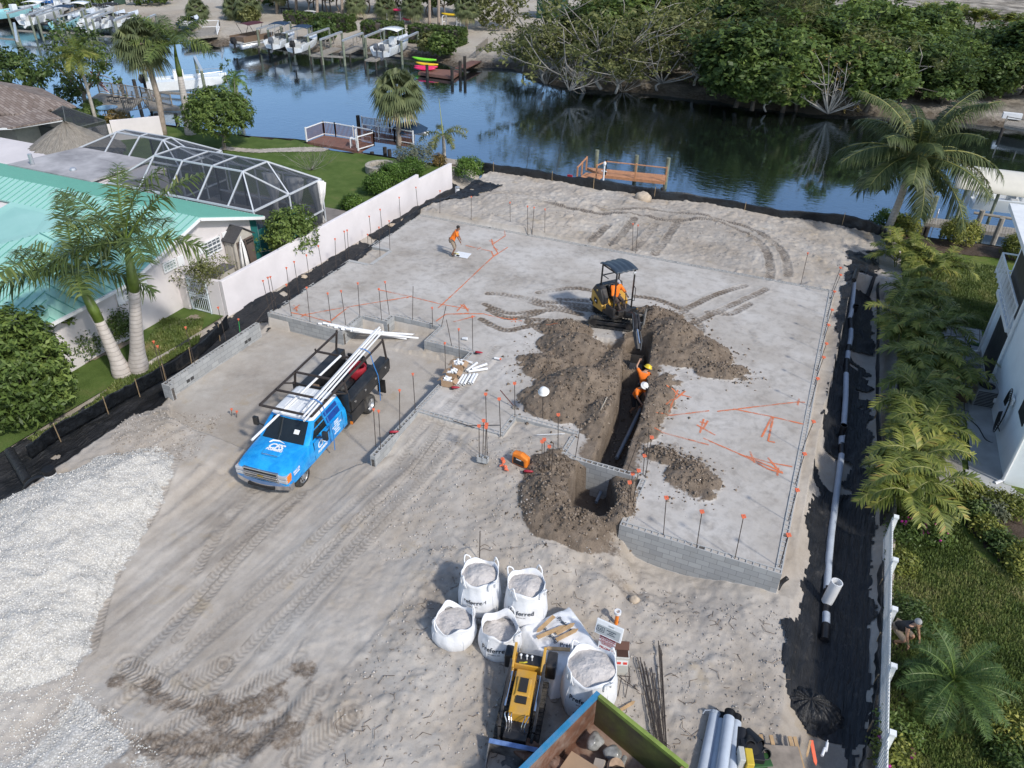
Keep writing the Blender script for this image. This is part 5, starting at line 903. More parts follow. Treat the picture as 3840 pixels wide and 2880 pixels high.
# grass blades on the right lawn, clumped
def grass(name,P,n,z,h,m,seed):
 P=NA([at(u,v,z)[:2] for u,v in P]);lo,hi=P.min(0),P.max(0);q=lo+(hi-lo)*RNG.random((n*2,2));q=q[inpoly(q[:,0],q[:,1],P)][:n];zz=(yr if z==SIDE_R else yl)(q[:,0],q[:,1]);c=np.stack([q[:,0],q[:,1],zz],-1);k=len(c);d=rdir(k)*.6+NA([0,0,.75]);s_=np.cross(d,[0,0,1.]);s_ /= NN(s_,axis=1)[:,None]+1e-6;l=(h*(.5+RNG.random(k)))[:,None];w_=s_*.022
 V=np.stack([c-w_,c+w_,c+d*l+w_*.3,c+d*l-w_*.3],1).reshape(-1,3);T=CL(.5+1.1*fbm(q[:,0],q[:,1],1.1,4,seed)+.35*(RNG.random(k)-.5),0,1);o=leafobj(name,(V,np.arange(k*4).reshape(-1,4),T),m);tag(o,kind='stuff')
M_GRASS=leafmat('grass_blade',[(.0,(.05,.08,.018)),(.45,(.12,.18,.038)),(.75,(.22,.25,.07)),(1,(.36,.31,.15))],.25)
grass('grass',[(1930,1110),(2060,1110),(2110,1200),(2212,1260),(2230,1700),(1900,1700),(1925,1350)],75000,SIDE_R,.09,M_GRASS,5)
grass('grass',[(1990,555),(2180,580),(2150,720),(1990,690)],40000,SIDE_R,.09,M_GRASS,6)
grass('grass',[(80,960),(190,880),(270,805),(350,690),(440,690),(430,740),(270,840),(60,950)],26000,SIDE_L,.09,M_GRASS,7)
# ================= TRUCK =================
def boolcut(me,cutters):
 o=bpy.data.objects.new('cut_a',me);COL.objects.link(o);cs=[]
 for c in cutters:
  k=bpy.data.objects.new('cut_b',c);COL.objects.link(k);m=o.modifiers.new('b','BOOLEAN');m.object=k;m.operation='DIFFERENCE';m.solver='EXACT';cs.append(k)
 bpy.context.view_layer.update();r=bpy.data.meshes.new_from_object(o.evaluated_get(bpy.context.evaluated_depsgraph_get()))
 for k in [o]+cs:bpy.data.objects.remove(k)
 return r
M_BLUE=NT('truck_blue');t=M_BLUE;po=t.obj();t.P(Base_Color=t.mix(t.rng(t.noise(1.6,4,po,.6,1.5),.35,.65),(.004,.24,.66),(.02,.38,.80)),Roughness=t.rng(t.noise(5,5,po,.7),.4,.7,.22,.5),Coat_Weight=.6,Coat_Roughness=.08);M_BLUE=t.m
M_PWHITE=mat('roof_paint',(.74,.76,.78),.3,var=.03);M_CHROME=mat('chrome',(.72,.73,.75),.14,1.,var=.06);M_BLACK=mat('black_paint',(.012,.013,.015),.38,var=.3,sc=3,dirt=(.09,.08,.07),dsc=2,damt=.35);M_RUB=mat('tyre_rubber',(.02,.02,.021),.85,var=.3,dirt=(.2,.18,.15),dsc=3,damt=.5);M_TGLASS=mat('truck_glass',(.012,.017,.02),.06,spec=.8,var=.2);M_ALLOY=mat('wheel_steel',(.5,.51,.52),.35,.8);M_AMBER=mat('amber_lens',(.8,.22,.02),.2);M_LENS=mat('lamp_lens',(.55,.57,.6),.1,.3);M_RUST=mat('rusty_steel',(.05,.04,.036),.8,.2,var=.35,sc=4)
M_PVC=mat('pvc_white',(.74,.75,.76),.35,var=.04);M_STRAP=mat('blue_strap',(.03,.17,.45),.7)
fl=NA((-15.47,-1.92));rl=NA((-15.94,2.70));hd=(fl-rl)/NN(fl-rl);lf=NA((-hd[1],hd[0]));WB=4.62
ra_=rl-lf*.95;TZ=-.74;tr_=thing('work_truck','bright blue plumbing pickup with white roof, black flatbed and pipe rack','truck',(ra_[0],ra_[1],TZ),atan2(hd[1],hd[0]))
def sec(x,w,zb,zt,cr=.03):h=[(0,zb),(w-.07,zb),(w,zb+.09),(w+.01,(zb+zt)/2),(w-.015,zt-.16),(w-.06,zt-.05),(w-.17,zt),(.45*w,zt+cr*.8)];return [(x,y,z) for y,z in h]+[(x,0,zt+cr)]+[(x,-y,z) for y,z in h[:0:-1]]
F5=WB+.97
body=MB().loft([sec(*q) for q in ((F5-.04,.90,.62,1.12),(F5-.1,.96,.55,1.17),(F5-.45,1.0,.5,1.23),(F5-1.0,1.01,.48,1.29),(F5-1.45,1.01,.46,1.33,.02),(4.0,1.01,.44,1.33,0),(1.62,1.01,.44,1.33,0),(1.58,.97,.47,1.28,0))])
cut=MB().cyl((WB,.6,.38),(WB,1.2,.38),.52,n=28).cyl((WB,-.6,.38),(WB,-1.2,.38),.52,n=28)
mkobj('body',boolcut(body.mesh('body'),[cut.mesh('c')]),M_BLUE,tr_,35)
MB().box((WB,0,.7),(1.02,1.9,.5)).box((2.0,0,.5),(6.4,.9,.22)).build('chassis',M_BLACK,tr_)
def ring4(z,x0,x1,w,c=.08):return [(x0+c,-w,z),(x1-c,-w,z),(x1,-w+c*1.4,z),(x1+.03,0,z),(x1,w-c*1.4,z),(x1-c,w,z),(x0+c,w,z),(x0,w-c,z),(x0,-w+c,z)]
MB().loft([ring4(1.30,1.6,4.16,.97),ring4(1.62,1.66,3.8,.90),ring4(1.88,1.74,3.46,.81)],cap=False).build('cab',M_BLUE,tr_,30)
MB().loft([ring4(1.87,1.73,3.48,.82),ring4(1.95,1.78,3.38,.78),ring4(1.99,1.9,3.2,.68)]).build('cab_roof',M_PWHITE,tr_,40)
rf=MB();[rf.box((2.5,y,1.995),(1.2,.03,.02)) for y in (-.5,-.25,0,.25,.5)];rf.build('roof_ribs',M_PWHITE,tr_)
def lerp(a,b,f):return NA(a)*(1-f)+NA(b)*f
ws=MB().poly([(4.17,-.80,1.345),(4.2,0,1.345),(4.17,.80,1.345),(3.52,.68,1.84),(3.56,0,1.845),(3.52,-.68,1.84)]);ws.build('windshield',M_TGLASS,tr_);MB().box((3.9,.42,1.62),(.16,.2,.006),(0,.66,0)).build('paper_sheet',M_PWHITE,tr_)
for sg in (-1,1):
 P=lambda x,z:(x,sg*(.975+(z-1.30)*(.81-.97)/.58+.012),z)
 MB().poly([P(3.86,1.36),P(2.92,1.36),P(2.96,1.80),P(3.42,1.80)]).build('side_window',M_TGLASS,tr_);MB().poly([P(2.82,1.36),P(1.95,1.36),P(2.0,1.80),P(2.86,1.80)]).build('side_window',mat('wrap_panel',(.01,.06,.28),.3),tr_)
 d=MB();d.box((3.36,sg*1.012,.92),(1.02,.012,.70));dr=d.build('door',M_BLUE,tr_,bevel=.02);MB().box((2.98,sg*1.03,1.16),(.18,.03,.035)).build('handle',M_BLACK,dr);MB().box((2.38,sg*1.012,.92),(.86,.012,.70)).build('door',M_BLUE,tr_,bevel=.02);[MB().box((x,sg*1.01,.92),(.018,.012,.74)).build('door_seam',M_DARK,tr_) for x in (3.89,2.83,1.93)]
 mi=MB();mi.beam((3.72,sg*1.0,1.42),(3.68,sg*1.28,1.46),.06,.05);mi.box((3.66,sg*1.36,1.52),(.12,.2,.34));mi.build('mirror',M_BLACK,tr_,bevel=.03)
 hl=MB();hl.box((F5-.11,sg*.81,1.02),(.24,.32,.13)).box((F5-.1,sg*.81,.86),(.22,.32,.13));hl.build('headlight',M_LENS,tr_,bevel=.02);MB().box((F5-.17,sg*.955,.94),(.24,.06,.27)).build('turn_signal',M_AMBER,tr_,bevel=.015)
 for nm,x,off,n_ in (('wheel',WB,.82,1),('wheel',0,1.02,2)):
  w_=thing(nm,None,None);del w_['kind'];w_.parent=tr_;w_.location=(x,0,.39)
  for k in range(n_):
   yo=sg*(off-.13*(k*2)*1.2);y1=yo+sg*.13;y0=yo-sg*.13;ty=MB();pr=[(.25,y0),(.36,y0),(.39,yo-sg*.09),(.395,yo),(.39,yo+sg*.09),(.36,y1),(.25,y1)]
   ty.loft([[(cos(a)*r_,y_,sin(a)*r_) for a in LS(0,6.2832,37)[:-1]] for r_,y_ in pr],cap=False);ty.build('tyre',M_RUB,w_,40)
   if k==0:
    ri=MB();pr=[(.25,y1-sg*.01),(.24,y1-sg*.03),(.2,y1-sg*(.02 if x else .13)),(.11,y1-sg*(.005 if x else .12)),(.10,y1+sg*(.04 if x else -.05)),(.0,y1+sg*(.045 if x else -.05))];ri.loft([[(cos(a)*r_,y_,sin(a)*r_) for a in LS(0,6.2832,33)[:-1]] for r_,y_ in pr],cap=False);ri.build('rim',M_ALLOY,w_,30)
    ho_=MB()
    for j in range(8):a=j*PI/4;ho_.ell((cos(a)*.165,y1-sg*(.008 if x else .12),sin(a)*.165),(.034,.01,.034),8,5)
    ho_.build('rim_holes',M_DARK,w_)
MB().box((F5-.06,0,.95),(.16,1.34,.40)).build('grille_surround',M_CHROME,tr_,bevel=.03);gr=MB();gr.box((F5-.05,0,.95),(.17,1.24,.31));gr.build('grille',M_DARK,tr_,bevel=.01);g2=MB();[g2.box((F5+.03,0,z),(.04,1.3,h)) for z,h in ((1.03,.035),(.95,.07),(.86,.035))];g2.build('grille_bars',M_CHROME,tr_,bevel=.01);MB().box((F5+.055,0,.95),(.02,.22,.07),None,0).build('badge',mat('gold_badge',(.5,.36,.1),.3,.7),tr_,bevel=.01)
bp=MB().loft([[(F5+.02-abs(y)**2.2*.16,y,.72),(F5+.1-abs(y)**2.2*.18,y,.66),(F5+.1-abs(y)**2.2*.18,y,.50),(F5+.02-abs(y)**2.2*.16,y,.44),(F5-.1-abs(y)**2.2*.2,y,.46),(F5-.1-abs(y)**2.2*.2,y,.72)] for y in LS(-1.02,1.02,13)]);bp.build('bumper',M_CHROME,tr_,30);MB().box((F5+.08,0,.555),(.06,1.0,.10)).build('bumper_grille',M_DARK,tr_)
sc_=MB();sc_.loft([[(4.95,-.34,1.285),(4.95,.34,1.285),(4.75,.36,1.31),(4.75,-.36,1.31)],[(4.97,-.30,1.345),(4.97,.30,1.345),(4.75,.32,1.36),(4.75,-.32,1.36)]]);sc_.build('hood_scoop',M_BLUE,tr_,bevel=.02);MB().box((4.985,0,1.318),(.03,.6,.045)).build('scoop_grille',M_CHROME,tr_);MB().box((4.1,0,1.345),(.1,1.5,.03)).build('wiper_cowl',M_BLACK,tr_)
tw=mat('wrap_white',(.80,.82,.84),.4,var=.02)
def rmat(xv,yv): # euler whose text x axis is xv, y axis is yv
 xv,yv=Vector(xv).normalized(),Vector(yv).normalized();zv=xv.cross(yv);return Matrix((xv,yv,zv)).transposed().to_euler()
hs=-.075
text('CFS',.34,'lettering',tw,tr_,(4.56,-.02,1.362),rmat((0,1,0),(-1,0,.09)),bold=.012,shear=.25);text('PLUMBERS',.13,'lettering',tw,tr_,(4.735,.02,1.37),rmat((0,1,0),(-1,0,.09)),bold=.006,shear=.2)
sw_=MB().tube([(4.42,-.36,1.38),(4.30,-.28,1.385),(4.27,-.05,1.385),(4.35,.2,1.382)],[.02,.035,.03,.005],6);sw_.build('fish_emblem',tw,tr_)
for sg in (1,-1):
 q=rmat((-sg,0,0),(0,0,1));text('CFS',.36,'lettering',tw,tr_,(3.4,sg*1.022,.98),q,bold=.01,shear=.25);text('PLUMBERS',.13,'lettering',tw,tr_,(3.4,sg*1.022,.74),q,bold=.005,shear=.2)
 for j,s_ in enumerate(('DRAINS','REPIPES','WATER HEATERS','GAS LINES','SEWERS','REMODELS')):text(s_,.085,'lettering',tw,tr_,(2.36,sg*1.022,1.2-.095*j),q,bold=.002)
 text('CALL US',.10,'lettering',tw,tr_,(F5-.55,sg*1.016,1.02),q,bold=.004);text('LICENSED',.075,'lettering',tw,tr_,(F5-.55,sg*1.016,.92),q,bold=.003)
# flatbed
bd=MB();bd.box((-.05,0,.98),(3.3,2.3,.12));bd.build('flatbed',M_BLACK,tr_)
for sg in (-1,1):
 b_=MB().prism([(1.5,sg*.78,1.05),(1.5,sg*1.2,1.05),(1.5,sg*1.2,1.48),(1.5,sg*1.14,1.55),(1.5,sg*.78,1.55)],(-3.2,0,0));tb=b_.build('toolbox',M_BLACK,tr_,bevel=.012);l_=MB()
 for x in (1.2,.4,-.45,-1.3):MB().cyl((x,sg*1.198,1.32),(x,sg*1.215,1.32),.05,n=12).build('latch',M_CHROME,tb)
 MB().box((1.05,sg*1.15,.74),(1.0,.08,.5)).build('skirt',M_BLACK,tr_,bevel=.01);MB().box((1.62,sg*1.19,.62),(.03,.1,.12)).build('marker_lamp',M_AMBER,tr_);MB().box((-1.0,sg*1.12,.62),(.05,.35,.6)).build('mud_flap',M_BLACK,tr_)
hb=MB();hb.box((1.53,0,1.42),(.06,2.3,.9));hb.build('headboard',M_BLACK,tr_);sl=MB();[sl.box((1.57,0,1.5+.045*i),(.03,.8,.02)) for i in range(8)];sl.build('headboard_vent',M_RUST,tr_)
rk=MB();ZR=2.32
for sg in (-1,1):
 rk.beam((3.75,sg*1.0,ZR),(-1.65,sg*1.0,ZR),.065);rk.beam((1.5,sg*1.12,1.5),(1.5,sg*1.0,ZR),.065);rk.beam((-1.6,sg*1.12,1.5),(-1.62,sg*1.0,ZR+.1),.065);rk.beam((1.55,sg*1.05,1.85),(2.3,sg*1.0,ZR),.05);rk.beam((0,sg*1.0,ZR),(0,sg*1.02,ZR+.14),.05)
for x in (3.75,2.75,1.5,-.05):rk.beam((x,-1.02,ZR),(x,1.02,ZR),.065)
rk.build('pipe_rack',M_RUST,tr_);TM=Matrix.Translation(tr_.location) @ Matrix.Rotation(tr_.rotation_euler.z,4,'Z')
def on_truck(p):return NA(TM @ Vector(p))
def longpipe(name,label,P,r,m=M_PVC,cat='pipe',group=None,n=10,hollow=True):
 P=[np.asarray(q,float) for q in P];o=P[0].copy();mb=MB()
 if hollow and len(P)==2:mb.pipe(P[0]-o,P[1]-o,r,r*.82,n)
 else:mb.tube([q-o for q in P],r,n)
 k=mb.build(name,m,None,40);k.location=o;return single(k,label,cat,group)
for i,(y0,y1,x0,x1,z) in enumerate(((.80,.58,3.95,-2.3,.075),(.64,.42,3.7,-2.25,.075),(.93,.74,4.1,-2.2,.075),(.72,.52,3.5,-2.35,.14))):
 longpipe('pvc_pipe',f'white plastic pipe lashed to the truck rack driver side, {ORD[i]} of the bundle',[on_truck((x0,y0,ZR+z-(.12 if z<.1 else .1)*max(0,x0-3.75))),on_truck((x1,y1,ZR+z))],.037,group='pipes on the truck rack')
longpipe('pvc_pipe','single white pipe slanting from the rack down over the windshield and hood',[on_truck((4.95,-.62,ZR-.55)),on_truck((.1,.12,ZR+.12))],.045)
for x,l2 in ((-.55,1.),(3.05,.8)):
 P=[on_truck(q) for q in ((x,.55,ZR+.17),(x,.8,ZR+.18),(x,1.0,ZR+.06),(x,1.13,ZR-.5),(x-.03,1.24,1.5-.1),(x-.06,1.25,1.0),(x+.02,1.28,1.25-l2))];k=MB();k.loft([[p_-[hd[0]*.025,hd[1]*.025,0],p_+[hd[0]*.025,hd[1]*.025,0]] for p_ in NA(P)-P[0]],cap=False,closed=False);o=k.build('ratchet_strap',M_STRAP);o.location=P[0];so_=o.modifiers.new('t','SOLIDIFY');so_.thickness=.006;single(o,'blue ratchet strap hanging from the rear of the truck rack' if x<0 else 'blue ratchet strap hanging from the front of the truck rack','strap')
# cargo
def cargo(mb,name,m,label,cat,p,**k):o=mb.build(name,m,None,**k);o.location=on_truck(p);o.rotation_euler=(0,0,tr_.rotation_euler.z);return single(o,label,cat)
rb_=MB().loft([[(cos(a)*q*(1+.12*sin(a*5+z*9)),sin(a)*q*.8*(1+.1*cos(a*4)),z) for a in LS(0,6.283,25)[:-1]] for z,q in ((0,.3),(.2,.42),(.38,.45),(.5,.40),(.44,.33),(.3,.3))],cap=False);cargo(rb_,'tool_bag',mat('red_canvas',(.33,.015,.03),.8),'open red canvas bag in the truck bed','bag',(-.75,.25,1.05),smooth=True)
cargo(MB().box((0,0,.3),(.08,.75,.55),(0,.35,0)),'crate',mat('black_plastic',(.02,.02,.022),.5),'black plastic crate standing at the back of the truck bed','crate',(-1.45,-.1,1.05),bevel=.02);cargo(MB().box((0,0,.1),(.3,.65,.2)),'bucket_tray',mat('orange_tray',(.5,.26,.06),.5),'orange plastic tray behind the cab in the truck bed','tray',(1.1,-.15,1.05),bevel=.04)
cargo(MB().box((0,0,.2),(.35,.3,.4)),'box',mat('brown_card',(.22,.15,.10),.85),'brown box behind the cab on the passenger side','box',(1.0,-.65,1.05),bevel=.01);cargo(MB().tube([(0,0,.05),(.9,.12,.5)],.025,8).box((1.0,.13,.55),(.35,.16,.03),(0,-.45,.1)),'shovel',M_ALLOY,'grey shovel lying in the truck bed','shovel',(.2,-.35,1.05));cargo(MB().box((0,0,.08),(.7,.14,.14)),'yellow_level',mat('yellow_plastic',(.6,.5,.04),.5),'yellow tool case beside the driver side toolbox','tool case',(.95,.55,1.05),bevel=.02)
cargo(MB().loft([[(cos(a)*q,sin(a)*q*.7,z) for a in LS(0,6.283,17)[:-1]] for z,q in ((0,.5),(.18,.45),(.28,.2))]),'black_tarp',M_FABRIC,'crumpled black tarp in the truck bed','tarp',(.15,.15,1.05),smooth=True)
# ================= MINI EXCAVATOR =================
M_YEL=mat('machine_yellow',(.55,.30,.03),.42,var=.15,sc=3,dirt=(.25,.19,.12),dsc=3,damt=.55);M_MBLK=mat('machine_black',(.016,.017,.02),.4,var=.3,dirt=(.12,.10,.08),dsc=2.5,damt=.4)
def ec(x,y):return (1267.2+x*.15626,547.2+y*.15626)
a_,b_=at(*ec(60,1000),0.),at(*ec(610,1070),0.);ex_d=(b_-a_)[:2];ex_d /= NN(ex_d);ex_n=NA([-ex_d[1],ex_d[0]]);ctr=(a_+b_)[:2]/2+ex_n*.72;ca=atan2(ex_d[1],ex_d[0])
ex=thing('mini_excavator','yellow and black mini excavator digging at the head of the trench','excavator',(ctr[0],ctr[1],0.03),ca)
def track(parent,y,L,h,w_,m,n=34,name='track'):
 r_=h/2;P=[];per=2*(L-h)+PI*h
 def pt(s):
  s=s % per
  if s<L-h:return (s-(L-h)/2,h),0
  s -= L-h
  if s<PI*r_:a=PI/2-s/r_;return ((L-h)/2+r_*cos(a),r_+r_*sin(a)),s/r_
  s -= PI*r_
  if s<L-h:return ((L-h)/2-s,0),PI
  s -= L-h;a=-PI/2-s/r_;return (-(L-h)/2+r_*cos(a),r_+r_*sin(a)),PI+s/r_
 mb=MB();out=[pt(per*i/80)[0] for i in range(80)];inn=[(q[0]*(1-.045*2/L),r_+(q[1]-r_)*.84) for q in out]
 A=[[(q[0],y-w_/2,q[1]) for q in out],[(q[0],y+w_/2,q[1]) for q in out],[(q[0],y+w_/2,q[1]) for q in inn],[(q[0],y-w_/2,q[1]) for q in inn]]
 k=80;mb.add(np.concatenate(A),[(i+r0*k,(i+1) % k+r0*k,(i+1) % k+((r0+1) % 4)*k,i+((r0+1) % 4)*k) for r0 in range(4) for i in range(k)])
 for i in range(n):(x,z),a=pt(per*i/n);mb.box((x,y,z),(.05,w_*.98,.05),(0,a,0))
 t_=mb.build(name,m,parent);f=MB();f.box((0,y,r_),(L*.72,w_*.7,h*.42));
 f.build('track_frame',M_MBLK,t_,bevel=.03);ro=MB()
 for x in (-(L-h)/2,(L-h)/2):MB().cyl((x,y-w_*.42,r_),(x,y+w_*.42,r_),r_*.78,n=18).build('sprocket',M_MBLK,t_)
 return t_
for y in (-.72+.15-.15,.6):track(ex,y,2.05,.45,.3,M_RUB)
MB().box((0,-.06,.42),(.9,1.1,.24)).cyl((0,-.06,.5),(0,-.06,.66),.42,n=24).build('undercarriage',M_MBLK,ex,bevel=.03)
bl=MB().prism([(1.38,-.85,.02),(1.46,-.85,.12),(1.42,-.85,.3),(1.48,-.85,.42),(1.42,-.85,.42),(1.36,-.85,.3),(1.40,-.85,.12)],(0,1.6,0));bl.beam((.4,-.4,.3),(1.4,-.4,.22),.1).beam((.4,.35,.3),(1.4,.35,.22),.1);bl.build('dozer_blade',mat('worn_steel',(.27,.24,.2),.6,.3,var=.3),ex)
# upper structure: local frame turned by ua about z, x forward
ua=math.radians(-38)-ca;UM=Matrix.Translation((0,-.06,.66)) @ Matrix.Rotation(ua,4,'Z')
def up(mb,name,m,par=None,**k):o=mb.xf(UM).build(name,m,par or ex,**k);return o
hs_=MB();prof=[(-.92,.02),(-.98,.25),(-.95,.72),(-.85,.78),(-.25,.5),(.05,.28),(.05,0),(-.8,0)]
rings=[]
for y,s_,dx in ((-.72,.86,.1),(-.66,.97,.03),(-.3,1,0),(.3,1,0),(.66,.97,.03),(.72,.86,.1)):rings.append([(x*s_+(dx if x<-.5 else 0),y,z*(.96 if abs(y)>.7 else 1)) for x,z in prof])
up(MB().loft(rings),'counterweight',M_YEL,smooth=30,bevel=.02)
co_=MB();rings=[[(x*s_,y,z) for x,z in ((-.86,.78),(-.62,1.08),(-.2,1.0),(.02,.62),(.02,.30),(-.3,.52))] for y,s_ in ((-.70,.95),(-.6,1),(-.36,1))];co_.loft(rings);rings=[[(x*s_,y,z) for x,z in ((-.88,.76),(-.80,1.0),(-.5,1.0),(-.4,.6))] for y,s_ in ((-.36,1),(.6,1),(.7,.94))];co_.loft(rings);up(co_,'engine_hood',M_MBLK,smooth=30,bevel=.03)
up(MB().box((.25,0,.05),(1.3,1.35,.14)).box((.82,.1,.16),(.16,1.0,.3)).box((.55,-.6,.25),(.6,.14,.4)),'platform',M_MBLK,bevel=.02);up(MB().box((.78,.55,.22),(.2,.2,.05)),'side_cover',M_YEL,bevel=.02)
lg=up(MB().prism([(-.55,-.735,.30),(-.30,-.735,.22),(-.30,-.735,.44),(-.55,-.735,.50)],(0,-.01,0)),'emblem',M_DARK);up(MB().prism([(-.48,-.747,.34),(-.42,-.747,.40),(-.36,-.747,.36),(-.40,-.747,.31)],(0,-.006,0)),'emblem_mark',M_PWHITE);up(MB().prism([(-.95,-.70,.10),(-.62,-.735,.06),(-.62,-.735,.2),(-.93,-.70,.28)],(0,-.02,0)),'model_plate',M_DARK)
tx=text('26G',.13,'lettering',M_PWHITE,ex,(0,0,0),(0,0,0));tx.matrix_local=UM @ Matrix.Translation((-.76,-.757,.14)) @ Matrix.Rotation(PI/2,4,'X')
st_=MB().box((-.05,.05,.42),(.5,.5,.16)).box((-.32,.05,.75),(.14,.48,.6),(0,-.15,0));up(st_,'seat',M_MBLK,bevel=.05);le=MB();[le.cyl((.3,y,.2),(.28,y,.72),.02,n=6).ell((.28,y,.74),.04,8,6) for y in (-.28,.38)];[le.cyl((.6,y,.15),(.62,y,.75),.018,n=6) for y in (-.05,.12)];up(le,'control_levers',M_MBLK)
pf=MB();CX=[(-.52,-.46,1.0),(-.52,.5,.9),(.6,-.46,.1),(.6,.5,.1)]
for x,y,z0 in CX:pf.beam((x,y,z0),(x*.96,y,2.03),.055)
for y in (-.46,.5):pf.beam((-.5,y,2.03),(.58,y,2.03),.05)
pf.beam((.6,-.46,.62),(.6,.5,.62),.035).beam((-.52,-.46,1.5),(-.52,.5,1.5),.04).beam((-.52,-.46,1.55),(.0,-.46,1.55),.03);pf.tube([(.61,.52,.55),(.74,.52,.6),(.74,.52,1.2),(.61,.52,1.25)],.018,6);up(pf,'canopy_posts',M_MBLK)
rf=MB();rings=[[(x,y,2.03+.12*cos((x-.05)*2.2)+(.025 if 0<i % 4<3 else 0)) for i,y in enumerate(LS(-.54,.58,17))] for x in LS(-.6,.68,15)];rf.loft(rings,cap=False,closed=False);o=up(rf,'canopy_roof',mat('canopy_slate',(.035,.05,.07),.4),smooth=True);o.modifiers.new('t','SOLIDIFY').thickness=.04
up(MB().ell((.66,.44,1.92),(.05,.09,.08),10,6),'work_lamp',M_LENS);up(MB().ell((-.42,-.70,.86),(.06,.03,.05),8,5),'cap',mat('amber_cap',(.6,.4,.1),.4))
# boom in world space: pixel track down into the trench
U0=Matrix.Translation(ex.location) @ Matrix.Rotation(ca,4,'Z');IU=U0.inverted()
def wl_(P):return [NA(IU @ Vector(p)) for p in P]
sw0=NA(U0 @ UM @ Vector((.98,.05,.15)));k0=ony(*ec(668,905),sw0[1]-.25);k1=ony(*ec(690,1110),sw0[1]-1.25);k2_=ony(*ec(715,1330),sw0[1]-1.75);k3_=ony(*ec(690,1480),sw0[1]-1.85)
bm=MB();P=wl_([sw0,k0+[0,0,.1],k1,]);bm.tube(smooth_line(P,5),[.15]*6+[.17]*3+[.14]*2,8);bm.build('boom',M_MBLK,ex,40);bm=MB();bm.tube(wl_([k1+[0,.1,.16],k1,k2_]),[.12,.16,.11],8).beam(*wl_([k0+[.12,0,.25],k1+[.12,.1,.15]]),.08);bm.build('stick',M_MBLK,ex,40)
bm=MB();bm.tube(wl_([k0+[-.14,0,.2],(k0+k1)/2+[-.15,0,.25],k1+[-.14,0,.1],(k1+k2_)/2+[-.15,0,.05],k2_+[-.1,0,.1]]),.016,6);bm.tube(wl_([k1+[.15,0,.15],(k1+k2_)/2+[.2,-.05,.1],k2_+[.1,0,0]]),.016,6);bm.build('hydraulic_hoses',mat('hose_grey',(.09,.1,.11),.35),ex);bm=MB();bm.cyl(*wl_([k1+[0,.02,.2],k2_+[0,.1,.25]]),.035,n=8);bm.build('hydraulic_ram',M_CHROME,ex);up(MB().cyl((.9,.05,-.05),(.9,.05,.3),.14,n=14),'swing_post',M_MBLK)
pb=NA(wl_([k3_])[0]);bk=MB().loft([[(pb[0]+x,pb[1]+y,pb[2]+z) for x in (-.27,)  for y,z in ((.12,.2),(.3,-.05),(.22,-.38),(-.12,-.5),(-.2,-.42),(.08,-.2))],[(pb[0]+x,pb[1]+y,pb[2]+z) for x in (.27,) for y,z in ((.12,.2),(.3,-.05),(.22,-.38),(-.12,-.5),(-.2,-.42),(.08,-.2))]]);bk.build('bucket',M_MBLK,ex)
# ================= STAND-ON LOADER =================
def sk(x,y):return ((1750+x/3.456)*.576,(2400+y/3.456)*.576)
p0=ground_at(*sk(720,900),-.75);p1=ground_at(*sk(850,300),-.75);hd2=(p0-p1)[:2];hd2 /= NN(hd2);SA=atan2(hd2[1],hd2[0]);sl_=thing('stand_on_loader','yellow and black stand-on track loader with front bucket beside the white bags','loader',(*(at(*sk(720,800),-.1)[:2]),-.72),SA)
for y in (-.42,.42):track(sl_,y,1.75,.42,.24,M_RUB)
MB().box((.05,0,.42),(1.5,.58,.4)).build('chassis',M_MBLK,sl_,bevel=.03)
MB().loft([[(x,y,z) for x,z in ((.55,.55),(.5,.86),(-.1,1.0),(-.62,1.02),(-.7,.6))] for y in (-.25,-.22,.22,.25)]).build('engine_cover',M_YEL,sl_,bevel=.02);MB().box((.02,0,.985),(.5,.26,.05),(0,.17,0)).build('radiator_screen',M_DARK,sl_);lp=MB().loft([[(.12,-.2,.97),(.12,.2,.97),(-.38,.2,1.04),(-.38,-.2,1.04)],[(.08,-.16,1.02),(.08,.16,1.02),(-.34,.16,1.09),(-.34,-.16,1.09)]]);lp.build('hood_bulge',M_YEL,sl_,bevel=.015);MB().box((-.14,0,1.085),(.36,.2,.02),(0,.14,0)).build('hood_pad',M_DARK,sl_)
MB().box((-.86,0,.95),(.36,.68,.3)).build('control_console',M_YEL,sl_,bevel=.02);MB().box((-.86,0,1.11),(.3,.6,.03)).build('control_panel',M_MBLK,sl_);le=MB();[le.cyl((-.84,y,1.1),(-.82,y,1.28),.015,n=6).ell((-.82,y,1.3),.035,8,6) for y in (-.2,-.05,.08)];le.build('control_levers',M_PWHITE,sl_);MB().tube([(-.72,-.22,1.12),(-.68,-.1,1.2),(-.7,-.02,1.22)],.02,6).build('grab_lever',mat('yellow_plastic',(.6,.5,.04),.5),sl_)
for y in (-.37,.37):
 a=MB().prism([(-.95,y-.035,.5),(-.6,y-.035,.5),(-.55,y-.035,1.15),(-1.08,y-.035,1.42),(-1.0,y-.035,1.0)],(0,.07,0));a.build('side_plate',M_YEL,sl_,bevel=.012)
 MB().beam((-.75,y*1.12,1.18),(.75,y*1.12,.62),.07,.12).beam((.75,y*1.12,.62),(1.02,y*1.0,.25),.07,.12).build('loader_arm',M_MBLK,sl_,bevel=.01);MB().cyl((-.6,y*.98,.95),(.35,y*.98,.85),.03,n=8).build('hydraulic_ram',M_CHROME,sl_)
MB().box((-1.1,.55,.72),(.5,.26,.5)).build('hydraulic_tank',M_MBLK,sl_,bevel=.04);MB().box((-1.12,-.55,.75),(.35,.2,.5)).build('battery_box',M_MBLK,sl_,bevel=.04);hsn=MB()
for y in (-.28,-.2,-.14,.16,.24):hsn.tube(smooth_line([(.45,y,.82),(.62,y*1.1,.95),(.78,y*.8,.8),(.85,y,.55)],4),.014,6)
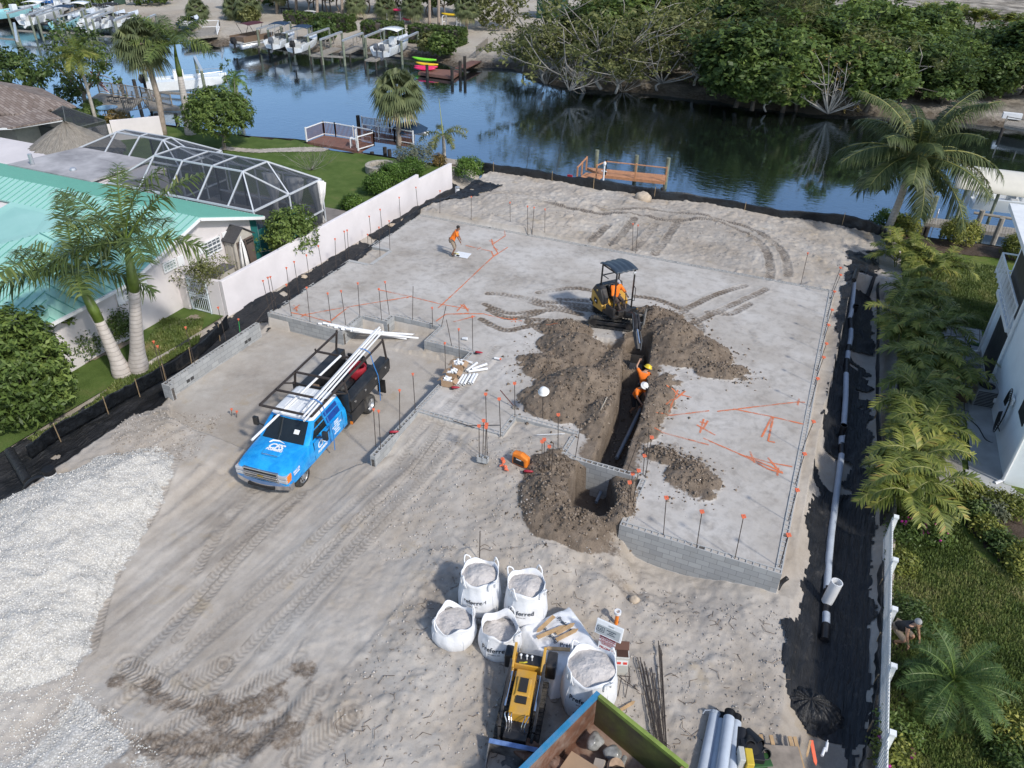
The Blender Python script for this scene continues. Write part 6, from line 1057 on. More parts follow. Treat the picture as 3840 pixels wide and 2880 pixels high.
hsn.build('hydraulic_hoses',M_CHROME,sl_);MB().box((.9,0,.42),(.2,.55,.4)).build('quick_attach',M_MBLK,sl_);MB().box((.98,.16,.33),(.1,.22,.1)).build('tilt_plate',M_RUST,sl_)
bu=MB();pr=[(1.05,.55),(1.1,.05),(1.75,.02),(1.75,.05),(1.14,.1),(1.10,.52)];bu.prism([(x,-.58,z) for x,z in pr],(0,1.16,0))
for y in (-.58,.55):bu.prism([(1.05,y,.55),(1.1,y,.04),(1.72,y,.02),(1.55,y,.3),(1.16,y,.52)],(0,.03,0))
bu.build('bucket',mat('bucket_steel',(.05,.05,.05),.45,.4,var=.3,dirt=(.35,.34,.33),dsc=1.6,damt=.9),sl_)
MB().prism([(1.06,-.58,.555),(1.16,-.58,.53),(1.16,.58,.53),(1.06,.58,.555)],(0,0,.02)).build('bucket_edge',mat('blue_sticker',(.12,.2,.4),.4,var=.5,sc=4),sl_)
# ================= DUMPSTER =================
ap_=at(*sk(1690,680),.62);q1=at(*sk(1690-985,1659),.62);q2=at(*sk(2212,1130),.62);e1=(q1-ap_)[:2];e1 /= NN(e1);e2=NA([-e1[1],e1[0]]);e2 *= np.sign(e2@(q2-ap_)[:2]);DL,DW,DH=5.5,2.5,1.35
dm=thing('dumpster','open steel roll-off dumpster, rusty inside with one blue and one green rim','dumpster',(ap_[0],ap_[1],.62-DH));
def rustwall(name,c,c2,dsc=1.2):return mat(name,c,.75,.1,var=.4,sc=1.6,dirt=c2,dsc=dsc,damt=.9,bump=.15,bsc=8)
M_DI=rustwall('dumpster_rust',(.16,.075,.045),(.40,.33,.28));M_DG=rustwall('dumpster_green',(.085,.06,.042),(.22,.25,.06),.55);M_DB=mat('dumpster_blue',(.03,.22,.42),.5,var=.2,dirt=(.2,.12,.08),dsc=3,damt=.4);M_DGR=mat('dumpster_green_rim',(.22,.30,.06),.5,var=.25,dirt=(.12,.1,.04),dsc=2,damt=.5)
def dv(a,b,z):return (*(e1*a+e2*b),z)
MB().prism([dv(0,0,.15),dv(DL,0,.15),dv(DL,DW,.15),dv(0,DW,.15)],(0,0,.06)).build('floor',M_DI,dm)
MB().prism([dv(0,0,.1),dv(DL,0,.1),dv(DL,.06,.1),dv(0,.06,.1)],(0,0,DH-.12)).build('side_wall',[M_DI],dm);MB().prism([dv(0,DW-.06,.1),dv(DL,DW-.06,.1),dv(DL,DW,.1),dv(0,DW,.1)],(0,0,DH-.12)).build('side_wall',[M_DI],dm);MB().prism([dv(.0,.062,.1),dv(.06,.062,.1),dv(.06,DW-.062,.1),dv(.0,DW-.062,.1)],(0,0,DH-.12)).build('end_wall',M_DG,dm)
MB().prism([dv(-.02,-.03,DH-.1),dv(DL,-.03,DH-.1),dv(DL,.085,DH-.1),dv(-.02,.085,DH-.1)],(0,0,.12)).build('rim',M_DB,dm);MB().prism([dv(-.02,.092,DH-.1),dv(.08,.092,DH-.1),dv(.08,DW+.05,DH-.1),dv(-.02,DW+.05,DH-.1)],(0,0,.12)).build('rim',M_DGR,dm)
rb2=MB();[rb2.prism([dv(s,-.05,.1),dv(s+.12,-.05,.1),dv(s+.12,-.002,.1),dv(s,-.002,.1)],(0,0,DH-.22)) for s in np.arange(.4,DL,.7)];rb2.build('side_rib',M_DB,dm);DP=NA(dm.location)
def junk(mb,name,m,label,cat,a,b,z,rz=0.,**k):o=mb.build(name,m,None,**k);o.location=DP+NA(dv(a,b,z));o.rotation_euler=(0,0,atan2(e1[1],e1[0])+rz);return single(o,label,cat)
M_CARD=mat('cardboard',(.40,.27,.17),.85,var=.1,sc=2);
junk(MB().box((0,0,.3),(1.25,1.0,.03),(.12,.1,0)).box((.1,.05,.15),(1.1,.9,.26),(.12,.1,0)),'cardboard_box',M_CARD,'large flattened brown cardboard box inside the dumpster','box',1.75,.85,.35,.12,bevel=.01)
def crumple(name,r,m,label,cat,a,b,z,seed,n=16):
 mb=MB();mb.ell((0,0,r[2]*.6),r,n*2,n);V=mb.v[0];V += (np.stack([fbm(V[:,0]*3+seed,V[:,1]*3+V[:,2]*2,1,3,seed+i) for i in range(3)],-1))*NA(r)*.9;return junk(mb,name,m,label,cat,a,b,z,seed,smooth=True)
M_PLAS=mat('clear_plastic',(.30,.30,.285),.25,var=.45,sc=5);M_BBAG=mat('black_bag',(.012,.012,.014),.3)
crumple('plastic_bag',(.24,.2,.16),M_PLAS,'crumpled clear plastic bag in the dumpster near the blue rim','bag',.55,.45,.4,3);crumple('plastic_bag',(.18,.22,.16),M_PLAS,'crumpled clear plastic bag beside the white bottle in the dumpster','bag',.5,.95,.4,4);crumple('trash_bag',(.4,.35,.3),M_BBAG,'black trash bag in the dumpster beside the wood disc','bag',.95,1.55,.32,5);crumple('trash_bag',(.55,.5,.35),M_BBAG,'largest black trash bag at the green end of the dumpster','bag',1.1,2.05,.3,6);crumple('debris_pile',(.9,.5,.22),mat('rubble_brown',(.09,.065,.045),.95,var=.6,sc=12),'brown rubble and leaves under the cardboard box','debris',1.9,1.7,.2,7);crumple('debris_pile',(1.6,.3,.2),M_DI,'loose grey debris along the blue rim of the dumpster','debris',1.6,.25,.2,8)
junk(MB().cyl((0,0,0),(.3,.1,.05),.06,n=12).cyl((.3,.1,.05),(.36,.12,.06),.03,n=8),'plastic_bottle',M_PLAS,'grey plastic bottle lying in the dumpster by the end wall','bottle',.35,1.2,.5);junk(MB().cyl((0,0,0),(0,.06,.1),.2,n=18),'wood_disc',mat('log_end',(.36,.25,.17),.8,var=.3,sc=6),'round wooden disc in the dumpster','wood',.75,1.2,.55);junk(MB().box((0,0,0),(.34,.24,.16),(.3,.2,.4)),'carton',mat('pale_card',(.42,.36,.3),.8),'small pale carton beside the large cardboard box in the dumpster','carton',1.0,.95,.55)
# ================= SITE PROPS =================
def c2(x,y):return (460.9+x/4,403.2+y/4)
def cb(x,y):return (460.9+x/4,691.2+y/4)
def cl(x,y):return (x/4,691.2+y/4)
def cc(x,y):return (979.2+x/4,748.8+y/4)
def cf(x,y):return (1313.3+x*.1875,1094.4+y*.1875)
def cr7(x,y):return (1659+x/4,403.2+y/4)
def cr13(x,y):return (1659+x/4,748.8+y/4)
def cr20(x,y):return (1659+x/4,1152+y/4)
def ck(x,y):return (864+x/4,1152+y/4)
def cp2(x,y):return (1267.2+x/4,1244.2+y/4)
def cq(x,y):return (1474.6+x/6,1474.6+y/6)
cdp=lambda x,y:(979.2+.25*x,403.2+.25*y)
M_REBAR=mat('rebar_steel',(.075,.06,.052),.75,.3,var=.4,sc=20);M_CAP=mat('orange_cap',(.72,.16,.075),.55,var=.08);M_GREEN=mat('green_rod',(.06,.45,.12),.5)
rb_me=MB().cyl((0,0,0),(0,0,1),.0135,n=6).mesh('bar');rb_me.materials.append(M_REBAR);gr_me=MB().cyl((0,0,0),(0,0,1),.014,n=6).mesh('bar');gr_me.materials.append(M_GREEN)
cap_me=MB().loft([[(cos(a)*q,sin(a)*q,z) for a in LS(0,6.2832,9)[:-1]] for z,q in ((-.09,.018),(-.05,.025),(-.015,.042),(0,.056),(.015,.05))]).mesh('cap');cap_me.materials.append(M_CAP)
sq_me=MB().box((0,0,-.02),(.12,.12,.04)).cyl((0,0,-.1),(0,0,-.03),.025,n=8).mesh('cap');sq_me.materials.append(M_CAP)
def rebar(base,top,z,label,cap=1,group='rebar dowels',L=None,me=None):
 b=at(*base,z) if z is not None else NA(base)
 if L is None:L=CL(hgt(b,top[1],2.6),.12,2.1)
 tp=b+[0,0,L];du=(top[0]-pix(tp)[0])*mpp(tp);d=NA([CR[0]*du,CR[1]*du,L]);d=d if abs(du)<.6*L else NA([0,0,L])
 r=thing('rebar_dowel',label,'rebar',b-[0,0,.05],0,group);r.rotation_euler=Vector(d).to_track_quat('Z','Y').to_euler();k=NN(d)
 o=bpy.data.objects.new('bar',me or rb_me);COL.objects.link(o);o.parent=r;o.scale=(1,1,k+.05)
 if cap:o=bpy.data.objects.new('cap',cap_me if cap==1 else sq_me);COL.objects.link(o);o.parent=r;o.location=(0,0,k+.05)
 return r
def row(f,L,z,phrase,cap=1):
 for i,q in enumerate(L):rebar(f(*q[:2]),f(*q[2:4]),z,f'orange capped rebar {phrase}, {ORD[i]} {"from front" if "wall" in phrase else "from left"}' if cap else f'bare uncapped rebar {phrase}, {ORD[i]} from left',cap)
row(c2,[(490,1090,428,812),(520,1075,470,785),(545,1060,492,778),(665,975,630,700),(740,930,697,648),(835,840,803,590),(955,785,907,510),(1060,710,1050,450),(1150,625,1130,385),(1172,620,1155,375),(1370,490,1346,255),(1465,430,1440,195),(1620,325,1605,92),(1770,225,1750,5)],0,'on the left pad wall')
row(c2,[(675,1115,630,845),(835,1165,805,870),(1020,1190,987,920),(1145,1190,1103,900),(1265,1110,1247,832),(1455,1155,1430,882),(1520,1100,1483,822)],0,'on the block edge behind the truck')
row(c2,[(1335,500,1332,412),(1440,605,1430,350),(1525,540,1518,295)],0,'around the notch by the garden wall')
row(c2,[(1895,1205,1890,1045),(2005,1590,2000,1350),(2125,1480,2120,1230)],0,'near the cardboard boxes')
row(c2,[(1720,1150,1725,860),(1968,1210,2008,1030),(2060,1370,2015,1150)],0,'bent above the inner garage corner',0)
row(cb,[(1403,1085,1383,770),(1445,1115,1427,785),(1610,950,1608,605),(1745,780,1723,465)],0,'along the garage right wall')
rebar(c2(110,1335),c2(40,1043),0,'steel rebar with orange cap at the far end of the low garage wall');rebar(cl(1680,370),cl(1602,62),0,'steel rebar with orange cap midway along the low garage wall');row(cl,[(1415,530,1325,185),(1450,545,1360,225)],0,'in the end pier of the low garage wall')
rebar(c2(228,1245),c2(215,1145),-.9,'short green rod with orange cap in the black lined ditch',me=gr_me);row(cb,[(158,815,155,770),(200,830,200,790)],-.6,'stub in the sand left of the truck')
row(cc,[(285,655,280,405),(410,770,397,447),(533,610,530,312)],0,'around the front porch corner',2)
rebar(cc(905,890),cc(908,583),-.05,'steel rebar with orange cap standing alone in front of the spoil heap',2);rebar(cc(1053,960),cc(1100,660),-.05,'bare leaning steel rebar left of the trench',0)
row(cc,[(765,1130,768,815),(782,1110,787,797),(825,1120,830,857)],-.1,'beside the lone block by the pit',2);rebar(cc(845,1130),cc(865,830),-.1,'bare steel rebar beside the lone block by the pit',0)
row(cc,[(225,960,222,680),(255,945,262,633),(272,980,283,690),(293,940,288,665)],-.02,'standing in the two cell footing block',2)
row(cc,[(1505,1440,1525,1168),(1525,1340,1550,1092),(1550,1360,1602,1065),(1640,1100,1653,937),(1660,1110,1715,778)],0,'on the short wall right of the pit',2);row(cc,[(1500,1080,1605,790),(1680,880,1690,715)],0,'at the lower end of the trench',0)
row(cf,[(640,320,675,-110),(1020,475,1085,50),(1465,590,1565,105)],0,'on the front block wall',2)
caps=[cr7(628,640),cr7(628,745),cr7(577,885),cr7(555,1043),cr7(525,1172),cr7(507,1335),cr7(483,1452),cr7(432,1632),cr13(395,627),cr13(318,900),cr13(255,1210),cr13(178,1595),cf(2085,285)]
for i,q in enumerate(caps):
 y=at(*q,1.4)[1];y=min(max(y,.3),20.5);rebar((-.1,y,-.05),q,None,f'rebar with square orange cap on the right block wall, {ORD[i]} from the canal',2,L=1.35)
row(cdp,[(155,315,155,85),(493,350,490,135),(643,410,642,168),(680,415,698,178),(790,430,793,193),(1550,560,1553,320),(1577,570,1597,332)],0,'along the back edge by the sand bank');rebar(cr7(283,845),cr7(345,573),0,'steel rebar with orange cap at the back right corner of the pad');rebar(c2(1957,265),c2(1958,35),0,'steel rebar with orange cap at the back left corner of the pad');rebar(cdp(168,1410),cdp(165,1120),0,'steel rebar with orange cap right of the cardboard boxes on the pad');rebar(ck(687,235),(1037,1147),-.4,'thin black capped rod standing behind the tallest white bag',0)
def lying(f,a,b,za,zb,label,r=.013,m=None,group=None,name='rebar',cat='rebar'):p,q=at(*f(*a),za),at(*f(*b),zb);o=MB().cyl((0,0,0),q-p,r,n=6).build(name,m or M_REBAR,None);o.location=p;return single(o,label,cat,group)
lying(c2,(365,1170),(545,950),.02,.55,'steel rebar leaning from the garage wall end toward the pad corner');lying(cc,(110,683),(410,677),.03,.03,'rebar lying across the front porch block line');lying(cc,(0,640),(185,700),.02,.02,'rebar lying along the block line left of the porch');lying(cc,(720,762),(965,752),.03,.05,'thin pale rod lying in front of the spoil heap',.012,M_PVC,None,'rod','rod')
bars=[((440,705),(600,1470)),((462,700),(618,1490)),((480,760),(628,1500)),((497,740),(640,1460)),((515,800),(650,1480)),((545,800),(655,1495)),((560,790),(662,1500)),((580,840),(672,1505)),((608,800),(680,1500)),((620,560),(676,1490)),((632,600),(690,1510)),((645,640),(692,1500))]
for i,(a,b) in enumerate(bars):lying(cp2,a,b,-.68+.015*(i % 3),-.70+.012*(i % 4),f'long steel rebar in the loose bundle beside the dumpster, {ORD[i]} from the left',.014,group='loose rebar bundle')
# paint marks
PAINT=[[cdp(*q) for q in l] for l in ([(440,380),(450,425),(340,500),(385,575),(345,605)],[(310,470),(355,482)],[(330,455),(340,500)],[(110,510),(220,535),(330,560),(348,605)],[(205,545),(240,525)],[(345,525),(385,545)],[(470,525),(345,605),(180,760),(0,930),(-130,1050)],[(0,1105),(110,1100),(260,1100),(380,1130),(600,1165)],[(30,1080),(90,1015),(130,1080)],[(60,1020),(110,1050)],[(0,1170),(190,1120)],[(500,1170),(550,1140)],[(520,1135),(540,1175)],[(800,1225),(900,1240)])]
PAINT += [[c2(*q) for q in l] for l in ([(1690,950),(1980,1020),(2212,1060)],[(1670,965),(1715,945)],[(1170,1040),(1020,1160)],[(670,1090),(780,1110),(1015,1175)],[(760,1125),(800,1100)],[(690,1025),(740,1055)],[(745,1020),(695,1060)],[(715,1040),(722,1080)],[(1925,1165),(2010,1105),(2212,1095)],[(1420,890),(1690,950)],[(780,1110),(1200,1035),(1690,955)])]
PAINT += [[cc(*q) for q in l] for l in ([(1835,380),(2060,440)],[(1940,375),(1860,580)],[(1905,405),(1950,415)],[(1745,610),(2212,555)],[(1735,725),(2212,850)],[(2200,640),(2155,715)],[(2130,650),(2190,668)])]
PAINT += [[cr13(*q) for q in l] for l in ([(-440,560),(0,510),(260,480),(320,485)],[(270,450),(255,510)],[(0,600),(310,675)],[(-300,540),(0,600)],[(45,610),(0,820),(60,830)],[(0,960),(90,1070)],[(-560,790),(-200,950),(0,1060),(130,1095)],[(90,1045),(80,1115)],[(-250,930),(0,1000),(210,1040)])]+[[(1438,880),(1480,845)],[(1505,918),(1545,940)],[(1520,905),(1512,935)],[(1610,985),(1690,1020)],[(1620,975),(1630,1000)],[(1645,945),(1668,900)]]
pm=MB()
for l in PAINT:
 L=NA(pts(l,-.03))[:,:2];n_=max(4,int(NN(np.diff(L,axis=0),axis=1).sum()/.12));s=LS(0,len(L)-1,n_);Q=np.stack([np.interp(s,range(len(L)),L[:,k]) for k in (0,1)],1);z=terrain(Q[:,0],Q[:,1],False);T=np.gradient(Q,axis=0);T /= NN(T,axis=1)[:,None]+1e-9;N=np.stack([-T[:,1],T[:,0]],-1);wd=(.035+.02*(fbm(s*3,s*0,1,2,len(l))))[:,None]
 pm.loft([np.column_stack([Q+N*wd*(sg+.3*fbm(Q[:,0],Q[:,1],3,2,5)[:,None]),z+.014]) for sg in (-1,1)],0,False,False)
t=NT('orange_spray');tr=t.n('BsdfTransparent');t.P(Base_Color=(.72,.20,.08),Roughness=.9);mx=t.n('MixShader');t.set(mx.inputs[0],t.math('MULTIPLY',t.rng(t.noise(5,5,t.pos(),.7),.34,.52,.25,.95),t.rng(t.noise(.8,3,t.pos()),.35,.6,.35,1)));t.t.links.new(tr.outputs[0],mx.inputs[1]);t.t.links.new(t.p.outputs[0],mx.inputs[2]);t.t.links.new(mx.outputs[0],t.out.inputs[0])
tag(pm.build('spray_markings',t.m),kind='structure')
# bulk bags
M_BAG=mat('woven_bag',(.72,.73,.75),.6,var=.05,sc=2,bump=.35,bsc=7,bdi=.05);M_BSAND=mat('bag_sand',(.50,.47,.45),.95,var=.18,sc=4,bump=.8,bsc=9,bdi=.08);M_INK=mat('bag_ink',(.02,.035,.06),.6)
def wraptext(s,size,par,rz_,ang,z,name='lettering',ox=0.,dz=.0):
 o=text(s,size,name,M_INK,par,(0,0,0),(0,0,0),bold=size*.012)
 for v in o.data.vertices:x,y=v.co.x+ox,v.co.y;r_=rz_(z+y,ang+x)+.02;a=ang+x/r_;v.co=(cos(a)*r_,sin(a)*r_,z+y)
 return o
CAMA=atan2(CPOS[1]+3.5,CPOS[0]+7)
def bag(base,vrim,r,label,fill=.9,handles=(0,1,2,3),seed=0,words=True,rot=0.):
 b=ground_at(*base);h=hgt(b,vrim);root=thing('bulk_bag',label,'bulk bag',b,0,'white bulk bags');N_=64;A=LS(0,2*PI,N_+1)[:-1]
 def rz_(z,a):
  f=CL(z/h,0,1);sq=1/np.maximum(np.abs(np.cos(a-rot)),np.abs(np.sin(a-rot)));q=1+.14*(sq-1)*(1-f*.3)
  return r*q*(.90+.30*np.sin(CL(f*1.05+.12,0,1)*PI)**.8*.55+.02*f)*(1+.06*fbm(np.cos(a)*2+seed,np.sin(a)*2+z*2,1,3,seed)+.012*np.sin(a*11+z*5+seed))
 rings=[]
 for f in LS(0,1,15):z=f*h;q=rz_(z,A);zz=z+(.10*np.abs(np.sin(A*2+rot*2))**3-.07*np.cos(4*(A-rot))+.06*fbm(np.cos(A)*1.5,np.sin(A)*1.5,1,3,seed+3))*f**5;rings.append(np.stack([np.cos(A)*q,np.sin(A)*q,zz],-1))
 inner=[rings[-1]*[.965,.965,1],rings[-1]*[.94,.94,1]-[0,0,h*.35]];o=MB().loft(rings+inner,cap=False).build('fabric',M_BAG,root,True)
 sa=[]
 for f in LS(0,1,12):q=rz_(fill*h,A)*.955*(1-f)+1e-4;x,y=np.cos(A)*q,np.sin(A)*q;sa.append(np.stack([x,y,fill*h+.13*h*(1-(1-f)**2)*1.0+fbm(x+seed,y,3,4,seed)*.16],-1))
 MB().loft(sa,cap=False).build('sand_fill',M_BSAND,root,True)
 for k in handles:
  a=rot+PI/4+k*PI/2;q=float(rz_(h,NA([a]))[0]);c=NA([cos(a)*q,sin(a)*q,h-.03]);t_=NA([-sin(a),cos(a),0]);o_=NA([cos(a),sin(a),0]);up_=.28 if k % 2==0 else .2;P=smooth_line([c-t_*.11-[0,0,.12],c-t_*.1+[0,0,.12]+o_*.03,c+[0,0,up_]+o_*(.12 if k % 2 else .02),c+t_*.09+[0,0,.12]+o_*.05,c+t_*.11-[0,0,.12]],4);MB().tube(P,.021,6).build('lifting_loop',M_BAG,root,True)
 for k in range(4):
  a=rot+PI/4+k*PI/2;zz=LS(.05,h*.97,8);q=[float(rz_(z,NA([a]))[0])+.004 for z in zz];MB().tube([(cos(a)*q_,sin(a)*q_,z) for q_,z in zip(q,zz)],.012,5).build('seam',M_BAG,root,True)
 if words:
  a=CAMA-.35+rot*.2;wraptext('Preferred',.2,root,rz_,a,h*.62);wraptext('MATERIALS, INC.',.045,root,rz_,a,h*.62-.14);lg=MB();pr=[]
  for (x,y) in ((-.44,.0),(-.36,.07),(-.33,.02),(-.41,-.05)):z=h*.62+y+.04;q=float(rz_(z,NA([a]))[0])+.008;pr.append((cos(a+x/q)*q,sin(a+x/q)*q,z))
  lg.poly(pr).build('emblem',M_INK,root);wraptext('Preferred',.15,root,rz_,a+.1,h*.24) if h>.9 else None
 return root
bag(ck(690,655),ck(0,345)[1],.56,'tallest white bulk bag, at the back left, heaped with sand',.93,seed=1,rot=.3);bag(ck(1080,745),ck(0,430)[1],.56,'white bulk bag at the back right of the group, brim full of sand',.9,seed=2,rot=.5);bag(ck(470,880),ck(0,740)[1],.56,'low slumped white bulk bag at the far left of the group',.8,(0,2),3,False,.1);bag(ck(862,975),ck(0,800)[1],.54,'half empty white bulk bag with folded rim at the front of the group',.55,(0,3),4,True,.6);bag(ck(1620,1440),ck(0,1150)[1],.66,'largest white bulk bag, beside the dumpster corner',.93,seed=5,rot=.2)
# sheet-covered stack with stakes on it
b=ground_at(*ck(1390,1040));cv=thing('covered_stack','low stack draped in white bag sheeting with wooden stakes on it','covered stack',b);ang=.9;ca_,sa_=cos(ang),sin(ang)
g,k=np.meshgrid(LS(-1,1,41),LS(-1,1,41),indexing='ij');d=np.maximum(np.abs(g),np.abs(k));tz=np.where(d<.74,.62,.62*CL((1-d)/.26,0,1)**.7)+fbm(g*3,k*3,1.3,4,12)*.16*(d<.98);X=g*1.0*(1-.18*(d>.74)*(1-d));Y=k*1.12;id_=np.arange(g.size).reshape(g.shape);F=np.stack([id_[:-1,:-1],id_[1:,:-1],id_[1:,1:],id_[:-1,1:]],-1).reshape(-1,4)
mkobj('sheet',npmesh('sheet',np.stack([X*ca_-Y*sa_,X*sa_+Y*ca_,tz-.02],-1).reshape(-1,3),F),M_BAG,cv,True)
for (x,y,rz) in ((.1,-.35,.3),(-.25,.25,2.6),(.3,.3,-.5)):o=text('Preferred',.17,'lettering',M_INK,cv,(x*ca_-y*sa_,x*sa_+y*ca_,.665),(0,0,rz),bold=.002)
M_WOOD=mat('new_lumber',(.44,.29,.15),.75,var=.2,sc=6)
def stick(f,a,b,z,label,w_=.09,m=None,name='wood_stake',cat='stake',zb=None,group=None):p,q=at(*f(*a),z),at(*f(*b),z if zb is None else zb);e=q-p;L=NN(e);o=MB().prism([(0,-w_/2,0),(L*.85,-w_/2,0),(L,0,0),(L*.85,w_/2,0),(0,w_/2,0)],(0,0,.035)).build(name,m or M_WOOD,None);o.location=p;o.rotation_euler=(0,-math.asin(CL(e[2]/L,-1,1)),atan2(e[1],e[0]));return single(o,label,cat,group)
zc=b[2]+.69
for i,(a,b_,lb) in enumerate((((1330,720),(1180,860),'pointed wooden stake at the back of the white covered stack'),((1185,905),(1430,800),'longest wooden stake across the white covered stack'),((1350,870),(1510,780),'greyish wooden stake in the middle of the white covered stack'),((1350,925),(1540,830),'wooden stake to the right on the white covered stack'),((1470,1010),(1250,995),'pointed wooden stake at the front of the white covered stack'))):stick(ck,a,b_,zc,lb,.1)
stick(ck,(1905,1530),(2030,1455),-.74,'short wooden board on the sand behind the dumpster',.07)
# signs
b=ground_at(1306,1434);sgn=thing('site_sign','white permit board on a post above a red and white no trespassing sign','sign',b,atan2(CPOS[0]-b[0],-(CPOS[1]-b[1]))-.30);MB().box((0,.05,.55),(.09,.06,1.6)).build('post',M_WOOD,sgn);MB().box((0,0,1.36),(.74,.05,.44),(-.28,0,0)).build('permit_board',M_PWHITE,sgn,bevel=.015)
SM=Matrix.Translation((0,0,1.36)) @ Matrix.Rotation(-.28,4,'X') @ Matrix.Translation((0,-.028,0)) @ Matrix.Rotation(PI/2,4,'X')
o=MB().box((0,-.05,0),(.64,.26,.004)).build('permit_sheet',mat('permit_grey',(.38,.41,.42),.5),sgn);o.matrix_local=SM
def sgtext(s,sz,x,y,m,M_=None,bold=.001):o=text(s,sz,'lettering',m,sgn,(0,0,0),(0,0,0),bold=bold,depth=.002);o.matrix_local=(M_ or SM) @ Matrix.Translation((x,y,.005));return o
sgtext('LG',.11,-.22,-.04,M_INK);sgtext('PERMIT',.05,.05,.14,mat('permit_grey',(.38,.41,.42),.5));[sgtext(s,.032,.08,y,M_INK) for s,y in (('BUILDING PERMIT',.0),('JOB SITE',-.05),('CONTRACTOR',-.1))]
f_=MB();[f_.box((x,y,.004),d) for x,y,d in ((-.22,.03,(.2,.012,.004)),(-.22,-.11,(.2,.012,.004)),(-.32,-.04,(.012,.14,.004)),(-.12,-.04,(.012,.14,.004)))];o=f_.build('emblem',M_INK,sgn);o.matrix_local=SM
S2=Matrix.Translation((0,-.03,.88)) @ Matrix.Rotation(-.12,4,'X') @ Matrix.Rotation(PI/2,4,'X');M_RED=mat('sign_red',(.36,.02,.03),.4);o=MB().box((0,0,-.006),(.46,.54,.012)).build('warning_board',M_PWHITE,sgn);o.matrix_local=S2;o=MB().box((0,.17,.003),(.44,.18,.004)).build('warning_band',M_RED,sgn);o.matrix_local=S2
sgtext('NO',.10,0,.215,M_PWHITE,S2,.002);sgtext('TRESPASSING',.072,0,.125,M_PWHITE,S2);sgtext('FELONY!',.095,0,-.2,M_RED,S2,.002);[sgtext(s,.028,0,y,M_RED,S2) for s,y in (('THIS AREA IS A DESIGNATED',.04),('CONSTRUCTION SITE, AND ANYONE',.0),('WHO TRESPASSES ON THIS',-.04),('PROPERTY COMMITS A',-.08))]
b=ground_at(*ck(1900,1185));dbx=thing('permit_box','grey plans box with open lid and two orange stickers','box',b,.35);MB().box((0,0,.35),(.36,.28,.7)).build('body',mat('pale_grey',(.52,.53,.50),.6,dirt=(.3,.27,.22),damt=.5),dbx,bevel=.01);MB().box((0,.0,.705),(.3,.22,.012)).build('opening',mat('box_inside',(.06,.03,.02),.9),dbx);MB().box((0,.17,.80),(.36,.02,.24),(-.5,0,0)).build('lid',mat('lid_brown',(.12,.06,.045),.8),dbx)
MB().box((0,-.142,.5),(.3,.008,.2)).build('label',M_PWHITE,dbx);MB().box((-.08,-.15,.5),(.1,.008,.09)).box((.08,-.15,.5),(.1,.008,.09)).build('sticker',mat('sticker_red',(.7,.07,.05),.5),dbx)
b=ground_at(*ck(1868,780));dl=thing('delineator','orange marker post with a pale ring top behind the sign','marker post',b);MB().cyl((0,0,0),(0,0,.42),.055,.05,12).build('post',mat('orange_plastic',(.8,.22,.02),.5),dl);MB().pipe((0,0,.43),(0,0,.52),.1,.06).build('ring',M_PVC,dl,40);b=ground_at(*ck(1800,1090));sn2=thing('small_sign','small black sign half hidden between the largest bag and the plans box','sign',b,.2);MB().box((0,0,.3),(.3,.02,.36),(-.2,0,0)).build('panel',M_DARK,sn2);MB().box((0,-.012,.36),(.24,.006,.06),(-.2,0,0)).build('panel_stripe',M_PWHITE,sn2)
wc=MB()
for x0,y0,x1,y1 in ((300,880,270,1040),(370,860,335,1050),(220,860,380,870),(280,870,460,1000),(360,740,375,930)):wc.cyl(at(*cp2(x0,y0),-.55),at(*cp2(x1,y1),-.75),.012,n=5)
o_=single(wc.build('footing_cage',M_RUST),'small rusty wire rebar cage behind the largest bag','rebar cage')
# ditch drain pipe
M_SOCK=mat('pipe_sock',(.40,.45,.52),.7,var=.1,sc=3);M_BPIPE=mat('black_corrugated',(.012,.012,.014),.45)
def dpipe(a,b,za,zb,r=.115):return at(*a,za),at(*b,zb)
dr=thing('drain_pipe','long grey sleeved drain pipe with black couplings in the right ditch','pipe',at(*cr13(600,1000),-1.25));D0=NA(dr.location);ZD=-1.27
secs=[(cr7(740,800),cr7(712,1110)),(cr7(712,1110),cr7(700,1165)),(cr7(712,1245),cr7(690,1420)),(cr7(686,1440),cr7(676,1530)),(cr13(668,250),cr13(645,740)),(cr13(640,760),cr13(625,880)),(cr13(628,955),cr13(535,1659)),(cr20(540,0),cr20(500,520)),(cr20(492,700),cr20(490,830))]
PG=lambda a:ground_at(*a,-1.2)+[0,0,.14]
for a,b in secs:p,q=PG(a),PG(b);MB().tube([p-D0,(p+q)/2-D0+RNG.normal(0,.02,3),q-D0],.115,14).build('pipe_section',M_SOCK,dr,40)
for a,b in ((cr7(762,745),cr7(735,830)),(cr7(702,1150),cr7(712,1260)),(cr7(692,1400),cr7(684,1450)),(cr7(674,1520),cr13(668,260)),(cr13(645,735),cr13(637,790)),(cr13(628,870),cr13(628,960)),(cr20(505,500),cr20(490,720)),(cr20(490,815),cr20(480,950))):p,q=PG(a),PG(b);MB().cyl(p-D0,q-D0,.125,n=14).build('coupling',M_BPIPE,dr,40)
for (uv,h) in ((cr13(622,790),.5),(cr7(740,1100),.35)):p=PG(uv)-D0;MB().cyl(p,p+[0,0,h],.12,n=14).cyl(p+[0,0,h-.05],p+[0,0,h],.14,n=14).build('tee_riser',M_BPIPE,dr,40)
def riser(uv,z,h,r,label,lean=(0,0)):b=at(*uv,z);r_=thing('drain_riser',label,'pipe',b);L_=NA([*lean,1.]);MB().pipe(L_*0,L_*h,r,r*.86,18).build('pipe',M_PVC,r_,40);return r_,L_
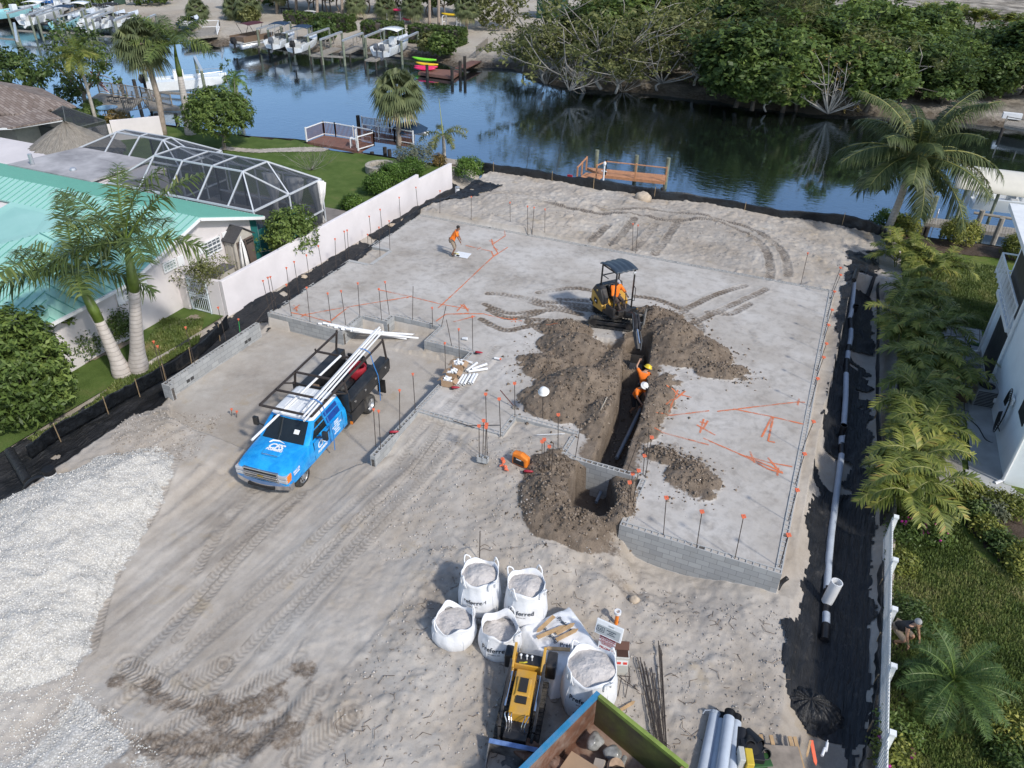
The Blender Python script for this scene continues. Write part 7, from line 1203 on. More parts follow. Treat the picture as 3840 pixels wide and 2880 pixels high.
r_,L_=riser(cr20(510,590),ZD,.85,.17,'wide white riser pipe leaning in the near part of the right ditch',(.10,.05));r_,L_=riser(cr7(750,745),-1.2,.55,.13,'white capped riser pipe at the canal end of the right ditch');MB().cyl(L_*.5,L_*.68,.14,n=16).build('cap',M_BPIPE,r_,40);r_,L_=riser(cl(487,1465),-.62,.75,.19,'white drain basin pipe with black lid by the gravel heap');MB().cyl(L_*.72,L_*.9,.2,n=16).build('cap',M_BPIPE,r_,40);r_,L_=riser(c2(2110,90),-.8,.6,.15,'white riser pipe at the far end of the left ditch');MB().cyl(L_*.58,L_*.7,.15,n=16).build('cap',mat('galvanised',(.5,.52,.55),.4,.6),r_,40)
o=MB().tube(smooth_line([at(*cl(440,1355),-.1),at(*cl(330,1360),-.15),at(*cl(240,1420),-.35),at(*cl(210,1500),-.65),at(*cl(235,1570),-.8)],6),.09,10).build('corrugated_hose',M_BPIPE,None,True);single(o,'black corrugated pipe arching from the white basin at the left','pipe')
p,q=at(*cl(80,1130),-.45),at(*cl(240,1400),-.6);o=MB().cyl(p,q,.16,n=14).build('fabric_roll',M_FABRIC,None,40);single(o,'thick roll of black fabric lying by the white basin','fabric roll')
o=MB().tube(smooth_line([at(*cp2(1640,130),-.95),at(*cp2(1680,60),-.75),at(*cp2(1735,15),-.55)],4),.07,10).build('pipe_elbow',M_BPIPE,None,True);single(o,'black pipe elbow sticking up at the near right corner of the pad','pipe')
# grey pipes and fittings at the bottom edge
for i,(a,b,zz,blk) in enumerate((((420,400),(240,1250),-.68,0),((505,500),(395,1250),-.7,1),((602,455),(490,1250),-.45,1),((690,515),(615,1250),-.68,1))):
 p,q=at(*cq(*a),zz),at(*cq(*b),zz);q=p+(q-p)/NN(q-p)*3.2;r_=thing('sleeved_pipe',f'grey sleeved drain pipe in the stack beside the dumpster, {ORD[i]} from the left','pipe',p,0,'grey pipes by the dumpster');MB().pipe((0,0,0),q-p,.135,.12,18).build('pipe',M_SOCK,r_,40);e=(p-q)/NN(q-p)
 if blk:mb=MB();mb.pipe((0,0,0),e*.2,.115,.1,16);[mb.ring(e*(.03+.04*k),e,.115,.13,16) for k in range(5)];mb.build('spigot',M_BPIPE,r_,40)
 else:mb=MB();[mb.tube([NA([cos(a)*.14,0,sin(a)*.14])+e*-.03*k for a in LS(0,6.28,13)],.012,5) for k in range(3)];mb.tube([(-.1,0,.08),(-.25,-.05,.05),(-.28,-.12,-.02)],.015,5);mb.build('tie_cord',M_SOCK,r_)
def fitting(a,b,z,r,label,name='pipe_fitting',zb=None):p,q=at(*cq(*a),z),at(*cq(*b),z if zb is None else zb);o=MB().pipe((0,0,0),q-p,r,r*.85,18).build(name,M_BPIPE,None,40);o.location=p;return single(o,label,'pipe fitting','black pipe fittings')
fitting((760,620),(740,980),-.66,.15,'long black pipe fitting right of the grey pipes');fitting((840,640),(1015,800),-.66,.12,'black pipe elbow arm opening toward the right',zb=-.5);fitting((850,700),(885,810),-.7,.12,'black pipe fitting opening toward the camera, left of three',zb=-.45);fitting((1000,880),(1090,930),-.7,.13,'black pipe fitting opening beside the pallet',zb=-.5)
p=at(*cq(880,960),-.75);o=MB().box((0,0,.15),(.5,.5,.3)).build('catch_basin',M_BPIPE,None,bevel=.02);o.location=p;o.rotation_euler=(0,0,.3);single(o,'square black catch basin among the pipe fittings','catch basin');o=MB().cyl((0,0,.305),(0,0,.312),.15,n=20).build('basin_hole',M_DARK,o)
p=at(*cq(1000,1040),-.72);o=MB().box((0,0,.06),(.5,.35,.12)).build('green_box',mat('dark_green',(.03,.09,.025),.5),None,bevel=.02);o.location=p;o.rotation_euler=(0,0,.5);single(o,'dark green flat box beside the black catch basin','box')
p=at(*cq(800,1060),-.72);tb=thing('tool_case','yellow and grey tool case at the bottom edge by the pipes','tool case',p,.3);MB().box((.06,0,.18),(.18,.42,.36)).build('body',mat('yellow_case',(.58,.42,.04),.5),tb,bevel=.02);MB().box((-.12,.03,.2),(.14,.36,.4)).build('lid',mat('pale_grey',(.52,.53,.50),.6),tb,bevel=.02)
p=at(*cq(1290,1040),-.76);pl=thing('wood_pallet','weathered wooden pallet with plywood top at the bottom right','pallet',p,.35);MB().box((0,-.05,.14),(.85,.8,.02)).build('plywood',mat('plywood_grey',(.25,.21,.17),.85,var=.3,sc=3),pl);[MB().box((x,.1,.1),(.09,1.05,.05)).build('slat',M_WOOD,pl) for x in (-.4,-.15,.3,.42)];[MB().box((0,y,.04),(.9,.09,.07)).build('runner',M_WOOD,pl) for y in (-.35,.25)]
stick(cq,(1665,750),(1725,1080),-.55,'bright orange painted marker board leaning at the bottom right',.08,mat('orange_paint',(.8,.14,.06),.5),zb=-.72);stick(cq,(1655,750),(1605,970),-.5,'plain wooden stake behind the orange marker board',.05,zb=-.75)
for i,(a,b) in enumerate((((1870,790),(1850,900)),((1840,860),(1800,960)))):p,q=at(*cq(*a),-.8),at(*cq(*b),-.8);o=MB().cyl((0,0,0),q-p,.035,n=10).cyl(p*0,(p-q)*.3,.012,n=6).build('sealant_tube',M_PVC,None,40);o.location=p+[0,0,.04];single(o,('white sealant tube with dark tip on the sand, farther one','white sealant tube on the sand, nearer one')[i],'tube')
# boxes, pipes and tools on the garage wall
def carton(uv,z,d,rz,label,n,seed):
 b=at(*uv,z);r_=thing('carton',label,'box',b,rz,'cartons of fittings');x,y,h=d;mb=MB()
 for sx,sy,dx,dy in ((-x/2,0,.012,y),(x/2,0,.012,y),(0,-y/2,x-.013,.012),(0,y/2,x-.013,.012)):mb.box((sx,sy,h/2),(dx,dy,h))
 mb.box((0,0,.01),(x-.014,y-.014,.02));mb.build('body',M_CARD,r_);fl=MB();fl.box((-x/2-.09,0,h-.03),(.19,y,.01),(0,-.5,0)).box((x/2+.09,0,h-.03),(.19,y,.01),(0,.5,0));fl.build('flaps',M_CARD,r_);mb=MB()
 for i in range(n):p_=NA([(U1()-.5)*x*.75,(U1()-.5)*y*.75,h*(.75+.35*U1())]);e=rdir(1)[0]*.09;mb.cyl(p_-e,p_+e,.045,n=8)
 mb.build('fittings',M_PVC,r_);return r_
carton(cb(2120,420),0,(.42,.42,.3),.2,'farthest cardboard box heaped with white fittings',14,1);carton(cb(2068,490),0,(.42,.36,.26),.15,'middle cardboard box with white pipe fittings',10,2);carton(cb(2030,560),0,(.46,.34,.28),.1,'nearest cardboard box with blue label and white fittings',9,3)
for i,(a,b,z) in enumerate((((110,210),(205,140),.05),((130,215),(295,190),.05),((160,195),(290,150),.09),((80,120),(165,140),.05),((30,325),(85,245),.05),((62,325),(110,245),.05),((92,328),(145,240),.05),((135,315),(180,235),.05),((160,318),(205,238),.05))):p,q=at(*cc(*a),z),at(*cc(*b),z);longpipe('short_pipe',f'short white pipe length beside the cardboard boxes, {ORD[i]} in the pile',[p,q],.055,group='short white pipes',n=14)
for i in range(10):a=cb(905+i*33+(i % 3)*8,30+i*8-(i % 2)*12);b=cb(1500+i*34,150-abs(i-6)*6+(i % 3)*10);longpipe('pvc_pipe',f'long white pipe in the fan of pipes behind the truck, {ORD[i]} from the left',[at(*a,.05+.05*(i % 2)),at(*b,-.66+.05*(i % 3))],.05,group='white pipes behind the truck',n=12)
M_TRED=mat('tool_red',(.35,.02,.04),.45)
def drill(uv,z,rz,label):b=at(*uv,z);r_=thing('power_tool',label,'power tool',b,rz,'red power tools');MB().tube([(-.12,0,.1),(0,0,.1),(.14,0,.1),(.2,0,.1)],[.045,.05,.04,.015],8).build('body',M_TRED,r_,True);MB().beam((-.07,0,.1),(-.1,.02,-.0),.05,.045).box((-.1,.02,.03),(.12,.09,.06)).build('grip',M_MBLK,r_);return r_
drill(cb(2085,600),0,.4,'red power tool on the wall in front of the cardboard boxes');drill(cb(1555,985),0,.5,'red power tool on the garage right wall near its front end');drill(cc(215,65),0,.2,'red power tool on the pad behind the cardboard boxes');drill(cc(640,1095),-.05,.3,'red power tool on the sand by the orange case')
def flat(name,label,cat,uv,z,d,rz,m,**k):b=at(*uv,z);o=MB().box((0,0,d[2]/2),d).build(name,m,None,**k);o.location=b;o.rotation_euler=(0,0,rz);return single(o,label,cat)
b=at(*cc(580,1020),-.08);oc=thing('orange_case','orange portable tool case open on the sand in front of the pad','tool case',b,-.15);MB().prism([(-.3,-.12,.02),(.3,-.12,.02),(.33,-.12,.4),(.05,-.12,.52),(-.28,-.12,.48)],(0,.24,0)).build('body',mat('orange_plastic',(.8,.22,.02),.5),oc,bevel=.05);MB().prism([(-.22,-.125,.08),(.22,-.125,.08),(.2,-.125,.3),(-.2,-.125,.36)],(0,-.01,0)).build('recess',M_DARK,oc);MB().box((0,-.14,.3),(.2,.01,.03)).build('label_strip',M_PWHITE,oc)
for i,(x,y) in enumerate(((425,990),(435,1012),(428,1040),(450,1055),(455,1075))):b=at(*cc(x,y),-.07);o=bpy.data.objects.new('spare_cap',cap_me);COL.objects.link(o);o.location=b+[0,0,.1];o.rotation_euler=(1.2,.3*i,i);o.scale=(1.3,)*3;single(o,f'loose orange rebar cap left of the orange case, {ORD[i]} from the back','rebar cap','loose orange caps')
def cmu(uv,z,rz,label):
 b=at(*uv,z);mb=MB();mb.box((0,0,.1),(.03,.2,.2)).box((-.185,0,.1),(.03,.2,.2)).box((.185,0,.1),(.03,.2,.2)).box((0,.085,.1),(.4,.03,.2)).box((0,-.085,.1),(.4,.03,.2));mb.box((0,0,.02),(.36,.16,.02));o=mb.build('concrete_block',mat('loose_block',(.42,.43,.43),.9,var=.12,sc=6),None);o.location=b;o.rotation_euler=(0,0,rz);return single(o,label,'block')
cmu(cc(255,990),-.08,.1,'grey two cell concrete block holding four capped rebars');cmu(cc(762,1150),-.12,.3,'grey concrete block half buried left of the pit')
def shovel(a,b,za,zb,label,head=True,m=None):p,q=at(*a,za),at(*b,zb);e=q-p;r_=thing('shovel',label,'shovel',p);MB().cyl((0,0,0),e,.02,n=7).build('handle',m or M_WOOD,r_);n_=e/NN(e);MB().box(e+n_*.12,(.24,.22,.025),(0,math.asin(-n_[2]),atan2(n_[1],n_[0]))).build('blade',mat('worn_steel',(.27,.24,.2),.6,.3,var=.3),r_,bevel=.01);return r_
shovel(cc(1330,435),cc(1245,600),1.0,.32,'long handled shovel stuck in the front of the spoil heap',True,mat('old_handle',(.4,.36,.3),.8));shovel(cc(405,375),cc(520,510),.5,.05,'dark shovel leaning near the porch corner',True,mat('dark_handle',(.1,.04,.035),.7))
def hardhat_mb(s=1.):return MB().loft([[(cos(a)*q*1.0*s,sin(a)*q*1.18*s,z*s) for a in LS(0,6.2832,25)[:-1]] for z,q in ((0,.16),(.012,.16),(.015,.128),(.07,.122),(.115,.09),(.14,.04),(.146,.0))],cap=False)
M_HATW=mat('hat_white',(.80,.80,.78),.35,var=.02);M_HATY=mat('hat_yellow',(.72,.52,.03),.35,var=.02)
b=at(*cc(770,610),.15);r_=rebar(cc(770,610),cc(775,385),.15,'thin rod standing in the spoil heap with a white hard hat on top',0);hb_=NA(b)+[0,0,hgt(b,cc(775,390)[1])];o=hardhat_mb(1.3).build('hard_hat',M_HATW,None,True);o.location=hb_;o.rotation_euler=(.15,-.2,.5);single(o,'white hard hat hung on a rod in front of the spoil heap','hard hat')
longpipe('sewer_pipe','grey sewer pipe running along the bottom of the open trench',[at(*cc(1645,480),-.95),at(*cc(1530,720),-1.08),at(*cc(1410,965),-1.2)],.075,mat('grey_pvc',(.22,.26,.31),.4));longpipe('pipe_stub','short grey pipe stub in the bottom of the square pit',[at(*cc(1275,1255),-1.1),at(*cc(1235,1345),-1.15)],.06,mat('grey_pvc',(.22,.26,.31),.4))
# boulders, plan sheets, litter
def rock(uv,z,r,label,m,seed,name='boulder'):
 mb=MB();mb.ell((0,0,r[2]*.5),r,20,12);V=mb.v[0];V *= 1+.35*fbm(V[:,0]*2/r[0]+seed,V[:,1]*2/r[1]+V[:,2],1,3,seed)[:,None];o=mb.build(name,m,None,True);o.location=at(*uv,z);return single(o,label,'rock')
M_ROCK=mat('tan_rock',(.46,.38,.29),.9,var=.25,sc=4,bump=.5,bsc=6);rock(cdp(1635,125),-.4,(.55,.45,.42),'large tan boulder by the middle of the canal silt fence',M_ROCK,1);rock(cdp(950,60),-.4,(.5,.3,.12),'flat pale slab of rock by the left end of the canal fence',M_ROCK,2);rock(cdp(1060,55),-.4,(.4,.3,.12),'second flat pale rock by the canal fence, right of the first',M_ROCK,3);rock(cp2(410,215),-.8,(.16,.14,.12),'small pale stone on the sand behind the sign',M_ROCK,4)
for i,(u,v) in enumerate(((508,565),(560,490),(640,515),(655,600),(728,541),(850,489),(873,478))):rock((u,v),-.95,(.25+.1*(i % 3),.2,.1),f'pale stone lying on the left ditch fabric, {ORD[i]} from the near end',M_ROCK,10+i,'ditch_stone')
o=MB().prism([(-.45,-.32,0),(.5,-.30,0),(.42,.38,0),(-.36,.34,0)],(0,0,.012)).build('plan_sheet',M_PWHITE,None);o.location=at(*cdp(70,590),.0);single(o,'white plan sheet lying on the pad at the standing worker','paper');o=MB().box((0,0,.03),(.16,.1,.05)).build('notebook',M_DARK,None,bevel=.01);o.location=at(*cdp(40,600),.01);single(o,'small dark device on the corner of the plan sheet','device');o=MB().box((0,0,.02),(.3,.12,.01)).build('yellow_pad',mat('pale_yellow',(.7,.65,.25),.7),None);o.location=at(*cdp(25,580),.01);single(o,'pale yellow sheet beside the plan on the pad','paper')
o=MB().cyl((0,0,0),(.22,.02,.02),.05,.07,14).build('cup',M_PWHITE,None,40);o.location=at(*cdp(80,1310),.05);single(o,'white cup lying on the pad above the cardboard boxes','cup');p=at(*cc(355,97),.05);mk_=thing('paint_can','white spray paint can with orange cap lying on the pad','spray can',p);MB().cyl((0,0,0),(.24,.02,0),.045,n=12).build('can',M_PVC,mk_,40);MB().cyl((.24,.02,0),(.3,.025,0),.04,n=12).build('cap',M_CAP,mk_,40)
# roots, twigs and stones scattered over the disturbed fill, gravel stones on the heap
def scatter_poly(L,n,z=-.75):P=NA([at(u,v,z)[:2] for u,v in L]);lo,hi=P.min(0),P.max(0);q=lo+(hi-lo)*RNG.random((n*4,2));return q[inpoly(q[:,0],q[:,1],P)][:n]
def pebbles(name,Q,smin,smax,m,zoff=0.):
 n=len(Q);z=terrain(Q[:,0],Q[:,1],False)+zoff;base=NA([(1,0,0),(-.5,.87,0),(-.5,-.87,0),(.1,0,.8),(0,0,-.6)]);Fb=NA([(0,1,3),(1,2,3),(2,0,3),(1,0,4),(2,1,4),(0,2,4)]);s=smin+(smax-smin)*RNG.random(n)**2.5;a=RNG.random(n)*6.28;V=np.repeat(base[None],n,0)*(s[:,None,None]*(.6+.8*RNG.random((n,1,3))));X=V[...,0]*np.cos(a)[:,None]-V[...,1]*np.sin(a)[:,None];Y=V[...,0]*np.sin(a)[:,None]+V[...,1]*np.cos(a)[:,None];V=np.stack([X+Q[:,:1],Y+Q[:,1:],V[...,2]+z[:,None]+s[:,None]*.2],-1)
 F=(Fb[None]+np.arange(n)[:,None,None]*5).reshape(-1,3);return tag(leafobj(name,(V.reshape(-1,3),F,np.repeat(RNG.random(n),6)),m),kind='stuff')
def stonemat(nm,a,b,c):t=NT(nm);t.P(Base_Color=t.ramp(t.attr('rnd').outputs['Fac'],[(0,a),(.5,b),(1,c)]),Roughness=.92,Specular_IOR_Level=.2);return t.m
FILL=[(930,1200),(1330,1190),(1480,1260),(1740,1310),(1700,1480),(1680,1659),(700,1659),(740,1500),(860,1320)]
pebbles('fill_stones',np.concatenate([scatter_poly(FILL,4500),scatter_poly([(990,400),(1890,500),(1800,600),(940,470)],2500,-.3),scatter_poly([(250,930),(360,870),(480,880),(420,1000),(240,1010)],2200,-.3),scatter_poly([(900,960),(1150,950),(1150,1180),(820,1200),(760,1100)],2200,-.3)]),.008,.05,stonemat('fill_stone',(.23,.20,.17),(.38,.345,.31),(.52,.49,.46)))
hs__=np.concatenate([np.stack([at(u,v,0)[0]+RNG.normal(0,a*.62,420),at(u,v,0)[1]+RNG.normal(0,b*.62,420)],1) for (u,v),h,a,b,t_ in HEAPS]);pebbles('spoil_clods',hs__,.012,.085,stonemat('spoil_clod',(.085,.066,.05),(.175,.138,.106),(.28,.23,.185)))
gp_=GRAV.mean(0)+(RNG.random((60000,2))-.5)*14;gp_=gp_[inpoly(gp_[:,0],gp_[:,1],GRAV)][:16000];st_=scatter_poly([(-40,1440),(160,1440),(330,1620),(420,1690),(-60,1720)],4000);pebbles('shell_gravel',np.concatenate([gp_,st_]),.01,.04,stonemat('shell',(.40,.39,.365),(.62,.61,.58),(.76,.75,.72)))
tw_=scatter_poly(FILL,190);tz_=terrain(tw_[:,0],tw_[:,1],False);mb=MB()
for (x,y),z in zip(tw_,tz_):a=U1()*6.28;l=.06+.22*U1()**2;mb.tube([(x,y,z+.01),(x+cos(a)*l,y+sin(a)*l,z+.03),(x+cos(a+.5)*l*1.8,y+sin(a+.5)*l*1.8,z+.01)],.008,3)
tag(mb.build('twigs',mat('twig',(.15,.11,.08),.9,var=.5,sc=4)),kind='stuff')
# ---- right hand yard: pavers, gravel, path, beds, cooling unit
def cy(x,y):return (1958.4+x*.3472,489.6+y*.3472)
def yard(name,L,m,dz,f=yr,z=None):z=SIDE_R if z is None else z;P=[at(u,v,z)[:2] for u,v in L];return sheet(name,P,.12,lambda a,b:f(a,b)+dz,m)
t=NT('stepping_pavers');bt=t.n('TexBrick');mp=t.n('Mapping');mp.inputs['Rotation'].default_value=(0,0,.06);t.set(mp.inputs[0],t.pos());t.set(bt.inputs['Vector'],mp.outputs[0]);bt.inputs['Scale'].default_value=1;bt.inputs['Brick Width'].default_value=.62;bt.inputs['Row Height'].default_value=.62;bt.offset=0.;bt.inputs['Mortar Size'].default_value=.02;bt.inputs['Color1'].default_value=(.30,.31,.32,1);bt.inputs['Color2'].default_value=(.22,.22,.22,1);bt.inputs['Mortar'].default_value=(.08,.075,.07,1);t.P(Base_Color=t.mix(t.rng(t.noise(1.5,6,t.pos(),.65),.5,.75,0,.5),bt.outputs[0],(.15,.145,.13)),Roughness=.9)
yard('pavers',[cy(195,600),cy(300,600),cy(480,645),cy(520,980),cy(440,1060),cy(330,1330),cy(250,1380),cy(230,1000),cy(240,760)],t.m,.03);M_GRAV=groundmat('bed_gravel',[(.3,(.28,.27,.25)),(.7,(.45,.43,.40))],1.5,(.7,(.1,.1,.09)),.9,26)
yard('bed_gravel',[cy(110,1330),cy(370,1340),cy(360,1600),cy(340,1700),cy(110,1720),cy(60,1500)],M_GRAV,.025);yard('bed_gravel',[cy(420,750),cy(485,750),cy(520,960),cy(560,1160),cy(480,1050),cy(500,870)],M_GRAV,.035);M_CONC=mat('path_concrete',(.40,.41,.41),.85,var=.15,sc=1.2,dirt=(.2,.19,.18),dsc=.8,damt=.5)
yard('concrete_path',[cy(360,1090),cy(540,1090),cy(575,1300),cy(612,1510),cy(600,1590),cy(740,1680),cy(760,1800),cy(600,1720),cy(420,1660),cy(350,1610),cy(365,1500),cy(390,1430)],M_CONC,.05)
yard('mulch_bed',[px_c(10,60),px_c(250,60),px_c(400,130),px_c(540,190),px_c(560,720),px_c(400,640),px_c(250,500),px_c(110,340),px_c(40,200)],M_MULCH,.04);yard('mulch_bed',[(1900,505),(1950,502),(2010,515),(2100,525),(2230,547),(2225,570),(2130,556),(2000,545),(1935,560),(1915,540)],M_MULCH,.03);yard('mulch_bed',[(1905,1130),(1950,1130),(1962,1230),(1975,1380),(1955,1659),(1905,1659),(1915,1400)],M_MULCH,.03)
yard('sandy_bed',[cl(560,450),cl(700,380),cl(900,230),cl(1180,160),cl(1400,60),cl(1700,-60),cl(1760,-10),cl(1260,130),cl(1060,260),cl(640,420)],groundmat('sandy_bed',[(.3,(.22,.185,.14)),(.7,(.34,.29,.235))],2,(.6,(.12,.09,.06)),.6,15),.03,yl,SIDE_L);yard('garden_path',[(480,316),(560,322),(680,318),(715,322),(700,328),(560,332),(470,324)],mat('path_pavers',(.40,.36,.31),.9,var=.3,sc=3),.03,yl,SIDE_L)
p=at(*cy(455,1100),SIDE_R);ac=thing('air_conditioner','grey outdoor air conditioner unit on the shaded path','air conditioner',p,.1);MB().box((0,0,.45),(.8,.8,.86)).build('housing',mat('ac_grey',(.25,.26,.27),.6),ac,bevel=.05);MB().cyl((0,0,.885),(0,0,.895),.3,n=24).build('fan_grille',M_DARK,ac);g_=MB();[g_.box((0,-.405,.15+.07*i),(.7,.02,.03)) for i in range(10)];g_.build('louvres',M_DARK,ac);MB().box((.33,-.42,.5),(.12,.05,.2)).build('valve_box',M_PWHITE,ac)
hz_=MB();o3=NA([6.74,0,0]);hc=onx(*cy(655,1075),6.72)
for i in range(6):r1,r2=.22+.03*i,.62+.12*i;hz_.tube(smooth_line([hc+[-.06-.012*i,cos(a)*r1,-.35+sin(a)*r2*.8-.2] for a in LS(.2,6.0,12)],3),.018,5)
hz_.tube(smooth_line([hc+[-.1,.2,-1.2],NA(at(*cy(590,1340),SIDE_R+.05)),NA(at(*cy(500,1330),SIDE_R+.05)),NA(at(*cy(440,1240),SIDE_R+.05)),NA(at(*cy(350,1170),SIDE_R+.05))],5),.018,5);single(hz_.build('garden_hose',mat('hose_black',(.012,.014,.015),.45),None,True),'coiled black garden hose hanging on the white house wall','hose')
o=MB().box((0,0,0),(.12,.5,.3)).build('hose_holder',M_TRIM,None,bevel=.04);o.location=hc;single(o,'white hose holder on the shaded wall of the white house','hose holder')
p=at(*cy(345,885),SIDE_R);o=MB().cyl((0,0,0),(0,0,.35),.2,.26,14).build('black_pot',M_BPIPE,None,40);o.location=p;single(o,'black nursery pot on the pavers behind the areca row','pot');p=at(*cy(310,1070),SIDE_R);o=MB().box((0,0,.2),(.7,.5,.4)).build('planter_box',mat('planter_brown',(.10,.065,.04),.8),None,bevel=.02);o.location=p;single(o,'dark brown planter box beside the air conditioner','planter')
p=at(*cy(140,570),SIDE_R);hp_=thing('hand_pump','dark standpipe with hose beside the areca palms','standpipe',p);MB().cyl((0,0,0),(0,0,.9),.07,n=10).box((0,0,.85),(.25,.12,.12)).build('pipe',M_BPIPE,hp_);MB().tube(smooth_line([(0,0,.8),(.6,-.4,.5),(1.4,-1.2,.1),(1.7,-2.4,.05)],5),.03,6).build('hose',M_BPIPE,hp_,True)
o=MB().tube([(0,0,.05),(.4,0,.06),(.8,-.1,.05)],[.09,.1,.06],8).build('downspout_extension',mat('dark_green',(.03,.09,.025),.5),None,True);o.location=at(*cy(385,730),SIDE_R);single(o,'dark green downspout extension on the pavers','downspout')
# ================= PEOPLE =================
def skin(V,E,Rd,lv=2):
 me=bpy.data.meshes.new('sk');me.from_pydata([tuple(v) for v in V],E,[]);o=bpy.data.objects.new('sk',me);COL.objects.link(o);o.modifiers.new('s','SKIN');o.modifiers.new('u','SUBSURF').levels=lv
 for d,r in zip(me.skin_vertices[0].data,Rd):d.radius=(r,r) if not hasattr(r,'__len__') else r
 me.skin_vertices[0].data[0].use_root=True;bpy.context.view_layer.update();m=bpy.data.meshes.new_from_object(o.evaluated_get(bpy.context.evaluated_depsgraph_get()));bpy.data.objects.remove(o)
 n=len(m.vertices);A=np.zeros(n*3);m.vertices.foreach_get('co',A);return A.reshape(-1,3),[tuple(p.vertices) for p in m.polygons]
def limb(a,b,l1,l2,out):
 a,b,out=map(lambda q:np.asarray(q,float),(a,b,out));d=b-a;L=NN(d);e=d/L;L=min(L,(l1+l2)*.995);b=a+e*L;x=(l1*l1-l2*l2+L*L)/(2*L);h=math.sqrt(max(l1*l1-x*x,0));o=out-e*(out@e);o /= NN(o)+1e-9;return a+e*x+o*h,b
def person(label,loc,rz,pelvis,chest,head,handL,handR,footL,footR,skinm,shirt,pants,pm_,boots,hair=None,hat=None,longp=False,face=(1,0,0),elb=((-.5,.6,-.3),(-.5,-.6,-.3)),sleeve=.75,s=1.):
 root=thing('person',label,'person',loc,rz);P=lambda q:np.asarray(q,float)*s;pelvis,chest,head=P(pelvis),P(chest),P(head);up_=(chest-pelvis)/NN(chest-pelvis);sd_=NA([0,1.,0]);neck=chest+up_*.13;sh=[chest+up_*.05+sd_*.19*g for g in (1,-1)];hp_=[pelvis-up_*.04+sd_*.10*g for g in (1,-1)]
 ha=[P(handL),P(handR)];ft=[P(footL),P(footR)];el,kn,an,hands=[],[],[],[]
 for i in (0,1):e,h_=limb(sh[i],ha[i],.29,.26,elb[i]);el.append(e);hands.append(h_);k,a=limb(hp_[i],ft[i]+[0,0,.09],.43,.42,(1,.1*(1-2*i),.1));kn.append(k);an.append(a)
 V=[pelvis,(pelvis+chest)/2,chest,neck,head-[0,0,.06],head+[0,0,.06]];E=[(0,1),(1,2),(2,3),(3,4),(4,5)];Rd=[.13,.125,.14,.058,.085,.078]
 for i in (0,1):
  b=len(V);f_=(hands[i]-el[i]);f_ /= NN(f_);V += [sh[i],el[i],hands[i]-f_*.02,hands[i]+f_*.07];E += [(2,b),(b,b+1),(b+1,b+2),(b+2,b+3)];Rd += [.062,.043,.03,(.042,.022)]
  b=len(V);V += [hp_[i],kn[i],an[i],an[i]+NA([.13,0,-.05])];E += [(0,b),(b,b+1),(b+1,b+2),(b+2,b+3)];Rd += [.088,.056,.042,.04]
 mb=MB();v,f=skin(V,E,Rd);mb.add(v,f);fc=NA(face,float);fc /= NN(fc);rt=np.cross(fc,[0,0,1.]);rt /= NN(rt)+1e-9;uf=np.cross(rt,fc);HC=head+[0,0,.01]
 mb.ell(HC+fc*.095-uf*.02,(.018,.018,.025),6,4).ell(HC+fc*.08-uf*.065,(.03,.03,.012),6,4);[mb.ell(HC+rt*.078*g-uf*.01,(.018,.018,.032),6,4) for g in (1,-1)]
 for i in (0,1):
  f_=(hands[i]-el[i]);f_ /= NN(f_);w_=np.cross(f_,[.3,.1,1]);w_ /= NN(w_);n_=np.cross(w_,f_);tip=hands[i]+f_*.085
  for k in range(4):q=tip+w_*(.024*(k-1.5));l=(.062,.075,.07,.055)[k];mb.tube([q-f_*.02,q+f_*l*.5-n_*.008,q+f_*l*.85-n_*.035],[.0095,.009,.007],5)
  q=hands[i]+f_*.03+w_*.03*(1-2*i);mb.tube([q,q+w_*.028*(1-2*i)+f_*.03,q+w_*.03*(1-2*i)+f_*.06-n_*.015],[.011,.01,.008],5)
 mb.build('body',skinm,root,True);[MB().ell(HC+fc*.083+rt*.034*g+uf*.018,(.012,.012,.009),6,4).build('eye',M_DARK,root) for g in (1,-1)]
 ar=[sh[i]+(el[i]-sh[i])*sleeve for i in (0,1)];V=[pelvis-up_*.10,pelvis+up_*.05,(pelvis+chest)/2,chest,chest+up_*.10,sh[0],ar[0],sh[1],ar[1]];v,f=skin(V,[(0,1),(1,2),(2,3),(3,4),(3,5),(5,6),(3,7),(7,8)],[.165,.165,.16,.165,.085,.088,.068,.088,.068]);MB().add(v,f).build('shirt',shirt,root,True)
 V=[pelvis+up_*.03];E,Rd=[],[.15]
 for i in (0,1):
  b=len(V);kk=kn[i]+(an[i]-kn[i])*.1;V += [hp_[i],(hp_[i]+kn[i])/2,kk];E += [(0,b),(b,b+1),(b+1,b+2)];Rd += [.115,.098,.082]
  if longp:V.append(an[i]);E.append((b+2,b+3));Rd.append(.06)
 v,f=skin(V,E,Rd);MB().add(v,f).build('trousers' if longp else 'shorts',pants,root,True)
 for i in (0,1):a=an[i];v,f=skin([a+[0,0,.06],a-[0,0,.02],a+NA([.08,0,-.045]),a+NA([.17,0,-.055])],[(0,1),(1,2),(2,3)],[.055,.055,.05,.042]);MB().add(v,f).build('boot',boots,root,True)
 if hair:MB().ell(HC+[0,0,.045]-fc*.018,(.098,.094,.085),14,8).build('hair',hair,root,True)
 if hat is not None:o=hardhat_mb(1.0).build('hard_hat',hat,root,True);o.location=HC+uf*.045;o.rotation_euler=Vector(uf).to_track_quat('Z','X').to_euler();o2=MB().prism([(.1,-.1,0),(.19,-.06,-.01),(.2,0,-.012),(.19,.06,-.01),(.1,.1,0)],(0,0,.012)).build('hat_brim',hat,root);o2.location=HC+uf*.048;o2.rotation_euler=(0,0,atan2(fc[1],fc[0]))
 return root
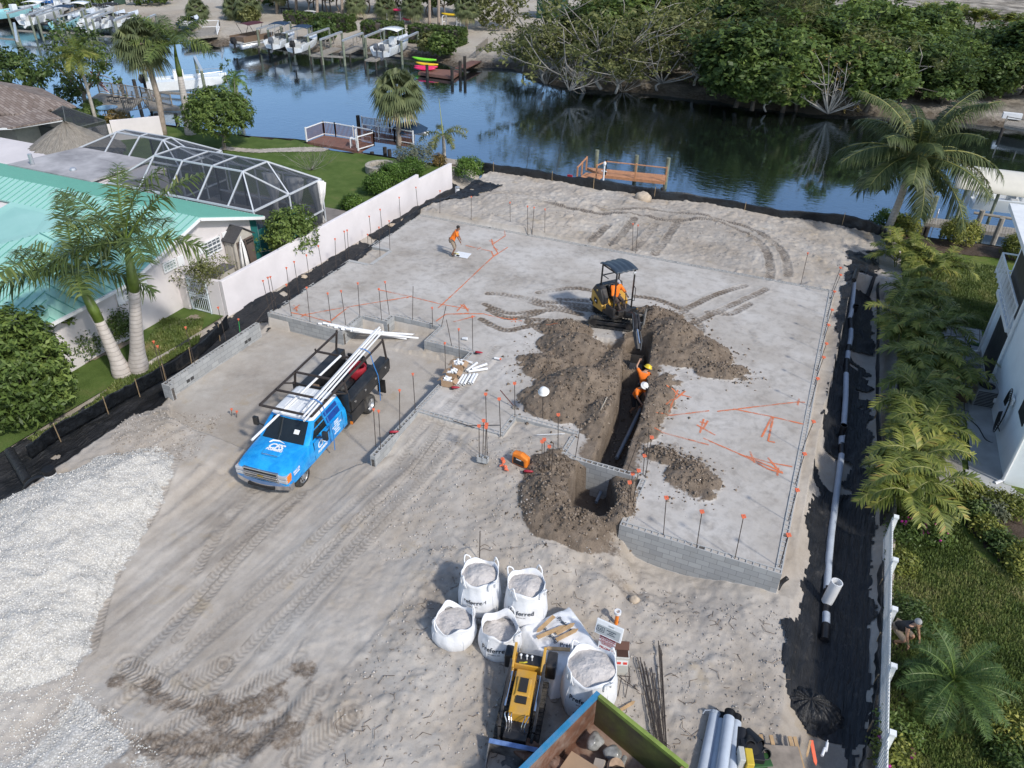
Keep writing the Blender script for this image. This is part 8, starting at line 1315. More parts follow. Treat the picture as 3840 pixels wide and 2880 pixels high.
M_SK1=mat('skin_brown',(.22,.11,.065),.55,var=.1);M_SK2=mat('skin_tan',(.42,.24,.16),.55,var=.1);M_HIVIS=mat('hivis_orange',(.90,.20,.015),.75,var=.08,bump=.25,bsc=9);M_KHAKI=mat('khaki',(.29,.235,.18),.85,var=.12);M_BOOT=mat('boot_dark',(.05,.04,.032),.8);M_DARKC=mat('dark_cloth',(.018,.02,.026),.85);M_HAIR=mat('hair_black',(.015,.012,.011),.7);M_GREYH=mat('hair_grey',(.34,.34,.34),.8);M_BROWNC=mat('brown_cloth',(.085,.065,.055),.85);M_CAPG=mat('cap_grey',(.38,.38,.42),.8)
b=at(*[(1400+1320/4.424)*.576,(700+1150/4.424)*.576],-.02)
person('worker in orange shirt and khaki shorts leaning over the plan sheet on the pad',b,math.radians(25),(-.02,0,.92),(.20,0,1.34),(.33,0,1.58),(.42,.25,.86),(.45,-.22,.82),(.0,.12,.03),(-.05,-.10,.03),M_SK1,M_HIVIS,M_KHAKI,None,M_BOOT,M_HAIR,face=(1,0,-.35))
L_=UM.translation;pw_=U0 @ UM;pl_=pw_ @ Vector((-.06,.05,-.33));q=person('operator in orange long sleeves and grey cap seated in the excavator',pl_,ua+ca,(0,0,.93),(.03,0,1.36),(.09,0,1.62),(.38,.36,1.04),(.38,-.34,1.02),(.66,.14,.42),(.66,-.14,.42),M_SK1,M_HIVIS,M_BROWNC,None,M_BOOT,None,longp=True,face=(1,-.1,-.5),sleeve=1.55)
c_=MB().ell((.09,0,1.66),(.105,.1,.09),14,8).prism([(.16,-.08,1.66),(.28,-.05,1.62),(.28,.05,1.62),(.16,.08,1.66)],(0,0,.015));c_.build('cap',M_CAPG,q,True)
def trench_at(uv,zt):return at(*uv,zt)
h1=trench_at(cc(1680,205),.22);person('worker in orange shirt and yellow hard hat reaching up inside the trench',(h1[0]-.12,h1[1]+.0,-1.38),math.radians(100),(0,0,.92),(.05,0,1.35),(.14,-.10,1.58),(.42,.28,1.72),(.38,-.12,1.2),(.05,.12,.02),(-.05,-.12,.02),M_SK2,M_HIVIS,M_DARKC,None,M_BOOT,M_HAIR,M_HATY,True,face=(.6,-.5,-.3))
h2=trench_at(cc(1645,325),.12);person('worker in orange shirt and white hard hat bending over the pipe in the trench',(h2[0]-.16,h2[1]-.18,-1.32),math.radians(-35),(-.10,0,.9),(.10,0,1.30),(.24,.06,1.52),(.55,.05,.98),(.48,-.2,.95),(.02,.12,.02),(-.16,-.12,.02),M_SK2,M_HIVIS,M_DARKC,None,M_BOOT,M_HAIR,M_HATW,face=(.8,.2,-.6))
h3=at(*cr20(1180,960),SIDE_R);person('grey haired man in a black tank top crouching behind the picket fence',(h3[0]-.2,h3[1],SIDE_R),math.radians(-40),(-.12,0,.52),(.16,0,.90),(.30,0,1.12),(.45,.22,.35),(.45,-.22,.3),(.1,.16,.02),(.0,-.16,.02),M_SK2,M_DARKC,M_KHAKI,None,M_BOOT,M_GREYH,face=(1,.3,-.3),sleeve=.12)
# ================= DOCKS AND BOATS =================
c9=lambda x,y:(553+x/4,y/4)
c1=lambda x,y:(x/4,y/4)
c3=lambda x,y:(1106+x/4,y/4)
c28=lambda x,y:(1659+x/4,y/4)
cr5=lambda x,y:(1958.4+x*.242,316.8+y*.242)
M_CEDAR=mat('cedar_deck',(.50,.24,.12),.7,var=.2,sc=5);M_GREYW=mat('grey_wood',(.27,.245,.21),.85,var=.25,sc=4);M_BROWND=mat('brown_deck',(.20,.10,.075),.75,var=.2,sc=3);M_PILE=mat('green_pile',(.17,.19,.14),.85,var=.3,sc=3);M_PILED=mat('dark_pile',(.035,.03,.026),.8,var=.4);M_LIFT=mat('lift_aluminium',(.52,.54,.57),.35,.5)
def planks(root,P,z,th,m,name='deck',n=None):
 a,b,c,d=[NA(q,float)[:2] for q in P];n=n or max(4,int(NN(b-a)/.16));mb=MB();o=NA(root.location)
 for i in range(n):f0,f1=(i+.03)/n,(i+.94)/n;mb.prism([(*(a+(b-a)*f0),z),(*(a+(b-a)*f1),z),(*(d+(c-d)*f1),z),(*(d+(c-d)*f0),z)],(0,0,-th))
 k=mb.build(name,m,root);k.location=-o;return k
def rail(root,L,h,m,mp_=None,posts=1.5,pick=.12,name='railing',rails=(1.,.12),w_=.09):
 o=NA(root.location);mb=MB();pk=MB();L=[NA(q,float) for q in L]
 for a,b in zip(L[:-1],L[1:]):
  n=max(1,round(NN(b-a)/posts))
  for i in range(n+1):q=a+(b-a)*i/n;mb.beam(q,q+[0,0,h+.08],w_)
  for r_ in rails:mb.beam(a+[0,0,h*r_],b+[0,0,h*r_],w_*.9,.06)
  if pick:
   for t_ in np.arange(.1,NN(b-a),pick):q=a+(b-a)*t_/NN(b-a);pk.beam(q+[0,0,h*.12],q+[0,0,h],.035)
 k=mb.build(name,m,root);k.location=-o
 if pick:k2__=pk.build('pickets',mp_ or m,root);k2__.location=-o
def pile(p,zt,label=None,root=None,r=.13,m=None,g=None):
 mb=MB().cyl((p[0],p[1],ZW-1),(p[0],p[1],zt),r,n=9)
 if root is not None:k=mb.build('piling',m or M_PILE,root);k.location=-root.location;return k
 return single(mb.build('piling',m or M_PILE,None,40),label,'piling',g)
# cedar dock behind the silt fence
zd=-.9;da=thing('cedar_dock','new orange cedar dock with simple railing behind the silt fence','dock',at(*c3(960,1520),zd));q=[at(*c3(*u),zd) for u in ((640,1445),(1335,1512),(1325,1572),(790,1515))];planks(da,[q[0],q[1],q[2],q[3]],zd,.2,M_CEDAR);q2=[at(*c3(*u),zd-.02) for u in ((575,1540),(720,1552),(800,1505),(640,1490))];planks(da,[q2[0],q2[3],q2[2],q2[1]],zd-.02,.2,M_CEDAR)
rail(da,[at(*c3(725,1548),zd),at(*c3(805,1512),zd)],1.0,M_CEDAR,None,1.4,0,rails=(1.,));rail(da,[at(*c3(805,1512),zd),at(*c3(1325,1570),zd)],1.0,M_CEDAR,None,2.,0,rails=(1.,));rail(da,[at(*c3(560,1560),zd-.1),at(*c3(640,1470),zd)],.95,M_CEDAR,None,1.2,0,rails=(1.,))
for (x,y,zt,m) in ((725,1440,.35,M_PILE),(1065,1480,.3,M_PILE),(1335,1505,.3,M_PILE),(960,1580,zd-.2,M_PILED),(1265,1610,zd-.2,M_PILED),(1305,1600,zd-.2,M_PILED)):pile(at(*c3(x,y),zd),zt,None,da,.15,m)
b=at(*c3(787,1580),-1.0);lp_=thing('lamp_post','white dock lamp post beside the cedar dock','lamp post',b);MB().cyl((0,0,0),(0,0,1.25),.06,n=10).beam((-.2,0,.85),(.2,0,.85),.05).build('post',M_TRIM,lp_);MB().ell((0,0,1.38),(.12,.12,.16),10,7).build('lantern',M_TRIM,lp_);o=MB().box((0,0,.1),(.35,.12,.2)).build('warning_tag',M_TRED,None);o.location=at(*c3(500,1535),-.45);single(o,'small red box on top of the silt fence by the cedar dock','tag')
# white railed deck
zb=-.55;db=thing('railed_deck','brown deck with white posts and brown pickets over the canal','dock',at(*c9(700,1230),zb));A_=[at(*c9(*u),zb) for u in ((440,1225),(590,1168),(690,1180),(810,1200),(1010,1240),(885,1303))];planks(db,[A_[0],A_[1],A_[3],A_[5]],zb,.2,M_BROWND);planks(db,[A_[3],A_[4],A_[5],A_[5]+[-.01,0,0]],zb-.01,.2,M_BROWND);rail(db,[A_[0],A_[1],A_[2],A_[4],at(*c9(1020,1262),zb),A_[5]],1.05,M_TRIM,M_BROWND,1.6,.13)
w_=[at(*c9(*u),zb) for u in ((930,1190),(1200,1225),(1360,1255),(1370,1200),(1160,1160),(920,1120))];planks(db,[w_[0],w_[2],w_[3],w_[5]],zb-.02,.2,M_BROWND);rail(db,[w_[0],w_[1],w_[2]],1.05,M_TRIM,M_BROWND,1.8,.13);rail(db,[w_[5],w_[4],w_[3]],1.05,M_TRIM,M_BROWND,1.8,.13)
for (x,y) in ((1000,1290),(1110,1250),(1150,1270),(890,1120)):pile(at(*c9(x,y),zb),zb-.2 if x>900 else .6,None,db,.16,M_PILED)
b=at(*c9(850,1270),zb);hc_=thing('bar_chair','tall white slatted chair on the brown canal deck','chair',b,.4);MB().box((0,0,.7),(.5,.5,.05)).build('seat',M_TRIM,hc_);MB().box((.23,0,1.05),(.05,.5,.65)).build('backrest',M_TRIM,hc_);[MB().beam((x,y,0),(x*.9,y*.9,.7),.06).build('leg',M_TRIM,hc_) for x in (-.24,.24) for y in (-.24,.24)];o=MB().loft([[(cos(a)*q_,sin(a)*q_,z) for a in LS(0,6.283,9)[:-1]] for z,q_ in ((1.6,1.5),(2.0,.8),(2.25,.03))]).cyl((0,0,0),(0,0,1.7),.03).build('umbrella',mat('navy_canvas',(.01,.035,.08),.8),None);o.location=at(*c9(1340,1290),SIDE_L-.6);single(o,'navy blue patio umbrella beside the brown deck','umbrella')
o=MB().loft([[(-.6,-.25,0),(.6,-.25,0),(.6,.25,0),(-.6,.25,0)],[(-.7,-.3,.3),(.7,-.3,.3),(.7,.3,.3),(-.7,.3,.3)]]).build('cooler',M_TRIM,None,bevel=.08);o.location=at(*c9(1425,1165),-.55);single(o,'white tub at the end of the brown deck walkway','cooler');b=at(*c9(1085,1480),SIDE_L);fp=thing('fire_pit','round stone fire pit on the canal lawn','fire pit',b);MB().pipe((0,0,0),(0,0,.5),1.15,.85,24).build('ring',mat('pit_stone',(.36,.33,.28),.9,var=.4,sc=5,bump=.5,bsc=6),fp);MB().cyl((0,0,.02),(0,0,.2),.84,n=24).build('ash',mat('ash',(.2,.2,.2),.95),fp)
# boats
M_HULLW=mat('gelcoat_white',(.74,.76,.77),.25,var=.03);M_AQUA=mat('gelcoat_aqua',(.32,.62,.66),.25,var=.04);M_NAVY=mat('navy_canvas',(.01,.035,.08),.8);M_MAROON=mat('maroon_canvas',(.07,.012,.018),.8);M_INTER=mat('boat_interior',(.48,.48,.46),.6,var=.1);M_OUTG=mat('outboard_grey',(.11,.12,.14),.35)
def outboard(root,x,y,z,m,s=1.):mb=MB();mb.loft([[(x-.28*s,y-.2*s,z),(x+.2*s,y-.2*s,z),(x+.2*s,y+.2*s,z),(x-.28*s,y+.2*s,z)],[(x-.42*s,y-.25*s,z+.35*s),(x+.2*s,y-.25*s,z+.35*s),(x+.2*s,y+.25*s,z+.35*s),(x-.42*s,y+.25*s,z+.35*s)],[(x-.3*s,y-.18*s,z+.72*s),(x+.1*s,y-.18*s,z+.7*s),(x+.1*s,y+.18*s,z+.7*s),(x-.3*s,y+.18*s,z+.72*s)]]);mb.box((x,y,z-.45*s),(.22*s,.12*s,.9*s));mb.box((x-.15*s,y,z-.85*s),(.5*s,.1*s,.12*s)).cyl((x-.45*s,y,z-.85*s),(x-.38*s,y,z-.85*s),.16*s);mb.build('outboard_motor',m,root,bevel=.03*s)
def boat(label,p,yaw,L,B,hull,motor=None,top=None,nm=1,extra='ws',name='motor_boat',z=None):
 root=thing(name,label,'boat',p,yaw);H_=.32*B+.25;X=LS(0,L,12);f=X/L;wd=B/2*CL(1-CL((f-.45)/.55,0,1)**2.2,.02,1);sh=H_*(1+.35*f**2)
 rings=[[(x,0,.0+.5*q**3*H_),(x,w_*.75,.18+.45*q**3*H_),(x,w_*.97,h*.75),(x,w_,h),(x,w_*.86,h),(x,w_*.82,h*.55),(x,-w_*.82,h*.55),(x,-w_*.86,h),(x,-w_,h),(x,-w_*.97,h*.75),(x,-w_*.75,.18+.45*q**3*H_)] for x,q,w_,h in zip(X,f,wd,sh)];MB().loft(rings).build('hull',hull,root,40);i0=6;MB().loft([[(x,w_*.9,h+.02),(x,0,h+.12),(x,-w_*.9,h+.02)] for x,w_,h in list(zip(X,wd,sh))[i0:]],cap=False,closed=False).build('foredeck',M_HULLW,root,True);[MB().box(c,d).build('seat',M_INTER,root,bevel=.05) for c,d in (((L*.12,0,H_*.7),(L*.08,B*.7,.4)),((L*.34,B*.2,H_*.72),(.5,.5,.5)),((L*.34,-B*.2,H_*.72),(.5,.5,.5)))]
 if extra=='ws':ws_=MB();ws_.loft([[(L*.46,B*.4,H_),(L*.54,B*.2,H_+.12),(L*.54,-B*.2,H_+.12),(L*.46,-B*.4,H_)],[(L*.42,B*.36,H_+.42),(L*.48,B*.18,H_+.45),(L*.48,-B*.18,H_+.45),(L*.42,-B*.36,H_+.42)]],cap=False,closed=False);ws_.build('windscreen',M_TGLASS,root)
 else:MB().box((L*.45,0,H_+.25),(.8,.8,.9)).build('console',M_HULLW,root,bevel=.08)
 if top:tp=MB().loft([[(L*.28,y,H_+1.75-abs(y)**2*.12),(L*.56,y,H_+1.8-abs(y)**2*.12)] for y in LS(-B*.45,B*.45,7)],cap=False,closed=False).build('top',top,root,True);tp.modifiers.new('t','SOLIDIFY').thickness=.06;fr_=MB();[fr_.tube([(L*.42+dx,sg*B*.42,H_),(L*.42+dx*1.6,sg*B*.42,H_+1.7)],.03,6) for dx in (-.45,.45) for sg in (1,-1)];fr_.build('top_frame',M_LIFT,root)
 for k in range(nm if motor else 0):outboard(root,-.25,(k-(nm-1)/2)*.75,H_*.75,motor,1.05)
 return root
def yaw(a,b):return atan2(b[1]-a[1],b[0]-a[0])
def lift(label,P,zt,z=ZW,beams=True,g='boat lifts'):
 P=[NA(q) for q in P];r_=thing('boat_lift',label,'boat lift',P[0],0,g);o=P[0];mb=MB()
 for q in P:k=MB().cyl((*(q-o)[:2],ZW-1-o[2]),(*(q-o)[:2],zt-o[2]),.15,n=8).build('piling',M_PILE,r_)
 for a,b in ((0,3),(1,2)):mb.beam((*(P[a]-o)[:2],zt-o[2]+.1),(*(P[b]-o)[:2],zt-o[2]+.1),.26,.2)
 mb.build('lift_beam',M_LIFT,r_);[MB().beam((*(P[i]-o)[:2],-1.0-o[2]),(*(P[j]-o)[:2],-1.0-o[2]),.2,.2).build('cradle',M_GREYW,r_) for i,j in ((0,1),(3,2))];return r_
FB=[  # stern px, bow direction px, length, beam, hull, motor, top, motors, interior, label
 (c9(150,430),c9(420,320),6.6,2.4,M_HULLW,M_OUTG,M_NAVY,1,'ws','white bowrider with navy bimini on the left of the two far lifts'),(c9(335,462),c9(620,350),6.6,2.4,M_HULLW,M_DARK,M_NAVY,1,'ws','white bowrider with black outboard on the right of the two far lifts'),(c9(1080,500),c9(1350,390),8.2,2.8,M_HULLW,M_OUTG,M_HULLW,2,'cc','large white centre console boat with hard top and twin grey outboards'),
 (c1(-60,175),c1(300,130),8.,2.6,M_AQUA,M_HULLW,None,1,'cc','aqua hulled boat at the far left edge of the marina'),(c1(235,225),c1(560,130),8.2,2.7,M_HULLW,M_HULLW,M_HULLW,1,'cc','white boat with tall grey motor next to the aqua hulled boat'),(c1(515,270),c1(790,165),7.4,2.5,M_AQUA,M_OUTG,M_NAVY,1,'ws','second aqua hulled boat with dark windscreen in the marina row'),(c1(765,265),c1(1050,165),7.6,2.5,M_HULLW,M_HULLW,None,1,'cc','white boat with white outboard behind the fan palm crown'),(c1(1000,240),c1(1300,150),7.2,2.4,M_HULLW,M_OUTG,None,1,'ws','white boat half hidden by the royal palm crown'),(c1(1590,260),c1(1780,190),5.2,2.1,mat('gelcoat_dark',(.015,.03,.06),.25),None,None,0,'ws','small white and navy boat on the far wooden dock'),
 (c1(10,60),c1(260,20),7.5,2.5,M_HULLW,None,None,0,'cc','white boat in the back row at the top left corner'),(c1(420,130),c1(640,70),7.5,2.5,M_HULLW,None,M_HULLW,0,'cc','white boat with arch in the back row below the blue cover'),(c1(800,150),c1(960,110),6.5,2.4,M_HULLW,None,M_DARK,0,'ws','white boat under a black canvas cover in the back row')]
FB += [(c1(-120,110),c1(120,60),8.5,2.8,M_HULLW,M_HULLW,M_HULLW,1,'cc','big white boat behind the aqua hulled boat at the left edge'),(c1(330,200),c1(620,110),8.6,2.8,M_HULLW,M_OUTG,M_HULLW,2,'cc','large white twin engine boat in the middle of the marina row'),(c1(640,235),c1(900,140),8.,2.6,M_HULLW,M_HULLW,M_HULLW,1,'cc','white hard top boat right of the large twin engine boat'),(c1(880,250),c1(1150,160),8.,2.6,M_HULLW,M_OUTG,M_DARK,1,'ws','white boat with black cover just left of the fan palm crown'),(c1(150,80),c1(400,40),8.,2.6,M_AQUA,None,M_HULLW,0,'cc','pale aqua boat in the back row of the marina')]
a=at(*c1(-200,130),-.9);ld_=thing('marina_dock','long grey dock running behind the marina boats at the far left','dock',a);planks(ld_,[a,at(*c1(1250,205),-.9),at(*c1(1250,170),-.9),at(*c1(-200,100),-.9)],-.9,.25,M_GREYW,n=60)
for sp_,bp_,L,B,hm,mm,tp,nm,ex_,lab in FB:a,b=at(*sp_,-.95),at(*bp_,-.95);boat(lab,a,yaw(a,b),L,B,hm,mm,tp,nm,ex_)
a,b=at(*c1(2050,400),-1.),at(*c1(2400,330),-1.);pt=thing('pontoon_boat','brown pontoon boat with maroon bimini at the far bank','boat',a,yaw(a,b));[MB().tube([(-.2,y,0),(5.6,y,0),(6.4,y,.2)],[.33,.33,.05],10).build('pontoon',M_LIFT,pt,True) for y in (-.85,.85)];MB().box((2.9,0,.4),(6,2.4,.12)).build('deck',M_INTER,pt);MB().box((2.8,1.15,.8),(5.4,.06,.7)).box((2.8,-1.15,.8),(5.4,.06,.7)).box((1.2,0,.75),(1.2,1.7,.5)).build('side_panels',mat('tan_panel',(.16,.11,.075),.6),pt);o=MB().loft([[(1.2,y,2.5-y*y*.1),(4.2,y,2.5-y*y*.1)] for y in LS(-1.15,1.15,7)],cap=False,closed=False).build('bimini',M_MAROON,pt,True);f_=MB();[f_.tube([(2.7+dx*.3,sg*1.15,1.1),(2.7+dx,sg*1.1,2.45)],.03,5) for dx in (-1.2,1.2) for sg in (1,-1)];f_.build('bimini_frame',M_DARK,pt);outboard(pt,-.4,0,.35,M_DARK,1.1)
def lf(label,n0,n1,f1,f0,zt=1.0,f=c9):lift(label,[at(*f(*q),ZW) for q in (n0,n1,f1,f0)],zt)
for i,(n0,n1,lab) in enumerate((((40,455),(130,455),'leftmost boat lift on the far bank, beside the pontoon boat'),((290,490),(470,520),'boat lift around the two white bowriders'),((580,560),(770,570),'empty boat lift with green slings right of the bowriders'),((960,530),(1265,560),'boat lift holding the large twin outboard boat'))):
 a,b=at(*c9(*n0),ZW),at(*c9(*n1),ZW);e=NA([-.18,.98,0])*6.2;lift(lab,[a,b,b+e,a+e],.75)
for i,(x,y) in enumerate(((130,330),(380,350),(600,350),(850,380),(1040,400))):a=at(*c1(x,y),ZW);e=NA([-.45,.89,0])*7;s_=NA([3.4,.6,0]);lift(f'marina boat lift with pale pilings behind the palms, {ORD[i]} from the left',[a,a+s_,a+s_+e,a+e],1.0)
for i,(x0,y0,x1,y1,lab) in enumerate(((20,405,120,395,'grey dock finger left of the first bowrider'),(470,480,640,450,'pale finger dock right of the second bowrider'),(940,520,1060,500,'finger dock left of the large twin outboard boat'),(720,450,900,410,'finger dock with kayak slings and railing'))):
 a,b=at(*c9(x0,y0),-1.0),at(*c9(x1,y1),-1.0);e=NA([-.18,.98,0])*6.;fd_=thing('finger_dock',lab,'dock',a);planks(fd_,[a,a+e,a+e+[1.4,.2,0],a+[1.4,.2,0]],-.95,.18,M_GREYW);[pile(q,-1.1,None,fd_,.12,M_PILED) for q in (a,a+[1.4,.2,0])];rail(fd_,[a+e*.75+[0,0,.05],a+e*1.15+[0,0,.3]],1.0,M_GREYW,None,1.2,0) if i != 2 else None
wd_=thing('wood_dock','long pale wooden dock with railing at the far bank behind the royal palm','dock',at(*c1(1700,320),-.9));q=[at(*c1(*u),-.9) for u in ((1560,330),(1880,300),(1900,235),(1750,240))];planks(wd_,q,-.9,.3,M_GREYW);rail(wd_,[q[1],q[2],q[3]],.9,M_TRIM,None,2.,0)
# kayaks and their float
kd=thing('kayak_dock','low brown floating dock with a gangway at the far bank','dock',at(*c9(1600,620),-1.6));q=[at(*c9(*u),-1.6) for u in ((1400,625),(1700,665),(1780,610),(1480,590))];planks(kd,q,-1.6,.3,M_BROWND);g0,g1=at(*c9(1720,605),-1.55),at(*c9(1860,490),-.9);planks(kd,[g0,g1,g1+[1.3,.2,0],g0+[1.3,.2,0]],-1.3,.1,M_BROWND);[pile(at(*c9(x,y),-1.6),zt,None,kd,.18,M_PILED) for x,y,zt in ((1765,630,-.3),(1805,620,.1),(1480,640,-.6),(1695,665,-.6))];rail(kd,[at(*c9(1905,480),-.8),at(*c9(2000,400),-.7)],1.,M_GREYW,None,1.3,.14)
def kayak(label,a,b,m,g='kayaks on the float'):
 L=NN((b-a)[:2]);f=LS(-1,1,13);r_=MB().loft([[(x*L/2,cos(t_)*.36*(1-abs(x)**2.5)+1e-3*cos(t_),.17+sin(t_)*.17*(1-abs(x)**3*.6)+.12*x*x) for t_ in LS(0,6.2832,11)[:-1]] for x in f]).build('kayak',m,None,True);r_.location=(a+b)/2;r_.rotation_euler=(0,0,yaw(a,b));return single(r_,label,'kayak',g)
for (x0,y0,x1,y1,z,m,lab) in ((1350,515,1560,540,-1.15,mat('lime',(.22,.70,.03),.4),'lime green kayak on top of the stack'),(1380,560,1575,580,-1.3,mat('kayak_yellow',(.75,.50,.02),.4),'yellow kayak in the middle of the stack'),(1370,590,1570,600,-1.45,mat('kayak_pink',(.70,.03,.13),.4),'farther pink kayak at the bottom of the stack'),(1365,605,1550,615,-1.55,mat('kayak_pink',(.70,.03,.13),.4),'nearer pink kayak at the bottom of the stack')):kayak(lab,at(*c9(x0,y0),z),at(*c9(x1,y1),z),m)
for (x,y,m,nm,lab) in ((1210,190,M_TRED,'kayak_pink','white pipe kayak rack with pink kayak above the hedges'),(1690,235,None,'kayak_yellow','white pipe kayak rack with yellow kayak beside the sandy ramp')):
 b=far_at(*c9(x,y));rk_=thing('kayak_rack',lab,'rack',b);f_=MB();[f_.beam((dx,dy,0),(dx,dy,1.5),.09) for dx in (-1.2,1.2) for dy in (-.6,.6)];[f_.beam((dx,-.6,z_),(dx,.6,z_),.09) for dx in (-1.2,1.2) for z_ in (.7,1.5)];f_.build('frame',M_TRIM,rk_);mk__=_MC[nm];kayak(f'{"pink" if "pink" in nm else "yellow"} kayak lying on the white rack above the hedges',b+[-1.7,0,1.5],b+[1.7,.3,1.5],mk__,'kayaks on racks');
kayak('pink kayak standing on the ground beside the white rack',far_at(*c9(1270,200))+[0,0,.3],far_at(*c9(1350,205))+[0,0,.5],_MC['kayak_pink'],'kayaks on racks');b=far_at(1193,36);gs=thing('green_shed','dark green corrugated shed at the top beyond the ramp','shed',b);MB().box((0,0,1.8),(3.6,5,3.8)).build('body',mat('shed_green',(.012,.055,.035),.6),gs);MB().prism([(-2,-2.7,3.7),(2,-2.7,3.7),(0,-2.7,4.5)],(0,5.4,0)).build('roof',mat('shed_green',(.012,.055,.035),.6),gs)
for i,(x,y) in enumerate(((270,120),(480,140))):b=far_at(*c9(x,y));tt=thing('picnic_table',('dark table behind the leftmost hedge','pale table with white chairs behind the hedges')[i],'table',b);MB().box((0,0,.75),(2,.9,.06)).build('tabletop',(M_DARK,M_TRIM)[i],tt);[MB().beam((x_,y_,0),(x_,y_,.75),.07).build('leg',(M_DARK,M_TRIM)[i],tt) for x_ in (-.8,.8) for y_ in (-.35,.35)]
# catamaran and far left deck
a,b=at(*c1(1290,800),-1.2),at(*c1(1830,770),-1.2);ct=thing('catamaran','white catamaran boat raised on a lift beside the far left deck','boat',a,yaw(a,b));Lc=7.6
for y in (-.95,.95):MB().loft([[(x,y+s_*w_,z_) for s_,z_ in ((0,.0+.9*q**4),(.8,.35+.6*q**4),(1,1.15+.2*q),(-1,1.15+.2*q),(-.8,.35+.6*q**4))] for x,q,w_ in [(x,x/Lc,.5*max(.04,1-max(0,(x/Lc-.55)/.45)**2.2)) for x in LS(0,Lc,10)]]).build('hull',M_HULLW,ct,40)
MB().box((Lc*.42,0,1.0),(Lc*.8,2.5,.25)).box((Lc*.75,0,1.25),(Lc*.3,2.2,.2)).build('deck',M_HULLW,ct,bevel=.06);MB().box((Lc*.4,0,1.5),(1.,.9,1.)).build('console',M_HULLW,ct,bevel=.08);outboard(ct,-.3,.7,.8,M_DARK,1.1);MB().tube([(Lc*.6,1.3,1.2),(Lc*.62,1.25,1.7),(Lc*.95,.8,1.8),(Lc*.95,-.8,1.8),(Lc*.62,-1.25,1.7)],.025,6).build('bow_rail',M_LIFT,ct)
lift('boat lift with grey beams holding the white catamaran',[at(*c1(1310,880),ZW),at(*c1(1800,920),ZW),at(*c1(1740,790),ZW),at(*c1(1270,760),ZW)],1.3);zc_=-.6;dc_=thing('grey_deck','weathered grey wooden deck with railings at the far left shore','dock',at(*c1(1000,860),zc_));q=[at(*c1(*u),zc_) for u in ((690,900),(1080,975),(1290,940),(1230,850),(860,800))];planks(dc_,[q[0],q[1],q[3],q[4]],zc_,.2,M_GREYW);rail(dc_,[q[1],q[2]],1.,M_GREYW,None,1.6,.16);rail(dc_,[q[4],q[3],at(*c1(1490,920),zc_)],1.,M_GREYW,None,1.8,.16);planks(dc_,[q[2],at(*c1(1590,935),zc_),at(*c1(1490,900),zc_),q[3]],zc_-.02,.2,M_GREYW)
[pile(at(*c1(x,y),zc_),zt,None,dc_,.17,M_PILED) for x,y,zt in ((1340,960,-.8),(1510,960,-.8),(1580,950,-.8),(1060,790,.6),(1180,800,.6))]
for i in range(4):b=at(*c1(960+i*60,880+i*6),zc_);ch_=thing('iron_chair',f'black wrought iron chair along the grey deck railing, {ORD[i]} from the left','chair',b,1.2,'deck chairs');MB().box((0,0,.45),(.45,.45,.04)).build('seat',M_DARK,ch_);f_=MB();[f_.beam((.2,y_,.45),(.26,y_,1.05),.03) for y_ in (-.2,0,.2)];f_.beam((.26,-.2,1.05),(.26,.2,1.05),.03);f_.build('backrest',M_DARK,ch_);[MB().beam((x_,y_,0),(x_,y_,.45),.03).build('leg',M_DARK,ch_) for x_ in (-.2,.2) for y_ in (-.2,.2)]
b=at(*c1(950,1030),SIDE_L);tb_=thing('round_table','round blue topped table on the lawn by the grey deck','table',b);MB().cyl((0,0,.95),(0,0,1.0),.85,n=24).build('tabletop',mat('blue_top',(.16,.33,.5),.2),tb_);[MB().beam((x_,y_,0),(x_,y_,.95),.05).build('leg',M_DARK,tb_) for x_,y_ in ((-.4,0),(.3,.3),(.3,-.3))]
def flag(label,pole,topuv,fuv,m,stripes=False):
 b=at(*pole,SIDE_L);h=hgt(b,topuv[1]);r_=thing('flag',label,'flag',b);MB().cyl((0,0,0),(0,0,h),.03,n=6).build('pole',M_TRIM,r_);P0=ony(*fuv,b[1])-b;cols=m
 for k in range(len(cols)):MB().loft([[(P0[0]+.95*s_+.1*k,.05*sin(s_*7),P0[2]-.15*k-s_*.55),(P0[0]+.95*s_+.1*(k+1)+0.,.05*sin(s_*7),P0[2]-.15*(k+1)-s_*.55)] for s_ in LS(0,1,6)],cap=False,closed=False).build('stripe',cols[k],r_,True)
 return r_
flag('striped red and white flag with blue corner on the far left tree',c1(780,900),c1(790,555),c1(765,600),[M_NAVY]+[M_TRED,M_PWHITE]*4);flag('blue flag with white and green bands on the grey deck',c1(1035,800),c1(1020,690),c1(990,715),[M_STRAP]*3+[M_PWHITE,M_GREEN,M_STRAP]);flag('small white and red flag on the grey deck railing',c1(1305,870),c1(1300,770),c1(1290,785),[M_PWHITE,M_PWHITE,M_TRED,M_PWHITE,M_PWHITE])
lift('empty boat lift with white rails at the left frame edge',[at(*c1(40,580),ZW),at(*c1(225,600),ZW),at(*c1(190,420),ZW),at(*c1(-10,400),ZW)],.9);o=MB().loft([[(x,y,.5-.35*y*y-.02*x*x) for y in LS(-1.2,1.2,7)] for x in LS(-3.5,3.5,8)],cap=False,closed=False).build('boat_cover',mat('blue_cover',(.01,.09,.3),.7),None,True);o.location=far_at(*c1(470,60))+[0,0,.7];single(o,'bright blue boat cover at the top left','boat cover');o=MB().box((0,0,.8),(3,2.4,1.6)).build('utility_box',mat('utility_green',(.045,.085,.065),.6),None,bevel=.05);o.location=far_at(*c1(985,35));single(o,'dark green utility box on the far sand','utility box')
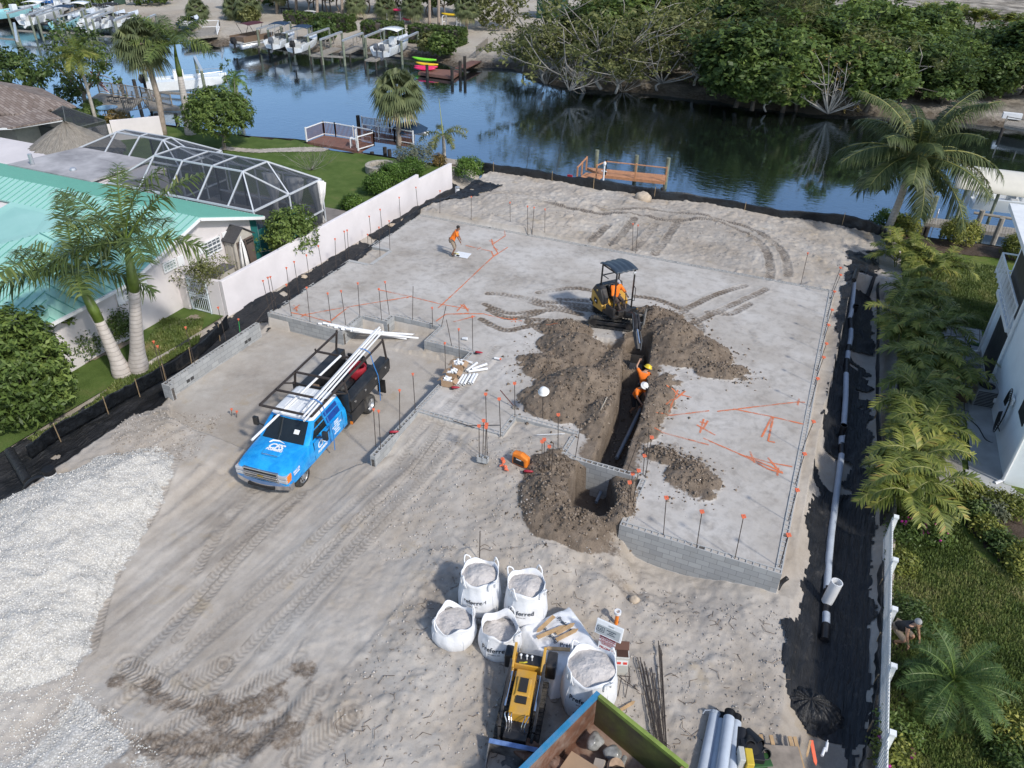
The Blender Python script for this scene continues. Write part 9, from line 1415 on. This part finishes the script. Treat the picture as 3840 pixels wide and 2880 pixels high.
# right hand dock, boat and canopy
zr=-1.0;rd=thing('grey_dock','grey plank dock on the right behind the croton shrubs','dock',at(*cr5(170,650),zr));q=[at(*cr5(*u),zr) for u in ((165,625),(1120,745),(1100,810),(160,680))];planks(rd,q,zr,.22,M_GREYW);[pile(at(*cr5(x,y),zr),zt,None,rd,.16,m) for x,y,zt,m in ((150,690,zr-.2,M_PILED),(200,690,zr-.2,M_PILED),(205,640,.5,M_PILE),(610,760,.4,M_GREYW),(800,790,.1,M_GREYW))];f_=MB();p_=at(*cr5(195,640),zr)-NA(rd.location);[f_.tube([p_+[dx,0,-.1],p_+[dx,0,.55],p_+[dx,-.18,.75],p_+[dx,-.4,.55],p_+[dx,-.45,-1.]],.03,6) for dx in (0,.4)];f_.build('ladder_rail',M_LIFT,rd)
a,b=at(*cr5(560,560),-1.1),at(*cr5(1047,620),-1.1);boat('white and blue striped boat with white outboard under the canopy',a+[0,.5,0],yaw(a,b),7.,2.5,M_HULLW,M_HULLW,None,1,'cc');o=MB().tube([at(*cr5(600,590),-.45),at(*cr5(1047,660),-.45)],.09,8).build('bunk_beam',M_GREYW,None);single(o,'grey lift beam in front of the canopied boat','beam')
n0,n1,f1,f0=at(*cr5(420,370),.95),at(*cr5(1180,475),.95),at(*cr5(1200,250),1.9),at(*cr5(445,157),1.9);cn=thing('boat_canopy','cream fabric boat lift canopy at the right edge','canopy',n0);cnv=MB().loft([[n0+(n1-n0)*s_+((f0+(f1-f0)*s_)-(n0+(n1-n0)*s_))*t_+NA([0,0,.35*sin(t_*PI)])-n0 for t_ in LS(0,1,7)] for s_ in LS(0,1,9)],cap=False,closed=False).build('canvas',mat('cream_canvas',(.66,.63,.55),.7,var=.04),cn,True);cnv.modifiers.new('t','SOLIDIFY').thickness=.03;[MB().cyl(q-n0,NA([q[0],q[1],ZW-1])-n0,.1,n=8).build('piling',M_PILE,cn) for q in (n0+[.8,.4,0],n0+(n1-n0)*.55+[0,.4,0],f0+[.5,-.2,0])]
fd2=thing('far_dock','grey dock with white bench on the far bank at the right edge','dock',at(*c28(2130,1090),-1.0));q=[at(*c28(*u),-1.0) for u in ((2040,1085),(2400,1150),(2420,1080),(2080,1020))];planks(fd2,q,-1.0,.25,M_GREYW);rail(fd2,[q[0],q[1]],.8,M_GREYW,None,2.,0);MB().box(NA(at(*c28(2110,1000),-.6))-NA(fd2.location),(1.6,.6,.5)).build('bench',M_TRIM,fd2);[pile(q[k],-1.2,None,fd2,.15,M_PILED) for k in (0,1)]
